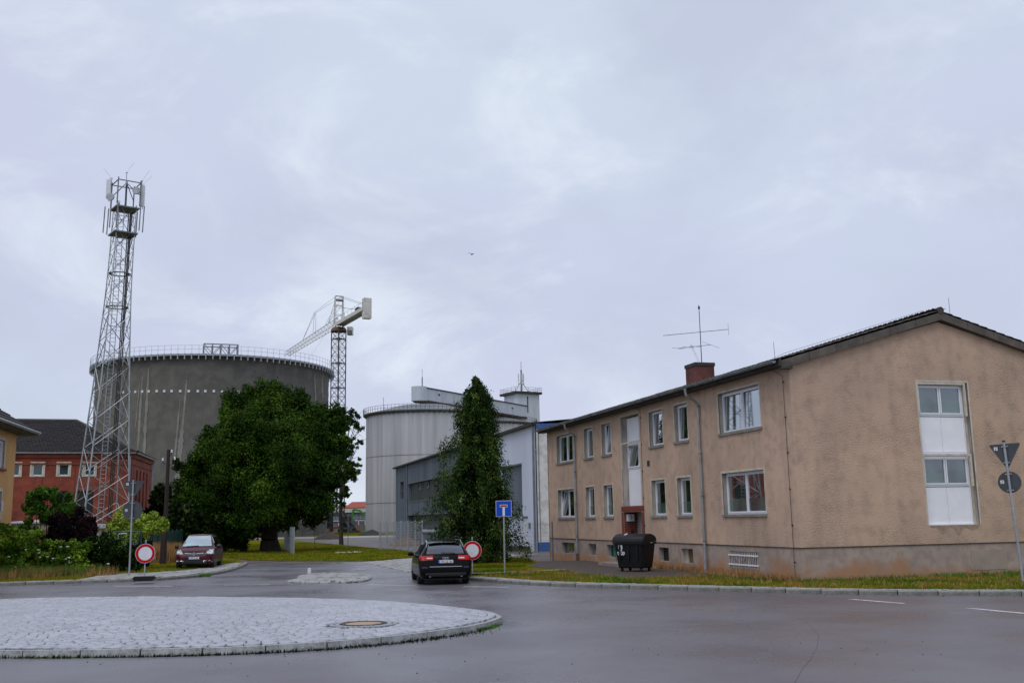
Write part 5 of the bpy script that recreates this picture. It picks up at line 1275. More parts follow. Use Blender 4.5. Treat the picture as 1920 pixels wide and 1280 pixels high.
# ================================================================ OCHRE HOUSE at the left edge
YH = thing('ochre_house', 'ochre rendered house corner with dark tiled roof and white window, cut off at the left', 'house', (0,0,0))
yc = at(26.5, 900, 50.0); yc = Vector((at(24, 930, 50).x, 50.0, 0)); yd = -Vector((sin(radians(-12.5)), cos(radians(-12.5)), 0)); yn = Vector((yd.y, -yd.x, 0))
if yn.x > 0: yn = -yn
yf = lambda u, z, d: tuple(yc+yd*u+yn*d+Vector((0,0,z)))
zY = 6.72
yw = (2.05, 3.1, z_at(8, 880) if 0 else 4.95, 6.25, .2); yw2 = (2.05, 3.1, 2.4, 3.9, .2)
q = MB(); wall_grid(q, yf, 0, 8.0, -.1, zY, [yw, yw2], .2); q.build('wall', [mt['yellow'], mt['trim']], parent=YH)
q = MB(); P = [yc+yn*k for k in (0, 9)]; q.quad(*(tuple(P[0]), tuple(P[1]), tuple(P[1]+Vector((0,0,zY))), tuple(P[0]+Vector((0,0,zY))))); q.build('rear_wall', mt['yellow'], parent=YH)
for h in (yw, yw2):
    q = MB(); a, c, d, e = h[:4]
    for r_ in ((a-.16, c+.16, e, e+.16), (a-.16, a, d, e), (c, c+.16, d, e)): bxl(q, yf, *r_, -.02, .05)
    w_ = q.build('window', mt['trim'], parent=YH)
    q = MB(); bxl(q, yf, a-.2, c+.2, d-.1, d, -.1, .1); q.build('sill', mt['brick'], parent=w_)
    q = MB()
    for r_ in ((a, c, e-.09, e), (a, a+.09, d, e-.09), (c-.09, c, d, e-.09), (a, c, d, d+.09), ((a+c)/2-.05, (a+c)/2+.05, d+.09, e-.09)): bxl(q, yf, *r_, .1, .18)
    q.build('frame', mt['pvc'], parent=w_)
    q = MB(); bxl(q, yf, a, c, d, e, .18, .2); q.build('pane', mt['glassA'], parent=w_)
q = MB(); q.add([yf(-.75, zY, -.75), yf(9, zY, -.75), yf(9, zY, 9), yf(-.75, zY, 9), yf(-.75, zY+.1, -.75), yf(9, zY+.1, -.75), yf(9, zY+.1, 9), yf(-.75, zY+.1, 9)], [(0,3,2,1),(4,5,6,7),(0,1,5,4),(1,2,6,5),(2,3,7,6),(3,0,4,7)]); q.build('eaves_soffit', mt['fascia'], parent=YH)
q = MB(); nC = 14
for k in range(nC):
    t0, t1 = k/nC, (k+1)/nC; zz0 = zY+.12+3.6*t0; zz1 = zY+.12+3.6*t1; a0, a1 = -.8+5.0*t0, -.8+5.0*t1
    q.quad(yf(a0, zz0+.05, a0), yf(12, zz0+.05, a0), yf(12, zz1, a1), yf(a1, zz1, a1)); q.quad(yf(a0, zz0-.02, a0), yf(12, zz0-.02, a0), yf(12, zz0+.05, a0), yf(a0, zz0+.05, a0))
    q.quad(yf(a0, zz0+.05, a0), yf(a0, zz0+.05, 9), yf(a1, zz1, 9), yf(a1, zz1, a1)); q.quad(yf(a0, zz0-.02, a0), yf(a0, zz0-.02, 9), yf(a0, zz0+.05, 9), yf(a0, zz0+.05, a0))
q.build('roof', mt['rooftile2'], parent=YH)
q = MB(); q.tube(yf(-.85, zY+.12, -.86), yf(9, zY+.12, -.86), .08, n=8); gy = q.build('gutter', mt['zinc'], parent=YH)
q = MB(); bxl(q, yf, 1.75, 2.05, 3.0, 3.45, -.03, -.0); q.build('house_plate', mt['signwhite'], parent=YH)
# garage and lean-to behind the hedge
g0_ = at(150, 1000, 62)
GA = thing('garage', 'low white garage with pale corrugated roof half hidden behind the purple bush', 'garage', (0,0,0))
ga_, gb_ = at(118, 990, 60), at(212, 990, 60); zt_ = at(160, 985, 60).z
q = MB(); q.box(ga_.x, gb_.x, 60, 66, 0, zt_-.15); q.build('wall', mt['white'], parent=GA)
q = MB(); q.box(ga_.x-.2, gb_.x+.15, 59.7, 66.2, zt_-.15, zt_+.03)
for k in range(14): xx = ga_.x+(gb_.x-ga_.x)*k/13; q.tube((xx, 59.65, zt_+.03), (xx, 66.2, zt_+.03), .05, n=6)
q.build('roof', mt['cladl'], parent=GA)
la_, lb_ = at(18, 985, 57), at(96, 985, 57); zt_ = at(60, 979, 57).z
LT_ = thing('lean_to', 'lean-to with grey corrugated sheet roof between the ochre house and the hedge', 'shed', (0,0,0))
q = MB(); q.box(la_.x, lb_.x, 57, 60, zt_-.42, zt_-.05)
q.build('fascia', mt['sill'], parent=LT_)
q = MB()
for k in range(18): xx = la_.x+(lb_.x-la_.x)*k/17; q.tube((xx, 56.9, zt_), (xx, 60.2, zt_+.1), .06, n=6)
q.build('corrugated_roof', mt['cladl'], parent=LT_)
q = MB()
for xx in (la_.x+.2, (la_.x+lb_.x)/2, lb_.x-.2): q.box(xx-.06, xx+.06, 57.1, 57.22, 0, zt_-.42)
q.build('post', mt['galvdark'], parent=LT_)

# ================================================================ SIGNS, POLES, FENCES
def clamp(q, c, r=.05): q.lathe([(r-.01,-.02), (r+.008,-.02), (r+.008,.02), (r-.01,.02)], c, 10)
def back_signs(name, label, base, top, face_rot, tilt=(0,0), tw=.9, dr=.42, pr=.038, ztri=None):
    """triangle over disc seen from behind on one galvanised post"""
    t = thing(name, label, 'road sign', base, face_rot)
    q = MB(); q.tube((0,0,-.1), (0,0,top), pr, n=12); pst = q.build('post', mt['galv'], parent=t, smooth=True)
    q = MB(); q.tube((0,0,top), (0,0,top+.05), pr+.006, n=12); q.build('post_cap', mt['black'], parent=t)
    zt = top-.05; h = tw*.866; R_ = .05
    def rounded(pts, r, n=5):
        o = []
        for i in range(len(pts)):
            p, a, c = Vector(pts[i]), Vector(pts[i-1]), Vector(pts[(i+1) % len(pts)])
            u, v = (a-p).normalized(), (c-p).normalized(); dd = r/math.tan(math.acos(max(-1, min(1, u.dot(v))))/2)
            p0, p1 = p+u*dd, p+v*dd
            for k in range(n+1): s = k/n; o.append(p0*(1-s)**2+p*2*s*(1-s)+p1*s*s)
        return o
    tri = rounded([(-tw/2, zt), (tw/2, zt), (0, zt-h)], R_)
    q = MB(); n = len(tri); y0, y1 = pr+.02, pr+.028
    q.add([(p[0], y0, p[1]) for p in tri]+[(p[0], y1, p[1]) for p in tri], [tuple(range(n)), tuple(range(n, 2*n))[::-1]]+[(i, n+i, n+(i+1) % n, (i+1) % n) for i in range(n)])
    q.build('triangle_plate', mt['signback'], parent=t)
    zc = zt-h-.04-dr/1
    q = MB(); q.disc((0, y0+.008, zc), dr, (0,-1,0), .008, 40); q.build('round_plate', mt['signback'], parent=t)
    for z_ in (zt-.08, zt-h*.72, zc+dr*.75, zc-dr*.75):
        q = MB(); clamp(q, (0,0,z_), pr); q.box(-.09, .09, pr-.01, pr+.02, z_-.018, z_+.018); q.build('clamp', mt['galv'], parent=t)
    for (sx, sz) in ((-tw*.28, zt-.13), (-dr*.62, zc+.02)):
        q = MB(); q.box(sx-.05, sx+.05, y0-.004, y0-.001, sz-.05, sz+.05); s_ = q.build('sticker', mt['signwhite'], parent=t)
        q = MB(); q.box(sx-.018, sx+.03, y0-.007, y0-.0045, sz+.0, sz+.02); q.box(sx-.03, sx+.005, y0-.007, y0-.0045, sz-.035, sz-.02); q.build('sticker_print', mt['black'], parent=s_)
    return t
bl = G(242, 1080, .11)
back_signs('road_sign', 'backs of grey triangular and round signs on a post before the dark hedge', bl, 4.05, radians(4), tw=.92, dr=.42)
br_ = G(1918.5, 1092, .11)
s2_ = back_signs('road_sign', 'backs of grey triangular and round signs on a slightly leaning post before the gable wall', br_, 4.10, radians(-34), tw=.90, dr=.32)
s2_.rotation_euler = (0, radians(-2.0), radians(-34))
bb = G(946.5, 1075, .11)
DE = thing('dead_end_sign', 'square blue dead end sign on a thin steel post by the conifer', 'road sign', bb, radians(-3))
q = MB(); q.tube((0,0,-.1), (0,0,2.80), .034, n=12); q.build('post', mt['galv'], parent=DE, smooth=True)
q = MB(); q.box(-.31, .31, -.052, -.045, 2.20, 2.82); q.build('plate_edge', mt['signwhite'], parent=DE)
q = MB(); q.box(-.295, .295, -.056, -.0525, 2.215, 2.805); q.build('blue_face', mt['signblue'], parent=DE)
q = MB(); q.box(-.045, .045, -.060, -.0565, 2.225, 2.56); q.build('white_bar', mt['signwhite'], parent=DE)
q = MB(); q.box(-.15, .15, -.060, -.0565, 2.565, 2.665); q.build('white_border', mt['signwhite'], parent=DE)
q = MB(); q.box(-.13, .13, -.064, -.0605, 2.583, 2.647); q.build('red_cap', mt['signred'], parent=DE)
q = MB(); q.box(-.1, .1, -.045, .04, 2.3, 2.34); q.box(-.1, .1, -.045, .04, 2.68, 2.72); q.build('clamp', mt['galv'], parent=DE)
def nogo(px, py, label, r, zc, rot=0.0, z=.0):
    b0 = G(px, py, z); t = thing('no_entry_sign', label, 'road sign', b0, rot, 'temporary round closed-road signs on rubber feet')
    q = MB(); P = [(-.40,-.20), (.40,-.20), (.40,.20), (-.40,.20)]; q.box(-.40, .40, -.2, .2, .05, .14); 
    for sx in (-.36, -.12, .12): q.box(sx, sx+.20, -.19, .19, 0, .05)
    q.box(-.37, .37, -.17, .17, .14, .17); q.build('rubber_foot', mt['blackplast'], parent=t)
    q = MB(); q.box(-.021, .021, -.021, .021, .15, zc+r+.16); q.build('post', mt['galv'], parent=t)
    q = MB(); q.disc((0,-.03,zc), r, (0,-1,0), .006, 44); q.build('plate', mt['signwhite'], parent=t)
    q = MB(); q.disc((0,-.037,zc), r*.965, (0,-1,0), .004, 44, r*.70); q.build('red_ring', mt['signred'], parent=t)
    q = MB(); q.box(-.03, .03, -.028, .03, zc+r+.01, zc+r+.04); q.box(-.03, .03, -.028, .03, zc-r-.04, zc-r-.01); q.build('clip', mt['signblue'], parent=t)
    return t
nogo(270.5, 1088, 'round red-ringed white sign on a black foot at the left kerb by the hedge', .375, 1.04, radians(8), .1)
nogo(886, 1083, 'round red-ringed white sign half hidden behind the black estate car', .36, 1.04, radians(3), .0)
# timber pole
pb_ = G(307, 1058, .1)
UP = thing('utility_pole', 'dark timber pole with two small insulators beside the dark red parked car', 'pole', pb_)
q = MB(); q.tube((0,0,-.1), (.02,0,6.25), .13, .095, n=12); q.build('shaft', mt['wood'], parent=UP, smooth=True)
q = MB(); q.tube((-.17,.08,-.1), (-.12,.04,1.9), .10, .10, n=10); q.build('ground_stake', mt['wood'], parent=UP, smooth=True)
q = MB(); q.path([(.1,0,5.4), (.35,0,5.45), (.38,0,5.7)], .022, 5); q.path([(-.1,0,5.5), (-.25,0,5.5), (-.28,0,5.65)], .022, 5); q.path([(.05,0,5.9), (.18,0,5.95), (.2,0,6.1)], .022, 5); hk = q.build('hook', mt['black'], parent=UP)
for x_, z_ in ((.38,5.7), (-.28,5.65), (.2,6.1)):
    q = MB(); q.lathe([(.01,0), (.06,0), (.045,.05), (.06,.09), (.02,.15), (.01,.15)], (x_,0,z_), 10); q.build('insulator', mt['signwhite'], parent=UP)

def mesh_fence(name, label, p0, p1, h, panels, m, sx=.10, sz=.2, r=.006, z=.05, group=None, postr=.03):
    p0 = Vector((p0[0], p0[1], 0)); p1 = Vector((p1[0], p1[1], 0)); d = (p1-p0); Ln = d.length; d.normalize()
    t = thing(name, label, 'fence', (p0.x, p0.y, z), atan2(d.y, d.x), group)
    w = Ln/panels; pm = None
    for k in range(panels+1):
        q = MB(); q.box(-postr, postr, -postr, postr, -.1, h+.05)
        o = q.build('post', m, parent=t); o.location = (k*w, 0, 0)
    q = MB()
    for i in range(1, int(w/sx)): q.tube((i*sx, 0, .03), (i*sx, 0, h), r, n=3, cap=False)
    for i in range(int(h/sz)+1): q.tube((0, 0, .05+i*sz), (w, 0, .05+i*sz), r, n=3, cap=False)
    for k in range(panels):
        if pm is None: pm = q.build('mesh_panel', m, parent=t); o = pm
        else: o = link('mesh_panel', pm.data, t)
        o.location = (k*w, 0, 0)
    return t
mesh_fence('mesh_fence', 'tall grey wire mesh fence panels in front of the warehouse, left of the black car', G(712,1032)[:2], G(792,1031)[:2], 2.15, 6, mt['galv'], .055, .2, .011, postr=.04)
mesh_fence('mesh_fence', 'wire mesh fence between the conifer and the tan block corner', (-5.2, 56.5), (1.9, 53.5), 1.95, 3, mt['galvdark'], .06, .2, .004)
mesh_fence('mesh_fence', 'grey wire mesh fence running edge-on across the lawn beside the big tree trunk', G(533,1031)[:2], G(551,1041)[:2], 1.85, 6, mt['galv'], .12, .2, .014)
for px, py, hh, lab in ((590, 1030, 2.0, 'thin grey steel post alone on the lawn right of the mesh panel'), (652.5, 1024, 2.9, 'thin grey steel post on the lawn nearer the far factory view')):
    g_ = G(px, py, .05); q = MB(); q.tube((0,0,-.1), (0,0,hh), .03, n=6); o = q.build('fence_post', mt['galvdark']); o.location = g_; tag(o, lab, 'post', 'lone fence posts on the lawn')
# green sheet fence behind the pole
p0, p1 = Vector((-22.4, 62.0, 0)), Vector((-24.9, 78, 0))
GFN = thing('sheet_fence', 'dark green corrugated sheet fence running back behind the timber pole and parked car', 'fence', (p0.x, p0.y, .1), atan2((p1-p0).y, (p1-p0).x))
Ln = (p1-p0).length; q = MB(); n = 9; w = Ln/n; pm = None
for k in range(n):
    if pm is None:
        q = MB()
        for i in range(12):
            a = w*i/12; q.quad((a,0,0), (a+w/24,.035,0), (a+w/24,.035,1.75), (a,0,1.75)); q.quad((a+w/24,.035,0), (a+w/12,0,0), (a+w/12,0,1.75), (a+w/24,.035,1.75))
        o = pm = q.build('fence_sheet', mt['greenfence'], parent=GFN)
    else: o = link('fence_sheet', pm.data, GFN)
    o.location = (k*w, 0, random.uniform(-.03, .03))
    q = MB(); q.box(-.03, .03, -.05, .0, 0, 1.85); o = q.build('post', mt['greenfence'], parent=GFN); o.location = (k*w, 0, 0)
# dark green wire gate in the hedge
gg = G(225, 1072, .1); GT = thing('garden_gate', 'dark green wire garden gate in the hedge behind the left sign post', 'gate', (gg.x, gg.y, .1), radians(5))
q = MB()
for a, b_ in (((-.9,0,0), (-.9,0,1.9)), ((.9,0,0), (.9,0,1.9)), ((-.9,0,1.85), (.9,0,1.85)), ((-.9,0,.1), (.9,0,.1))): q.tube(a, b_, .03, n=6)
q.build('gate_frame', mt['greenfence'], parent=GT)
q = MB()
for i in range(1, 30): q.tube((-.9+i*.06,0,.1), (-.9+i*.06,0,1.85), .004, n=3, cap=False)
for i in range(9): q.tube((-.9,0,.1+i*.2), (.9,0,.1+i*.2), .004, n=3, cap=False)
q.build('wire_mesh', mt['greenfence'], parent=GT)
q = MB(); q.path([(-.15,-.02,1.45), (-.15,-.02,1.75), (.25,-.02,1.78)], .018, 5); q.box(-.17,-.1,-.05,-.0,1.35,1.5); q.build('latch', mt['galv'], parent=GT)

# ================================================================ WASTE BIN
bp = G(1193, 1071, .118)
WB2 = thing('waste_container', 'large black wheeled waste container with rounded lid and white sticker against the tan block', 'waste bin', (bp.x+.02, bp.y+.35, .118), radians(-36))
q = MB()   # tapered tub, four rings
def ringb(x, y0, y1, z, c=.08):
    return [(-x+c,y0,z), (x-c,y0,z), (x,y0+c,z), (x,y1-c,z), (x-c,y1,z), (-x+c,y1,z), (-x,y1-c,z), (-x,y0+c,z)]
rings = [ringb(.53,-.40,.40,.13), ringb(.56,-.43,.43,.18), ringb(.66,-.52,.50,1.04), ringb(.71,-.57,.54,1.05), ringb(.71,-.57,.54,1.13)]
vs = [p for r_ in rings for p in r_]; fs = [tuple(range(8))[::-1]]
for k in range(4):
    for i in range(8): j = (i+1) % 8; fs.append((k*8+i, k*8+j, (k+1)*8+j, (k+1)*8+i))
q.add(vs, fs)
for x_ in (-.38, 0, .38): q.box(x_-.03, x_+.03, -.545, -.45, .45, 1.04)
q.build('tub', mt['blackplast'], parent=WB2)
q = MB(); pl = []; n = 12
for i in range(n+1):
    a = pi*i/n; pl.append((-.02-.56*cos(a), 1.14+.30*sin(a)**.8))
vs = []
for x_, sc_ in ((-.70, .93), (-.66, 1.0), (.66, 1.0), (.70, .93)): vs += [(x_, -.02+(y+.02)*sc_, 1.13+(z-1.13)*sc_) for y, z in pl]
k_ = n+1; fs = [tuple(range(k_)), tuple(range(3*k_, 4*k_))[::-1]]
for r_ in range(3):
    for i in range(n): fs.append((r_*k_+i, r_*k_+i+1, (r_+1)*k_+i+1, (r_+1)*k_+i))
q.add(vs, fs); q.build('lid', mt['blackplast'], parent=WB2, smooth=True)
for x_ in (-.30, .30):
    q = MB(); q.box(x_-.07, x_+.07, -.585, -.545, 1.07, 1.14); q.build('lid_handle', mt['blackplast'], parent=WB2)
for x_ in (-.72, .72):
    q = MB(); q.tube((x_, -.02, 1.09), (x_+(.08 if x_ > 0 else -.08), -.02, 1.09), .03, n=8); q.build('trunnion', mt['galvdark'], parent=WB2)
for x_ in (-.42, .42):
    for y_ in (-.32, .32):
        q = MB(); q.tube((x_-.03, y_, .075), (x_+.03, y_, .075), .075, n=14); w_ = q.build('castor', mt['rubber'], parent=WB2)
        q = MB(); q.box(x_-.045, x_+.045, y_-.02, y_+.05, .09, .24); q.build('castor_fork', mt['galv'] if y_ < 0 else mt['galvdark'], parent=w_)
q = MB(); yb_ = -.50
def stk(mb, x0, x1, z0, z1): mb.quad(*[(x, -.43-(z-.24)*.1125-.004-.012, z) for x, z in ((x0,z0), (x1,z0), (x1,z1), (x0,z1))])
stk(q, -.44, -.26, .86, 1.02); stk(q, -.42, -.29, .78, .85); stk(q, -.50, -.18, .66, .76); stk(q, -.46, -.22, .625, .655); s_ = q.build('sticker', mt['signwhite'], parent=WB2)
q = MB(); q.quad(*[(x, -.43-(z-.24)*.1125-.021, z) for x, z in ((-.37,.86), (-.33,.86), (-.33,.96), (-.37,.96))]); stk(q, -.001, 0, .5, .501); q.build('sticker_print', mt['black'], parent=s_)
q = MB()
for x0_, x1_ in ((-.47,-.44), (-.40,-.37), (-.33,-.30), (-.26,-.23)): q.quad(*[(x, -.43-(z-.24)*.1125-.021, z) for x, z in ((x0_,.69), (x1_,.69), (x1_,.74), (x0_,.74))])
q.build('sticker_lettering', mt['black'], parent=s_)
q = MB(); q.box(-.28, -.14, -.40, -.37, 1.42-.052, 1.425-.03); o = q.build('lid_sticker', mt['signwhite'], parent=WB2)
q = MB(); q.quad((-.30,-.36,1.385), (-.22,-.36,1.385), (-.17,-.20,1.452), (-.25,-.20,1.452))
bpy.data.objects.remove(o); q.build('lid_sticker', mt['signwhite'], parent=WB2)

# ================================================================ CARS
def body_shell(st, name, m, parent, arches, ar):
    """loft of cross sections, wheel arches cut out"""
    q = MB(); ring = []
    for (y, z0, w, zb, wr, zt) in st:
        h = [(0, z0), (w*.86, z0), (w*.975, z0+.10), (w, z0+(zb-z0)*.42), (w*.995, z0+(zb-z0)*.72), (w*.955, zb), (wr+(w*.955-wr)*.12, zb+(zt-zb)*.80), (wr*.93, zt-.022*min(1, (zt-zb)*4)), (wr*.55, zt), (0, zt+.012)]
        full = [(x, y, z) for x, z in h]+[(-x, y, z) for x, z in h[-2:0:-1]]
        ring.append(full)
    k = len(ring[0]); vs = [p for r_ in ring for p in r_]; fs = []
    for i in range(len(ring)-1):
        for j in range(k): a = (j+1) % k; fs.append((i*k+j, i*k+a, (i+1)*k+a, (i+1)*k+j))
    fs += [tuple(range(k)), tuple((len(ring)-1)*k+j for j in range(k))[::-1]]
    q.add(vs, fs); o = q.build(name, m, parent=parent)
    cut = MB()
    for y in arches:
        for sx in (-1, 1): cut.tube((sx*.60, y, ar[1]), (sx*1.2, y, ar[1]), ar[0], n=28)
    c = cut.build('cutter', m)
    md = o.modifiers.new('b', 'BOOLEAN'); md.object = c; md.operation = 'DIFFERENCE'; md.solver = 'EXACT'
    bpy.context.view_layer.update(); dg = bpy.context.evaluated_depsgraph_get(); me = bpy.data.meshes.new_from_object(o.evaluated_get(dg))
    o.modifiers.clear(); o.data = me; me.name = name; bpy.data.objects.remove(c)
    me.polygons.foreach_set('use_smooth', [True]*len(me.polygons)); me.set_sharp_from_angle(angle=radians(32))
    bm = bmesh.new(); bm.from_mesh(me); bv = BVHTree.FromBMesh(bm); bm.free()
    return o, bv
def patch(bv, corners, name, m, parent, view='front', nu=8, nv=4, off=.006, mirror=False, th=.0):
    """a panel laid on the body: corners in the view plane, projected onto the shell"""
    sg = {'front': (0, -1, 0), 'rear': (0, 1, 0), 'left': (1, 0, 0), 'right': (-1, 0, 0)}[view]; d = Vector(sg)
    c = [Vector(p) for p in corners]; q = MB(); g_ = []
    for i in range(nu+1):
        row = []
        for j in range(nv+1):
            u, v = i/nu, j/nv; p = (c[0]*(1-u)+c[1]*u)*(1-v)+(c[3]*(1-u)+c[2]*u)*v
            o = Vector((p[0], 0, p[1])) if view in ('front', 'rear') else Vector((0, p[0], p[1]))
            o = o-d*5; h = bv.ray_cast(o, d, 10)
            row.append((h[0]+h[1]*off) if h[0] is not None else None)
        g_.append(row)
    def P(i, j): return g_[i][j]
    for i in range(nu):
        for j in range(nv):
            f = [P(i,j), P(i+1,j), P(i+1,j+1), P(i,j+1)]
            if all(x is not None for x in f): q.quad(*f)
    bmq = q
    o = bmq.build(name, m, parent=parent, smooth='all')
    if th:
        md = o.modifiers.new('s', 'SOLIDIFY'); md.thickness = th; md.offset = 1
    return o
def wheel(parent, x, y, r, w, rimm, sx):
    t = MB(); t.lathe([(r*.62, -w/2), (r*.9, -w/2), (r, -w/2+.03), (r, w/2-.03), (r*.9, w/2), (r*.62, w/2)], (0,0,0), 32, 'x'); wo = t.build('wheel', mt['rubber'], parent=parent, smooth=True)
    wo.location = (x, y, r)
    q = MB(); xo = sx*w*.36
    q.lathe([(r*.60, xo-sx*.04), (r*.66, xo), (r*.60, xo+sx*.01)], (0,0,0), 30, 'x')
    for k in range(7):
        a = 2*pi*k/7; q.bar((xo-sx*.01, r*.1*cos(a), r*.1*sin(a)), (xo, r*.62*cos(a), r*.62*sin(a)), .045, .02)
    q.tube((xo-sx*.03,0,0), (xo+sx*.01,0,0), r*.16, n=12); q.build('rim', rimm, parent=wo)
    q = MB(); q.tube((-w*.1,0,0), (sx*w*.2,0,0), r*.58, n=20); q.build('brake_disc', mt['soot_shade'], parent=wo)
def carpaint(name, c, rough=.25, metal=.3):
    m = mat(name, c, rough, tuple(x*.8 for x in c), .8, 4, metal=metal, coat=1.0, c3=tuple(min(1, x*1.3+.004) for x in c), ns3=180, f3=.3); return m
black = mat('black_car_paint', (.0022,.0024,.003), .16, spec=.14); maroon = mat('dark_red_car_paint', (.052,.003,.009), .25, (.042,.002,.007), 3, 3, spec=.16)
cglass = glassmat('car_glass_dark', (.006,.007,.009), .05, .5, .03); cglass2 = glassmat('windscreen_glass', (.13,.26,.27), .32, .7, .06)
chrome = mat('chrome', (.60,.61,.63), .18, metal=1.0); lens = mat('red_lens', (.40,.004,.006), .3, (.28,.003,.004), 12, 2, spec=.25); lensw = mat('pale_lens', (.62,.46,.46), .15, coat=1)
plate_m = mat('number_plate_white', (.66,.66,.68), .4); trimb = mat('black_trim', (.008,.008,.009), .5); headl = mat('headlamp_glass', (.55,.57,.60), .12, (.12,.13,.14), 7, 3, .42, .56, coat=1)
def numplate(parent, x, y, z, body, face):
    q = MB(); q.box(-.26, .26, -.006, .006, -.055, .055); p = q.build('number_plate', plate_m, parent=parent); p.location = (x, y, z); p.rotation_euler = (0, 0, 0 if face < 0 else pi)
    q = MB(); q.box(-.258, -.215, -.009, -.0065, -.052, .052); q.build('blue_strip', mt['signblue'], parent=p)
    text(body, .105, p, (.02, -.0068, -.003), (pi/2, 0, 0), mt['black'], 'plate_lettering', .001, .78)
    return p
# black estate, seen from behind
rp = G(839, 1094.5, 0)
ap_ = G(839, 1094, 0); AU = thing('parked_car', 'black estate car seen from behind with red tail lights and silver roof rails', 'car', (ap_.x-.42, ap_.y+1.85, 0), radians(9.5))
st = [(-2.46,.36,.70,.60,.62,.66), (-2.45,.30,.80,.62,.70,.70), (-2.40,.26,.86,.80,.74,.84), (-2.33,.24,.90,.93,.76,.97), (-2.27,.22,.915,.955,.745,1.04), (-2.12,.2,.925,.965,.68,1.22), (-1.96,.2,.93,.965,.63,1.38), (-1.84,.19,.93,.965,.62,1.425),
      (-1.5,.19,.93,.96,.625,1.448), (-1.0,.19,.928,.955,.63,1.46), (-.4,.19,.928,.95,.63,1.462), (.1,.19,.928,.945,.63,1.45), (.45,.19,.928,.94,.61,1.40), (.85,.19,.928,.935,.62,1.20), (1.18,.19,.928,.93,.66,1.00),
      (1.3,.19,.925,.89,.72,.945), (1.8,.19,.91,.83,.68,.88), (2.2,.21,.86,.72,.62,.78), (2.42,.25,.72,.60,.50,.64), (2.46,.32,.60,.52,.40,.56)]
bo, bv = body_shell(st, 'body', black, AU, (-1.42, 1.42), (.375, .33))
for sx in (-1, 1):
    for y in (-1.42, 1.42): wheel(AU, sx*.80, y, .335, .235, mt['galv'], sx)
patch(bv, [(-.66,1.05), (.66,1.05), (.575,1.37), (-.575,1.37)], 'rear_window', cglass, AU, 'rear', 12, 8)
for sx, vw in ((-1, 'left'), (1, 'right')):
    for y0, y1, y2, y3 in ((-1.75,-1.25,-1.25,-1.62), (-1.2,-.42,-.42,-1.2), (-.36,.78,.28,-.36)):
        patch(bv, [(y0,1.00), (y1,.99), (y2,1.345), (y3,1.335)], 'side_window', cglass, AU, vw, 6, 5)
    q = MB(); q.path([(sx*.885,1.0,.975), (sx*.885,0,.985), (sx*.885,-1.2,.99), (sx*.85,-1.72,1.01)], .011, 5); q.build('window_chrome', chrome, parent=AU)
    q = MB(); q.path([(sx*.60,.2,1.475), (sx*.615,.1,1.50), (sx*.62,-.8,1.51), (sx*.615,-1.6,1.50), (sx*.60,-1.86,1.44), (sx*.66,-2.1,1.27)], .018, 6); q.build('roof_rail', chrome, parent=AU)
    q = MB(); q.lathe([(.01,-.1), (.07,-.08), (.085,0), (.07,.09), (.01,.1)], (sx*1.03,.72,.99), 12, 'x'); q.bar((sx*.9,.75,.95), (sx*1.0,.73,.97), .08); q.build('wing_mirror', black, parent=AU, smooth=True)
    tl = patch(bv, [(sx*.86,.83), (sx*.44,.85), (sx*.44,1.00), (sx*.89,.985)], 'tail_light', lens, AU, 'rear', 10, 5, .012)
    patch(bv, [(sx*.66,.885), (sx*.455,.89), (sx*.455,.93), (sx*.66,.93)], 'tail_light_bar', lensw, tl, 'rear', 6, 2, .017)
    patch(bv, [(-2.33,.84), (-2.02,.90), (-2.0,.97), (-2.3,.98)], 'tail_light_side', lens, tl, vw, 4, 3, .010)
    patch(bv, [(sx*.82,.585), (sx*.62,.585), (sx*.62,.62), (sx*.82,.62)], 'reflector', mat('dark_reflector', (.03,.04,.07), .3), AU, 'rear', 4, 2, .008)
    q = MB(); q.tube((sx*.55,-2.455,.30), (sx*.55,-2.38,.30), .035, n=12); q.build('exhaust', mt['galvdark'], parent=AU)
patch(bv, [(-.56,.615), (.56,.615), (.56,.638), (-.56,.638)], 'chrome_strip', chrome, AU, 'rear', 12, 1, .012)
patch(bv, [(-.72,.30), (.72,.30), (.70,.42), (-.70,.42)], 'rear_diffuser', trimb, AU, 'rear', 8, 2, .006)
for k in range(4):
    q = MB(); R_, r_ = .036, .0075; n_, m_ = 20, 6; cx = (k-1.5)*.052
    vs = [(cx+(R_+r_*cos(2*pi*j/m_))*cos(2*pi*i/n_), -2.405+r_*sin(2*pi*j/m_), .905+(R_+r_*cos(2*pi*j/m_))*sin(2*pi*i/n_)) for i in range(n_) for j in range(m_)]
    q.add(vs, [(i*m_+j, ((i+1) % n_)*m_+j, ((i+1) % n_)*m_+(j+1) % m_, i*m_+(j+1) % m_) for i in range(n_) for j in range(m_)]); q.build('badge_ring', chrome, parent=AU, smooth=True)
numplate(AU, 0, -2.43, .79, 'OPR KB 306', -1)
q = MB(); q.bar((.30,-2.30,1.075), (-.15,-2.29,1.09), .02, .03); q.bar((.30,-2.30,1.075), (.33,-2.30,1.05), .03, .04); q.build('rear_wiper', trimb, parent=AU)
q = MB(); q.add([(-.58,-1.82,1.435), (.58,-1.82,1.435), (.55,-2.02,1.425), (-.55,-2.02,1.425), (-.58,-1.82,1.455), (.58,-1.82,1.455), (.55,-2.02,1.437), (-.55,-2.02,1.437)], [(0,3,2,1),(4,5,6,7),(0,1,5,4),(1,2,6,5),(2,3,7,6),(3,0,4,7)]); q.build('roof_spoiler', black, parent=AU)
q = MB(); q.tube((0,-1.6,1.45), (0,-1.66,1.53), .015, .008, n=6); q.build('aerial', trimb, parent=AU)
q = MB(); q.box(-.72, .72, -2.2, 2.1, .17, .30); q.build('underbody', mt['black'], parent=AU)
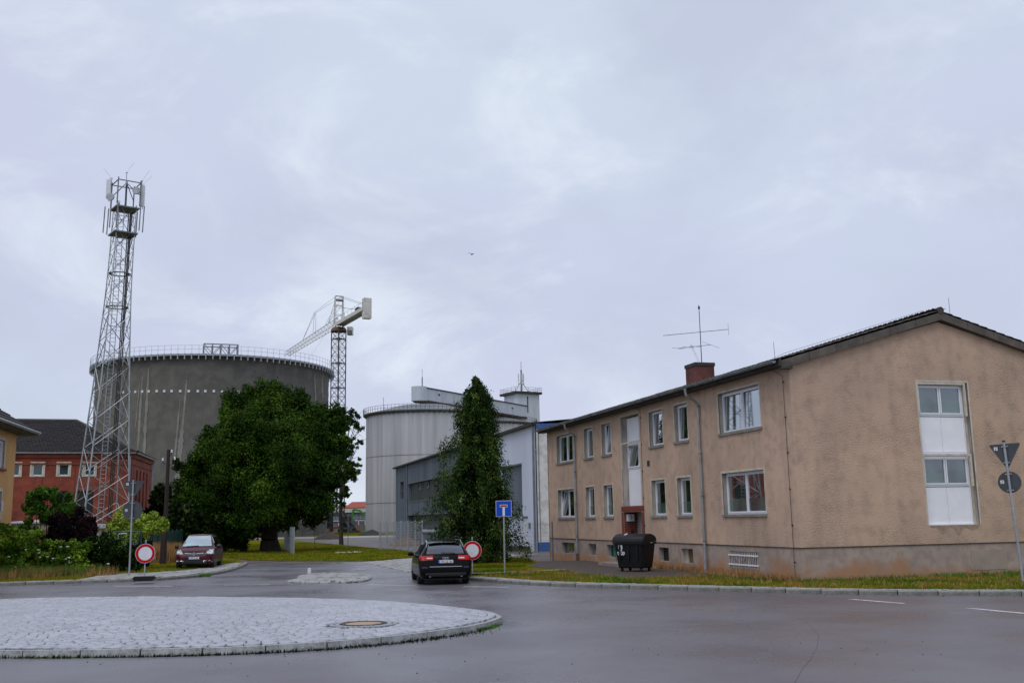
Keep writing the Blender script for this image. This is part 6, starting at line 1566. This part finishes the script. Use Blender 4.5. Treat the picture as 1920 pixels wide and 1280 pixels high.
# dark red people carrier, seen from the front
RN = thing('parked_car', 'dark red people carrier parked on grass facing the road with pale headlamps', 'car', (G(369,1065,.09).x-.25, G(369,1065,.09).y+1.3, .09), radians(180+9))
st = [(-2.17,.34,.74,.70,.60,.78), (-2.14,.28,.84,.80,.66,.95), (-2.05,.24,.89,.93,.68,1.10), (-1.9,.22,.91,.985,.64,1.36), (-1.72,.2,.915,.99,.60,1.54), (-1.3,.2,.92,.985,.60,1.61), (-.7,.2,.922,.98,.605,1.64), (-.1,.2,.922,.975,.605,1.64), (.3,.2,.922,.97,.60,1.60),
      (.7,.2,.922,.965,.64,1.40), (1.05,.2,.922,.955,.70,1.17), (1.25,.2,.92,.94,.74,1.04), (1.45,.2,.915,.90,.73,.98), (1.75,.2,.90,.84,.68,.90), (1.98,.2,.86,.74,.60,.81), (2.10,.21,.80,.62,.54,.70), (2.16,.23,.72,.48,.50,.56), (2.18,.28,.64,.42,.46,.48)]
bo, bv = body_shell(st, 'body', maroon, RN, (-1.32, 1.36), (.365, .32))
for sx in (-1, 1):
    for y in (-1.32, 1.36): wheel(RN, sx*.79, y, .325, .22, mt['galv'], sx)
patch(bv, [(-.70,1.075), (.70,1.075), (.545,1.56), (-.545,1.56)], 'windscreen', cglass2, RN, 'front', 14, 10, .008)
for sx, vw in ((-1, 'left'), (1, 'right')):
    for y0, y1, y2, y3 in ((-1.75,-1.2,-1.2,-1.6), (-1.14,-.3,-.3,-1.14), (-.24,.95,.38,-.24)):
        patch(bv, [(y0,1.03), (y1,1.02), (y2,1.50), (y3,1.49)], 'side_window', cglass, RN, vw, 6, 5)
    hl = patch(bv, [(sx*.47,.70), (sx*.83,.70), (sx*.86,.90), (sx*.70,.92)], 'headlamp', headl, RN, 'front', 12, 6, .014)
    patch(bv, [(1.62,.72), (1.98,.70), (1.90,.80), (1.60,.90)], 'headlamp_side', headl, hl, vw, 5, 3, .010)
    q = MB(); q.lathe([(.01,-.1), (.08,-.08), (.10,0), (.08,.09), (.01,.1)], (sx*1.02,.88,1.06), 12, 'x'); q.build('wing_mirror', trimb, parent=RN, smooth=True)
    pts = [(sx*.80,.395), (sx*.52,.40), (sx*.46,.37), (sx*.48,.32), (sx*.84,.34)]
    q = MB(); P3 = []
    for x_, z_ in pts:
        h = bv.ray_cast(Vector((x_, 5, z_)), Vector((0,-1,0)), 10); P3.append(h[0]+Vector((0,.02,0)) if h[0] is not None else Vector((x_, 2.1, z_)))
    q.path(P3, .013, 6); q.build('foglamp_chrome', chrome, parent=RN)
    h = bv.ray_cast(Vector((sx*.74, 5, .40)), Vector((0,-1,0)), 10); yy = h[0].y if h[0] is not None else 2.1
    q = MB(); q.tube((sx*.74, yy-.01, .405), (sx*.74, yy+.02, .405), .035, n=12); q.build('fog_lamp', headl, parent=RN)
    patch(bv, [(sx*.09,.715), (sx*.45,.735), (sx*.45,.765), (sx*.09,.735)], 'grille_bar', chrome, RN, 'front', 6, 1, .02)
patch(bv, [(-.42,.64), (.42,.64), (.46,.715), (-.46,.715)], 'grille', trimb, RN, 'front', 8, 2, .010)
patch(bv, [(-.74,.26), (.74,.26), (.66,.44), (-.66,.44)], 'lower_intake', trimb, RN, 'front', 10, 3, .009)
h = bv.ray_cast(Vector((0, 5, .72)), Vector((0,-1,0)), 10); yb_ = h[0].y+.05
q = MB()
for a, b_ in (((0,.80), (.06,.72)), ((.06,.72), (0,.64)), ((0,.64), (-.06,.72)), ((-.06,.72), (0,.80))): q.bar((a[0], yb_, a[1]), (b_[0], yb_, b_[1]), .026, .03)
q.build('diamond_badge', chrome, parent=RN)
numplate(RN, 0, 2.19, .535, 'OPR E 420', 1)
q = MB(); q.bar((.5, 1.23, 1.08), (-.1, 1.22, 1.10), .02, .025); q.build('wiper', trimb, parent=RN)
q = MB(); q.box(-.07, .07, .52, .56, 1.42, 1.48); q.build('rear_view_mirror', trimb, parent=RN)
q = MB(); q.box(-.7, .7, -1.9, 1.9, .18, .30); q.build('underbody', mt['black'], parent=RN)
# pale car glimpsed behind the left closed-road sign
gp = G(287, 1064, .1)
PC = thing('parked_car', 'small pale silver car nose glimpsed behind the left red-ringed round sign', 'car', (-19.9, 54.4, .1), radians(150))
st3 = [(-.9,.2,.5,.5,.4,.56), (-.6,.18,.62,.6,.5,.7), (0,.18,.66,.62,.5,.74), (.5,.18,.62,.5,.45,.58), (.75,.22,.5,.4,.35,.44)]
bo, bv = body_shell(st3, 'body', carpaint('silver_car_paint', (.30,.32,.34)), PC, (.2,), (.26, .2))
for sx in (-1, 1): wheel(PC, sx*.56, .2, .23, .14, mt['galv'], sx)
patch(bv, [(-.5,.42), (.5,.42), (.45,.5), (-.45,.5)], 'grille', trimb, PC, 'front', 4, 2, .01)

# ================================================================ VEGETATION
def leaf_cloud(lobes, n, size, shell=.55, flat=.35, droop=0, aspect=1.0, clump=0, csp=.35, sub=7, subr=.42):
    """leaves on many small clumps that stand on the larger lobes; each leaf faces roughly outwards"""
    Lb = np.array(lobes, float)
    if clump:
        S = []
        for l in Lb:
            for _ in range(sub):
                d = rng.normal(size=3); d /= np.linalg.norm(d); rr = rng.uniform(.55, .98); k = rng.uniform(subr*.65, subr*1.2)
                S.append([*(l[:3]+d*rr*l[3:]), *(l[3:]*k)])
        C0 = Lb[rng.integers(0, len(Lb), len(S))]; Lb = np.array(S)
    m = max(Lb[:, 3]); vol = (Lb[:, 3]*Lb[:, 4]*Lb[:, 5]); pick = rng.choice(len(Lb), n, p=vol**.72/(vol**.72).sum())
    d = rng.normal(size=(n, 3)); d /= np.linalg.norm(d, axis=1)[:, None]
    r = np.where(rng.random(n) < .75, shell+(1-shell)*rng.random(n)**.7, rng.random(n)**.4)+np.where(rng.random(n) < .12, rng.random(n)*.35, 0)
    ph = rng.random((len(Lb), 3))*6
    mod = 1+.16*np.sin(d[:, 0]*6+ph[pick, 0])+.16*np.sin(d[:, 1]*7+ph[pick, 1])+.14*np.sin(d[:, 2]*8+ph[pick, 2])
    C = Lb[pick, :3]+d*(r*mod)[:, None]*Lb[pick, 3:]
    nrm = d*.7+rng.normal(size=(n, 3))*.6+[0, 0, .15]; nrm /= np.linalg.norm(nrm, axis=1)[:, None]
    a = np.cross(nrm, rng.normal(size=(n, 3))); a /= np.linalg.norm(a, axis=1)[:, None]; b = np.cross(nrm, a)
    s = size*rng.uniform(.55, 1.35, n)[:, None]; A = a*s*aspect; B = b*s*.5
    V = np.stack([C-A*.5, C+B-A*.05, C+A*.5, C-B-A*.05], 1)
    return V.reshape(-1, 3), np.arange(4*n).reshape(-1, 4)
def crown(name, lobes, n, size, mats, parent, split=None, **k):
    V, Fc = leaf_cloud(lobes, n, size, **k)
    if not isinstance(mats, list): mats = [mats]
    mi = rng.choice(len(mats), n, p=split) if len(mats) > 1 else None
    return link(name, np_mesh(name, V, Fc, mats, mi), parent)
def limbs(root, base, top, r, targets, name='trunk'):
    q = MB(); b0 = Vector(base); t0 = Vector(top); n = 5; prev = b0
    for k in range(1, n+1):
        p = b0.lerp(t0, k/n)+Vector((random.uniform(-1,1), random.uniform(-1,1), 0))*r*.3; q.tube(prev, p, r*(1.25 if k == 1 else 1)*(1-.5*(k-1)/n), r*(1-.5*k/n), n=10); prev = p
    o = q.build(name, mt['bark'], parent=root, smooth=True)
    for tg in targets:
        q = MB(); a = b0.lerp(t0, random.uniform(.45, .95)); c = Vector(tg); m = a.lerp(c, .5)+Vector((0,0,(c-a).length*.10)); rr = r*.42
        q.tube(a, m, rr, rr*.6, n=7); q.tube(m, c, rr*.6, rr*.15, n=6)
        for _ in range(3):
            e = m.lerp(c, random.random())+Vector((random.uniform(-1,1), random.uniform(-1,1), random.uniform(-.3,1)))*(c-a).length*.25; q.tube(m.lerp(c, random.random()*.6), e, rr*.35, .01, n=5)
        q.build('limb', mt['bark'], parent=root, smooth=True)
def px_lobes(L, Y, base, dep=.9):
    o = []
    for (x, y, r, *rest) in L:
        dy = rest[0] if rest else 0; p = at(x, y, Y+dy); rr = r*Y/F_PX; o.append((p.x-base[0], p.y-base[1], p.z-base[2], rr, rr*dep, rr*(rest[1] if len(rest) > 1 else 1)))
    return o
# the big round tree
tb_ = G(507, 1034, .06)
BT = thing('broadleaf_tree', 'huge dense dark green broadleaf tree with domed crown before the concrete silo', 'tree', tb_)
LB = [(492,765,48), (455,775,40,1), (530,770,42,1), (565,775,36), (430,810,42,-1), (500,820,62,-2), (560,830,60,-1), (605,800,36,1), (610,850,44), (405,835,34,1), (395,870,36,0), (450,880,62,-2), (530,890,70,-3), (590,900,52,-1),
      (365,890,32,1), (350,925,28,0), (380,930,42,-1), (430,945,46,-2), (490,940,50,-3), (550,938,50,-2), (600,945,30,0), (345,880,16,2), (628,780,20,0), (633,830,22,0), (500,735,24,0), (560,745,18,0), (425,770,18,0), (395,808,14,1), (585,972,20,0), (540,985,18,-1), (455,985,26,-1), (410,985,28,0), (425,1005,26,1), (395,1005,24,2), (480,985,20,1), (360,990,24,2), (450,1015,18,1), (470,745,22), (620,905,24,0), (640,800,12), (330,870,10,1)]
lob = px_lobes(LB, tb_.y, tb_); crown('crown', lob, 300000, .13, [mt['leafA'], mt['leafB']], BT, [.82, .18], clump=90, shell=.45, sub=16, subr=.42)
# inner leaf mass, coloured dark for the shade inside the crown
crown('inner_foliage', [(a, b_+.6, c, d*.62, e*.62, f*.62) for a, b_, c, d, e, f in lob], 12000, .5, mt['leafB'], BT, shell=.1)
limbs(BT, (0,0,-.1), (-.3,0,5.0), .72, [(lob[i][0], lob[i][1], lob[i][2]) for i in (0, 4, 8, 11, 13, 16, 18, 20)])
# looser tree to its right, twigs against the sky
tr_ = G(640, 1012, .06); tr_ = Vector((at(640, 1000, 104).x, 104, .06))
ST = thing('broadleaf_tree', 'loose twiggy tree whose fine right-hand sprays show against the sky beside the crane mast', 'tree', tr_)
LS2 = [(655,800,16), (668,785,11), (674,800,9), (650,840,18), (664,830,12), (672,830,9), (645,880,18), (662,875,13), (670,890,10), (655,900,11), (640,920,14), (660,775,9), (640,780,14), (634,850,20), (672,868,8), (652,925,7), (640,945,8)]
lob2 = px_lobes(LS2, 104, tr_); crown('crown', lob2, 15000, .15, [mt['leafA'], mt['leafB']], ST, [.6, .4], clump=30, shell=.2, csp=.28)
limbs(ST, (0,0,-.1), (-.2,0,7.5), .2, [l[:3] for l in lob2[:14]])
# darker trees behind the dark red car
for (bx_, by_, Y, L_, lab, nn_, tr__) in (
    (335, 1010, 78, [(345,960,30), (372,965,28), (395,975,24), (330,985,24), (360,995,22), (400,1000,18), (410,960,24), (425,985,16)], 'dark broad bushy tree behind the parked dark red car', 16000, (432, 1030)),
    (300, 1000, 92, [(290,950,22), (310,930,20), (300,965,22), (330,950,22), (275,965,14), (340,930,20)], 'dark tree between the timber pole and the concrete silo', 9000, (300, 1010)),
    (430, 1010, 97, [(445,1000,18), (465,1005,14), (440,980,24), (470,985,18)], 'shaded shrub under the left side of the huge tree', 3500, (432, 1025))):
    p = at(bx_, by_, Y); p.z = .06; t = thing('dark_tree', lab, 'tree', p, 0, 'dark trees left of the big tree'); l_ = px_lobes(L_, Y, p)
    crown('crown', l_, nn_, .24, [mt['leafB'], mt['leafA']], t, [.75, .25], clump=40, shell=.5); limbs(t, (0,0,-.1), (.2,0,2.4), .22, [l[:3] for l in l_[:3]])
for (x, y, r, Y, lab) in ((350, 980, 16, 84, 'mid green bush right of the timber pole behind the sheet fence'), (378, 985, 13, 86, 'mid green bush behind the roof of the dark red car')):
    p = at(x, y, Y); p.z = .06; t = thing('bush', lab, 'bush', p, 0, 'green bushes behind the parked dark red car'); crown('foliage', px_lobes([(x,y,r), (x-12,y+8,r*.7), (x+14,y+6,r*.7), (x,y-8,r*.6)], Y, p), 3500, .16, mt['leafA'], t, clump=20)

# weeping conifer
cb_ = G(897, 1055, .11)
CF = thing('conifer', 'tall weeping cypress with drooping dark green sprays between the black car and the blue sign', 'tree', cb_)
H_ = at(902, 697, cb_.y).z-.11
outl = [(0,1.2), (.03,1.6), (.15,2.1), (.26,2.35), (.39,2.15), (.51,1.75), (.59,1.55), (.66,1.42), (.70,1.12), (.76,1.05), (.85,.95), (.92,.72), (.945,.30), (.97,.17), (1.0,.04)]
def rad(t):
    for (a, ra), (c, rc) in zip(outl, outl[1:]):
        if a <= t <= c: return ra+(rc-ra)*(t-a)/(c-a)
    return .05
V = []; brq = MB(); NB_ = 185
for i in range(NB_):
    t = .02+.965*((i+rng.random())/NB_)**1.0; t = 1-(1-t)**.92; zb = t*H_; an = i*2.39996+rng.normal()*.35; lob_ = 1+.20*sin(an*2+t*11)+.16*sin(an*5-t*23)
    R_ = .90*rad(t)*rng.uniform(.48, 1.2)*lob_; tipz = zb-rng.uniform(.15, .75)*min(R_, 1.2)
    if t > .93: R_ *= .8
    nseg = 8; pts = []; wob_ = rng.normal()*.25
    for k in range(nseg+1):
        s = k/nseg; rr = R_*s; aa = an+wob_*s*s; zz = zb+.20*R_*sin(s*2.4)+(tipz-zb)*s**2.4; pts.append((rr*cos(aa), rr*sin(aa), zz))
    if i % 2 == 0: brq.path([Vector(p) for p in pts[:6]], .02, 4)
    for k in range(2, nseg+1):
        m = int((26+84*(k/nseg)*min(1, R_))); c = np.array(pts[k]); sp_ = .045+.075*min(1, R_)
        off = rng.normal(size=(m, 3))*[sp_, sp_, .05]; hang = rng.random(m)**1.5*(.75 if k > 4 else .35)*min(1.1, .35+R_); base = c+off-np.stack([0*hang, 0*hang, hang], 1)*[1,1,1]
        ln = rng.uniform(.07, .16, m); tang = np.array([cos(an), sin(an), 0])
        dirv = np.stack([tang[0]*.6+rng.normal(size=m)*.35, tang[1]*.6+rng.normal(size=m)*.35, -rng.uniform(.1, 1.2, m)], 1); dirv /= np.linalg.norm(dirv, axis=1)[:, None]
        sd2 = np.cross(dirv, rng.normal(size=(m, 3))); sd2 /= np.linalg.norm(sd2, axis=1)[:, None]; w = ln*.19
        V.append(np.stack([base, base+dirv*(ln*.45)[:, None]+sd2*w[:, None], base+dirv*ln[:, None], base+dirv*(ln*.45)[:, None]-sd2*w[:, None]], 1).reshape(-1, 3))
V = np.concatenate(V); Fq = np.arange(len(V)).reshape(-1, 4)
mi = (rng.random(len(Fq)) < .25).astype(int)
link('crown', np_mesh('crown', V, Fq, [mt['leafC'], mt['leafB']], mi), CF)
crown('inner_foliage', [(0,0,H_*t, rad(t)*.5, rad(t)*.5, H_*.05) for t in (.06,.12,.2,.28,.36,.44,.52,.6,.68,.76,.84,.88)], 9000, .22, mt['leafB'], CF, shell=.1)  # inner leaves coloured dark, standing for shade between the sprays
q = MB(); q.tube((0,0,-.1), (0,0,H_*.97), .24, .02, n=10); q.build('trunk', mt['bark'], parent=CF, smooth=True)
brq.build('branches', mt['bark'], parent=CF, kind='stuff')

# hedge plants on the left verge
def bushy(name, label, cat, L_, Y, n, size, mats, split=None, group=None, stems=True, **k):
    bx_ = sum(l[0] for l in L_)/len(L_); p = at(bx_, 1070, Y); p.z = .1; t = thing(name, label, cat, p, 0, group); l_ = px_lobes(L_, Y, p, .8)
    crown('foliage', l_, n, size, mats, t, split, **k)
    if stems:
        q = MB()
        for l in l_[:6]: q.tube((l[0]*.3, l[1]*.3, -.1), (l[0], l[1], l[2]), .035, .012, n=5)
        q.build('stem', mt['bark'], parent=t)
    return t
bushy('shrub', 'round fresh green tree-like shrub before the red brick wall', 'shrub', [(95,940,26), (65,935,16), (120,945,22), (75,958,22), (110,965,26), (90,925,14), (52,945,11), (135,960,14), (60,985,16), (45,990,10)], 53, 15000, .11, [mt['leafS'], mt['leafA']], [.7, .3], clump=25)
bushy('shrub', 'dark purple-leaved bush in the middle of the hedge', 'shrub', [(130,985,26), (105,990,22), (150,975,20), (165,985,16), (95,1010,20), (130,1010,24), (160,1003,18), (145,965,10), (172,1000,8), (118,968,9)], 49.5, 17000, .10, [mt['leafP']], None, clump=25)
bushy('climbing_vine', 'leafy bright green vine hedge at the far left in front of the ochre house', 'vine', [(8,1010,22), (35,1012,22), (60,1018,22), (20,1035,26), (50,1045,24), (-15,1020,30), (80,1030,22), (5,1055,24), (45,1062,18), (-30,1050,26), (25,1000,12), (62,1003,9)], 47.5, 34000, .10, [mt['leafH'], mt['leafS']], [.6, .4], clump=22, sub=10)
bushy('climbing_vine', 'green vine hanging over the hedge below the purple bush', 'vine', [(95,1040,22), (115,1030,20), (135,1040,22), (150,1030,16), (150,1055,20), (120,1058,20), (90,1060,16), (140,1018,9)], 47, 17000, .10, [mt['leafH'], mt['leafA']], [.55, .45], clump=22)
bushy('hedge', 'dark clipped hedge between the purple bush and the left sign post', 'hedge', [(175,1030,24), (195,1030,26), (215,1035,26), (180,1055,24), (205,1058,22), (228,1045,20), (235,1060,14), (165,1050,20), (200,1015,14), (225,1022,14), (245,1040,14), (255,1055,12)], 48.3, 30000, .085, [mt['leafB'], mt['leafA']], [.7, .3], clump=20)
bushy('climbing_vine', 'yellow-green vine with tan tips cascading behind the left sign plates', 'vine', [(215,985,14), (235,970,16), (250,985,18), (270,975,12), (290,975,13), (225,1005,14), (300,985,12), (282,990,14), (245,1000,14), (262,985,14), (296,992,12), (228,990,12), (310,985,7), (265,1000,16), (232,958,8)], 51, 20000, .10, [mt['leafY'], mt['leafH']], [.65, .35], clump=18, sub=10, subr=.5)
bushy('shrub', 'dark shrub mass under the yellow-green vine behind the left closed-road sign', 'shrub', [(245,1025,18), (262,1030,18), (275,1015,15), (268,1050,12), (250,1050,14)], 52, 12000, .10, [mt['leafB']], clump=20)
# grasses, dry stalks, flowers
def scatter(poly, n, near_bias=None):
    P = np.array(poly); lo, hi = P.min(0), P.max(0); o = []
    while sum(map(len, o)) < n:
        X = rng.uniform(lo[0], hi[0], n*2); Y = rng.uniform(lo[1], hi[1], n*2); k = inpoly(X, Y, poly); o.append(np.stack([X, Y], 1)[k])
        if len(o) > 60: break
    return np.concatenate(o)[:n]
def blades(name, poly, n, h0, h1, w, z, m, label, lean=.35, cat='grass', clumpy=0):
    C = scatter(poly, n)
    if clumpy:
        cc = C[rng.integers(0, len(C), max(4, n//clumpy))]; C = cc[rng.integers(0, len(cc), len(C))]+rng.normal(size=C.shape)*.12
    n = len(C); h = rng.uniform(h0, h1, n); a = rng.random(n)*2*pi; ln = rng.normal(size=(n, 2))*lean*h[:, None]
    B0 = np.concatenate([C, np.full((n, 1), z)], 1); wv_ = np.stack([np.cos(a)*w, np.sin(a)*w, np.zeros(n)], 1)*.5
    T = B0+np.concatenate([ln, h[:, None]], 1); V = np.stack([B0-wv_, B0+wv_, T], 1).reshape(-1, 3)
    o = link(name, np_mesh(name, V, np.arange(3*n).reshape(-1, 3), m)); tag(o, label, cat); o['kind'] = 'stuff'; return o
RG = offset([p for p in RK if p[0] < 18], .58)+[(18,31), (17.5,34.2), (12,33.6), (9.0,32.6), (8.4,33.7), (6.7,37.0), (5.2,36.4), (3.9,36.1), (2.5,39.3), (1.9,42.3), (.3,42.0), (-1.6,40.8)]
blades('verge_grass', RG, 62000, .03, .085, .022, .105, mt['blade'], 'short patchy green and straw-coloured grass between the kerb and the tan block')
blades('lawn_grass', [(-1.8,41.7), (.5,43), (.4,47), (1,52), (.4,56.5), (-1,59.5), (-3.3,60), (-4.4,57), (-3.3,48)], 26000, .03, .09, .025, .105, mt['blade'], 'short grass around the weeping conifer')
blades('lawn_grass', [p for p in MID if p[1] < 114], 60000, .04, .13, .05, .065, mt['blade'], 'mown lawn with dry patches around the big tree')
LGp = [(-34,37.2), (-20.3,41.7), (-18.2,43), (-17.9,46), (-16.6,47.6), (-15.5,49.0), (-15.4,57), (-16.5,62), (-23,61), (-23,50), (-34,48)]
blades('verge_grass', LGp, 50000, .03, .11, .028, .105, mt['blade'], 'short grass on the left verge and around the dark red parked car')
blades('dry_grass', [(-33,38.8), (-20,43.6), (-17.5,45.2), (-17.8,46.6), (-24,47.5), (-34,44)], 12000, .12, .55, .022, .10, mt['straw'], 'orange-brown dry grass stalks along the foot of the left hedge', .25, clumpy=14)
blades('tall_grass', [(-33,39.5), (-20,44.0), (-17.6,45.6), (-17.8,46.6), (-24,47.8), (-34,44)], 14000, .12, .6, .024, .10, mt['leafS'], 'rank green grass at the foot of the left hedge', .3, clumpy=10)
blades('dry_grass', [(-22.3,59.5), (-19.0,58.6), (-18.6,60.5), (-22.6,65)], 7000, .5, 1.25, .03, .10, mt['straw'], 'tall golden dry grass against the green sheet fence', .12, clumpy=20)
WF = [tuple((TB_M @ Vector(p))[:2]) for p in ((-.03,.1,0), (-.03,12.0,0), (-.22,12.0,0), (-.28,.1,0))]; WG = [tuple((TB_M @ Vector(p))[:2]) for p in ((0,-.03,0), (11.5,-.03,0), (11.5,-.3,0), (-.2,-.3,0))]
blades('weeds', WF, 2200, .05, .34, .022, .105, mt['straw'], 'brown and green weeds along the foot of the tan street front', .35, 'weeds', clumpy=10)
blades('weeds', WG, 2600, .04, .20, .020, .105, mt['leafS'], 'dark green weeds along the foot of the tan gable wall', .35, 'weeds', clumpy=14)
blades('dry_grass', RG, 5000, .06, .17, .02, .105, mt['straw'], 'scattered taller dry stalks in the verge before the tan block', .4, clumpy=9)
blades('tall_grass', RG, 6000, .06, .14, .022, .105, mt['leafS'], 'darker green tufts in the verge before the tan block', .4, clumpy=16)
fb = thing('wild_carrot', 'white umbel wildflowers on stalks in front of the left vine hedge', 'wildflowers', (at(80, 1050, 46.2).x, 46.2, .1)); q = MB(); q2 = MB()
for k in range(13):
    x = random.gauss(0, 1.3); y = random.uniform(-.4, .4); z_ = random.uniform(.45, 1.25); q2.tube((x, y, 0), (x+.05, y, z_), .008, n=4)
    for s_ in range(7): a = random.random()*6.28; r_ = random.random()*.07; q.disc((x+.05+r_*cos(a), y+r_*sin(a), z_+random.uniform(-.01,.02)), .022, (random.uniform(-.3,.3), -.6, 1), .008, 6)
fo = q.build('umbel', mt['flower'], parent=fb); fo['kind'] = 'stuff'; o = q2.build('stalk', mt['leafS'], parent=fb); o['kind'] = 'stuff'
# weeds on kerb joints
for (poly, n, lab) in (([(-13.5,44.6), (-13.2,45.2), (-13.5,46), (-13.9,45.4)], 260, 'weed tuft growing at the left kerb bend'), ([(-.75,21.1), (-.45,21.7), (-.3,22.4), (-.55,22.2), (-.9,21.4)], 500, 'small green weeds in the joint at the island kerb tip')):
    blades('weeds', poly, n, .04, .22 if n < 300 else .07, .03 if n < 300 else .015, .0, mt['leafS'], lab, .5, 'weeds')
near_edge = offset([p for p in ISL if p[1] < 21.5 and -10 < p[0] < -.3], -.09)
mo = []
for p in near_edge:
    for _ in range(60): mo.append((p[0]+random.gauss(0, .16), p[1]+random.gauss(0, .02)-.01))
C = np.array(mo); n = len(C); h = rng.uniform(.01, .06, n)*(rng.random(n) < .8)+.006; a = rng.random(n)*6.28; B0 = np.concatenate([C, np.zeros((n, 1))], 1); wv_ = np.stack([np.cos(a), np.sin(a), 0*a], 1)*.012
V = np.stack([B0-wv_, B0+wv_, B0+np.stack([rng.normal(size=n)*.01, rng.normal(size=n)*.01, h], 1)], 1).reshape(-1, 3)
o = link('moss', np_mesh('moss', V, np.arange(3*n).reshape(-1, 3), mt['leafB'])); tag(o, 'dark moss and tiny weeds along the foot of the island kerb', 'moss'); o['kind'] = 'stuff'
# gravel heaps
def heap(label, c, rx, ry, h, m, n=1):
    q = MB(); K, R = 34, 10; ph = [random.random()*6 for _ in range(3)]
    for i in range(K):
        for j in range(R+1):
            t = j/R; a = 2*pi*i/K; w = 1+.08*sin(3*a+ph[0])+.05*sin(7*a+ph[1]); q.v.append((rx*t*w*cos(a), ry*t*w*sin(a), h*(1-t)**.85*(1+.05*sin(5*a+t*9))+random.uniform(-.04,.04)*h-(.05 if j == R else 0)))
    for i in range(K):
        for j in range(R): a = (i+1) % K; q.f.append((i*(R+1)+j, i*(R+1)+j+1, a*(R+1)+j+1, a*(R+1)+j)); q.m.append(0)
    o = q.build('heap', m, smooth='all'); o.location = c; tag(o, label, 'heap'); return o
pc = at(617, 1005, 140); heap('dark cone of gravel on the lawn edge near the crane foot', (pc.x, 140, 0), 1.95, 2.2, 1.05, mt['pile']).location.z = .05
o = [x for x in bpy.data.objects if x.name.startswith('heap')][0]; o.scale = (1.0, 1, 1)
pc = at(697, 1003, 168); heap('low dark rubble heap on grass before the left steel silo', (pc.x, 168, .05), 2.2, 1.6, .9, mt['black'])
pc = at(762, 1015, 92); heap('sandy brown heap behind the tall mesh fence', (pc.x, 92, 0), 1.5, 1.5, .95, mat('sand_heap', (.16,.085,.05), .95, (.11,.065,.045), 2, 5))
# grey shed with rolled edge behind the fence
sa_, sb_ = at(793, 1000, 76), at(852, 1000, 76); zt_ = at(820, 992, 76).z
SH = thing('steel_container', 'low dull grey sheet steel container with rounded top edge behind the black car', 'container', (0,0,0))
q = MB(); q.box(sa_.x, sb_.x, 76, 78.2, .05, zt_-.25)
for k in range(12): xx = sa_.x+.1+(sb_.x-sa_.x-.2)*k/11; q.box(xx-.03, xx+.03, 75.94, 76, .1, zt_-.3)
q.build('side_wall', mt['shed'], parent=SH)
q = MB(); q.tube((sa_.x-.05, 76.05, zt_-.16), (sb_.x+.05, 76.05, zt_-.16), .17, n=12); q.tube((sa_.x, 76.1, zt_-.1), (sa_.x, 78.2, zt_-.1), .12, n=10); q.build('top_rail', mt['galvdark'], parent=SH)
q = MB(); q.box(sa_.x, sb_.x, 76.1, 78.2, zt_-.25, zt_-.12); q.build('lid', mt['galvdark'], parent=SH)
# litter, pebbles on the road
q = MB()
for k in range(90):
    x = random.uniform(-9, 9); y = random.choice([random.uniform(9, 18), random.uniform(16.5, 18.3)]); s_ = random.uniform(.006, .016)
    q.add([(x-s_,y-s_,0), (x+s_,y-s_,0), (x+s_,y+s_,0), (x-s_,y+s_,0), (x,y,s_*1.2)], [(0,1,4), (1,2,4), (2,3,4), (3,0,4)])
for k in range(160):
    s = random.choice(RK[:-12]); x, y = s[0]+random.gauss(0,.4), s[1]-random.uniform(.02, .35); s_ = random.uniform(.008, .03)
    q.add([(x-s_,y-s_,0), (x+s_,y-s_,0), (x+s_,y+s_,0), (x-s_,y+s_,0), (x,y,s_*.6)], [(0,1,4), (1,2,4), (2,3,4), (3,0,4)])
o = q.build('road_grit', mt['pile']); tag(o, 'tiny scattered pebbles and leaf bits on the wet asphalt', 'grit'); o['kind'] = 'stuff'
q = MB(); p = G(652, 1035, .1)
for k in range(14): a = random.uniform(-1, 1); b_ = random.uniform(-.2, .2); q.box(p.x+a-.1, p.x+a+.1, p.y+b_, p.y+b_+.1, .07, .11+random.random()*.05)
o = q.build('litter', mt['signwhite']); tag(o, 'scraps of white litter on the lawn', 'litter'); o['kind'] = 'stuff'
# bird
bp_ = at(884, 477, 60); q = MB()
q.lathe([(.001,-.12), (.025,-.07), (.035,0), (.02,.07), (.001,.12)], (0,0,0), 8, 'x')
for s_ in (-1, 1): q.add([(-.06,0,.02), (.08,0,.02), (.04,s_*.12,.06), (-.05,s_*.11,.06), (-.08,s_*.27,.01)], [(0,1,2,3), (3,2,4)])
BD = q.build('bird', mt['birdm']); BD.location = bp_; BD.rotation_euler = (.3, .2, 1.2); tag(BD, 'tiny bird flying in the grey sky above the crane and silos', 'bird')
# far trees along the horizon
lb_ = []
for k in range(60): x = -420+k*16+random.uniform(-6, 6); lb_.append((x, 520+random.uniform(-20, 20), 3.5, 11, 8, random.uniform(4, 7)))
V, Fc = leaf_cloud(lb_, 26000, 1.6); o = link('far_woods', np_mesh('far_woods', V, Fc, mt['leafB'])); tag(o, 'low dark line of woods on the horizon', 'woods'); o['kind'] = 'stuff'
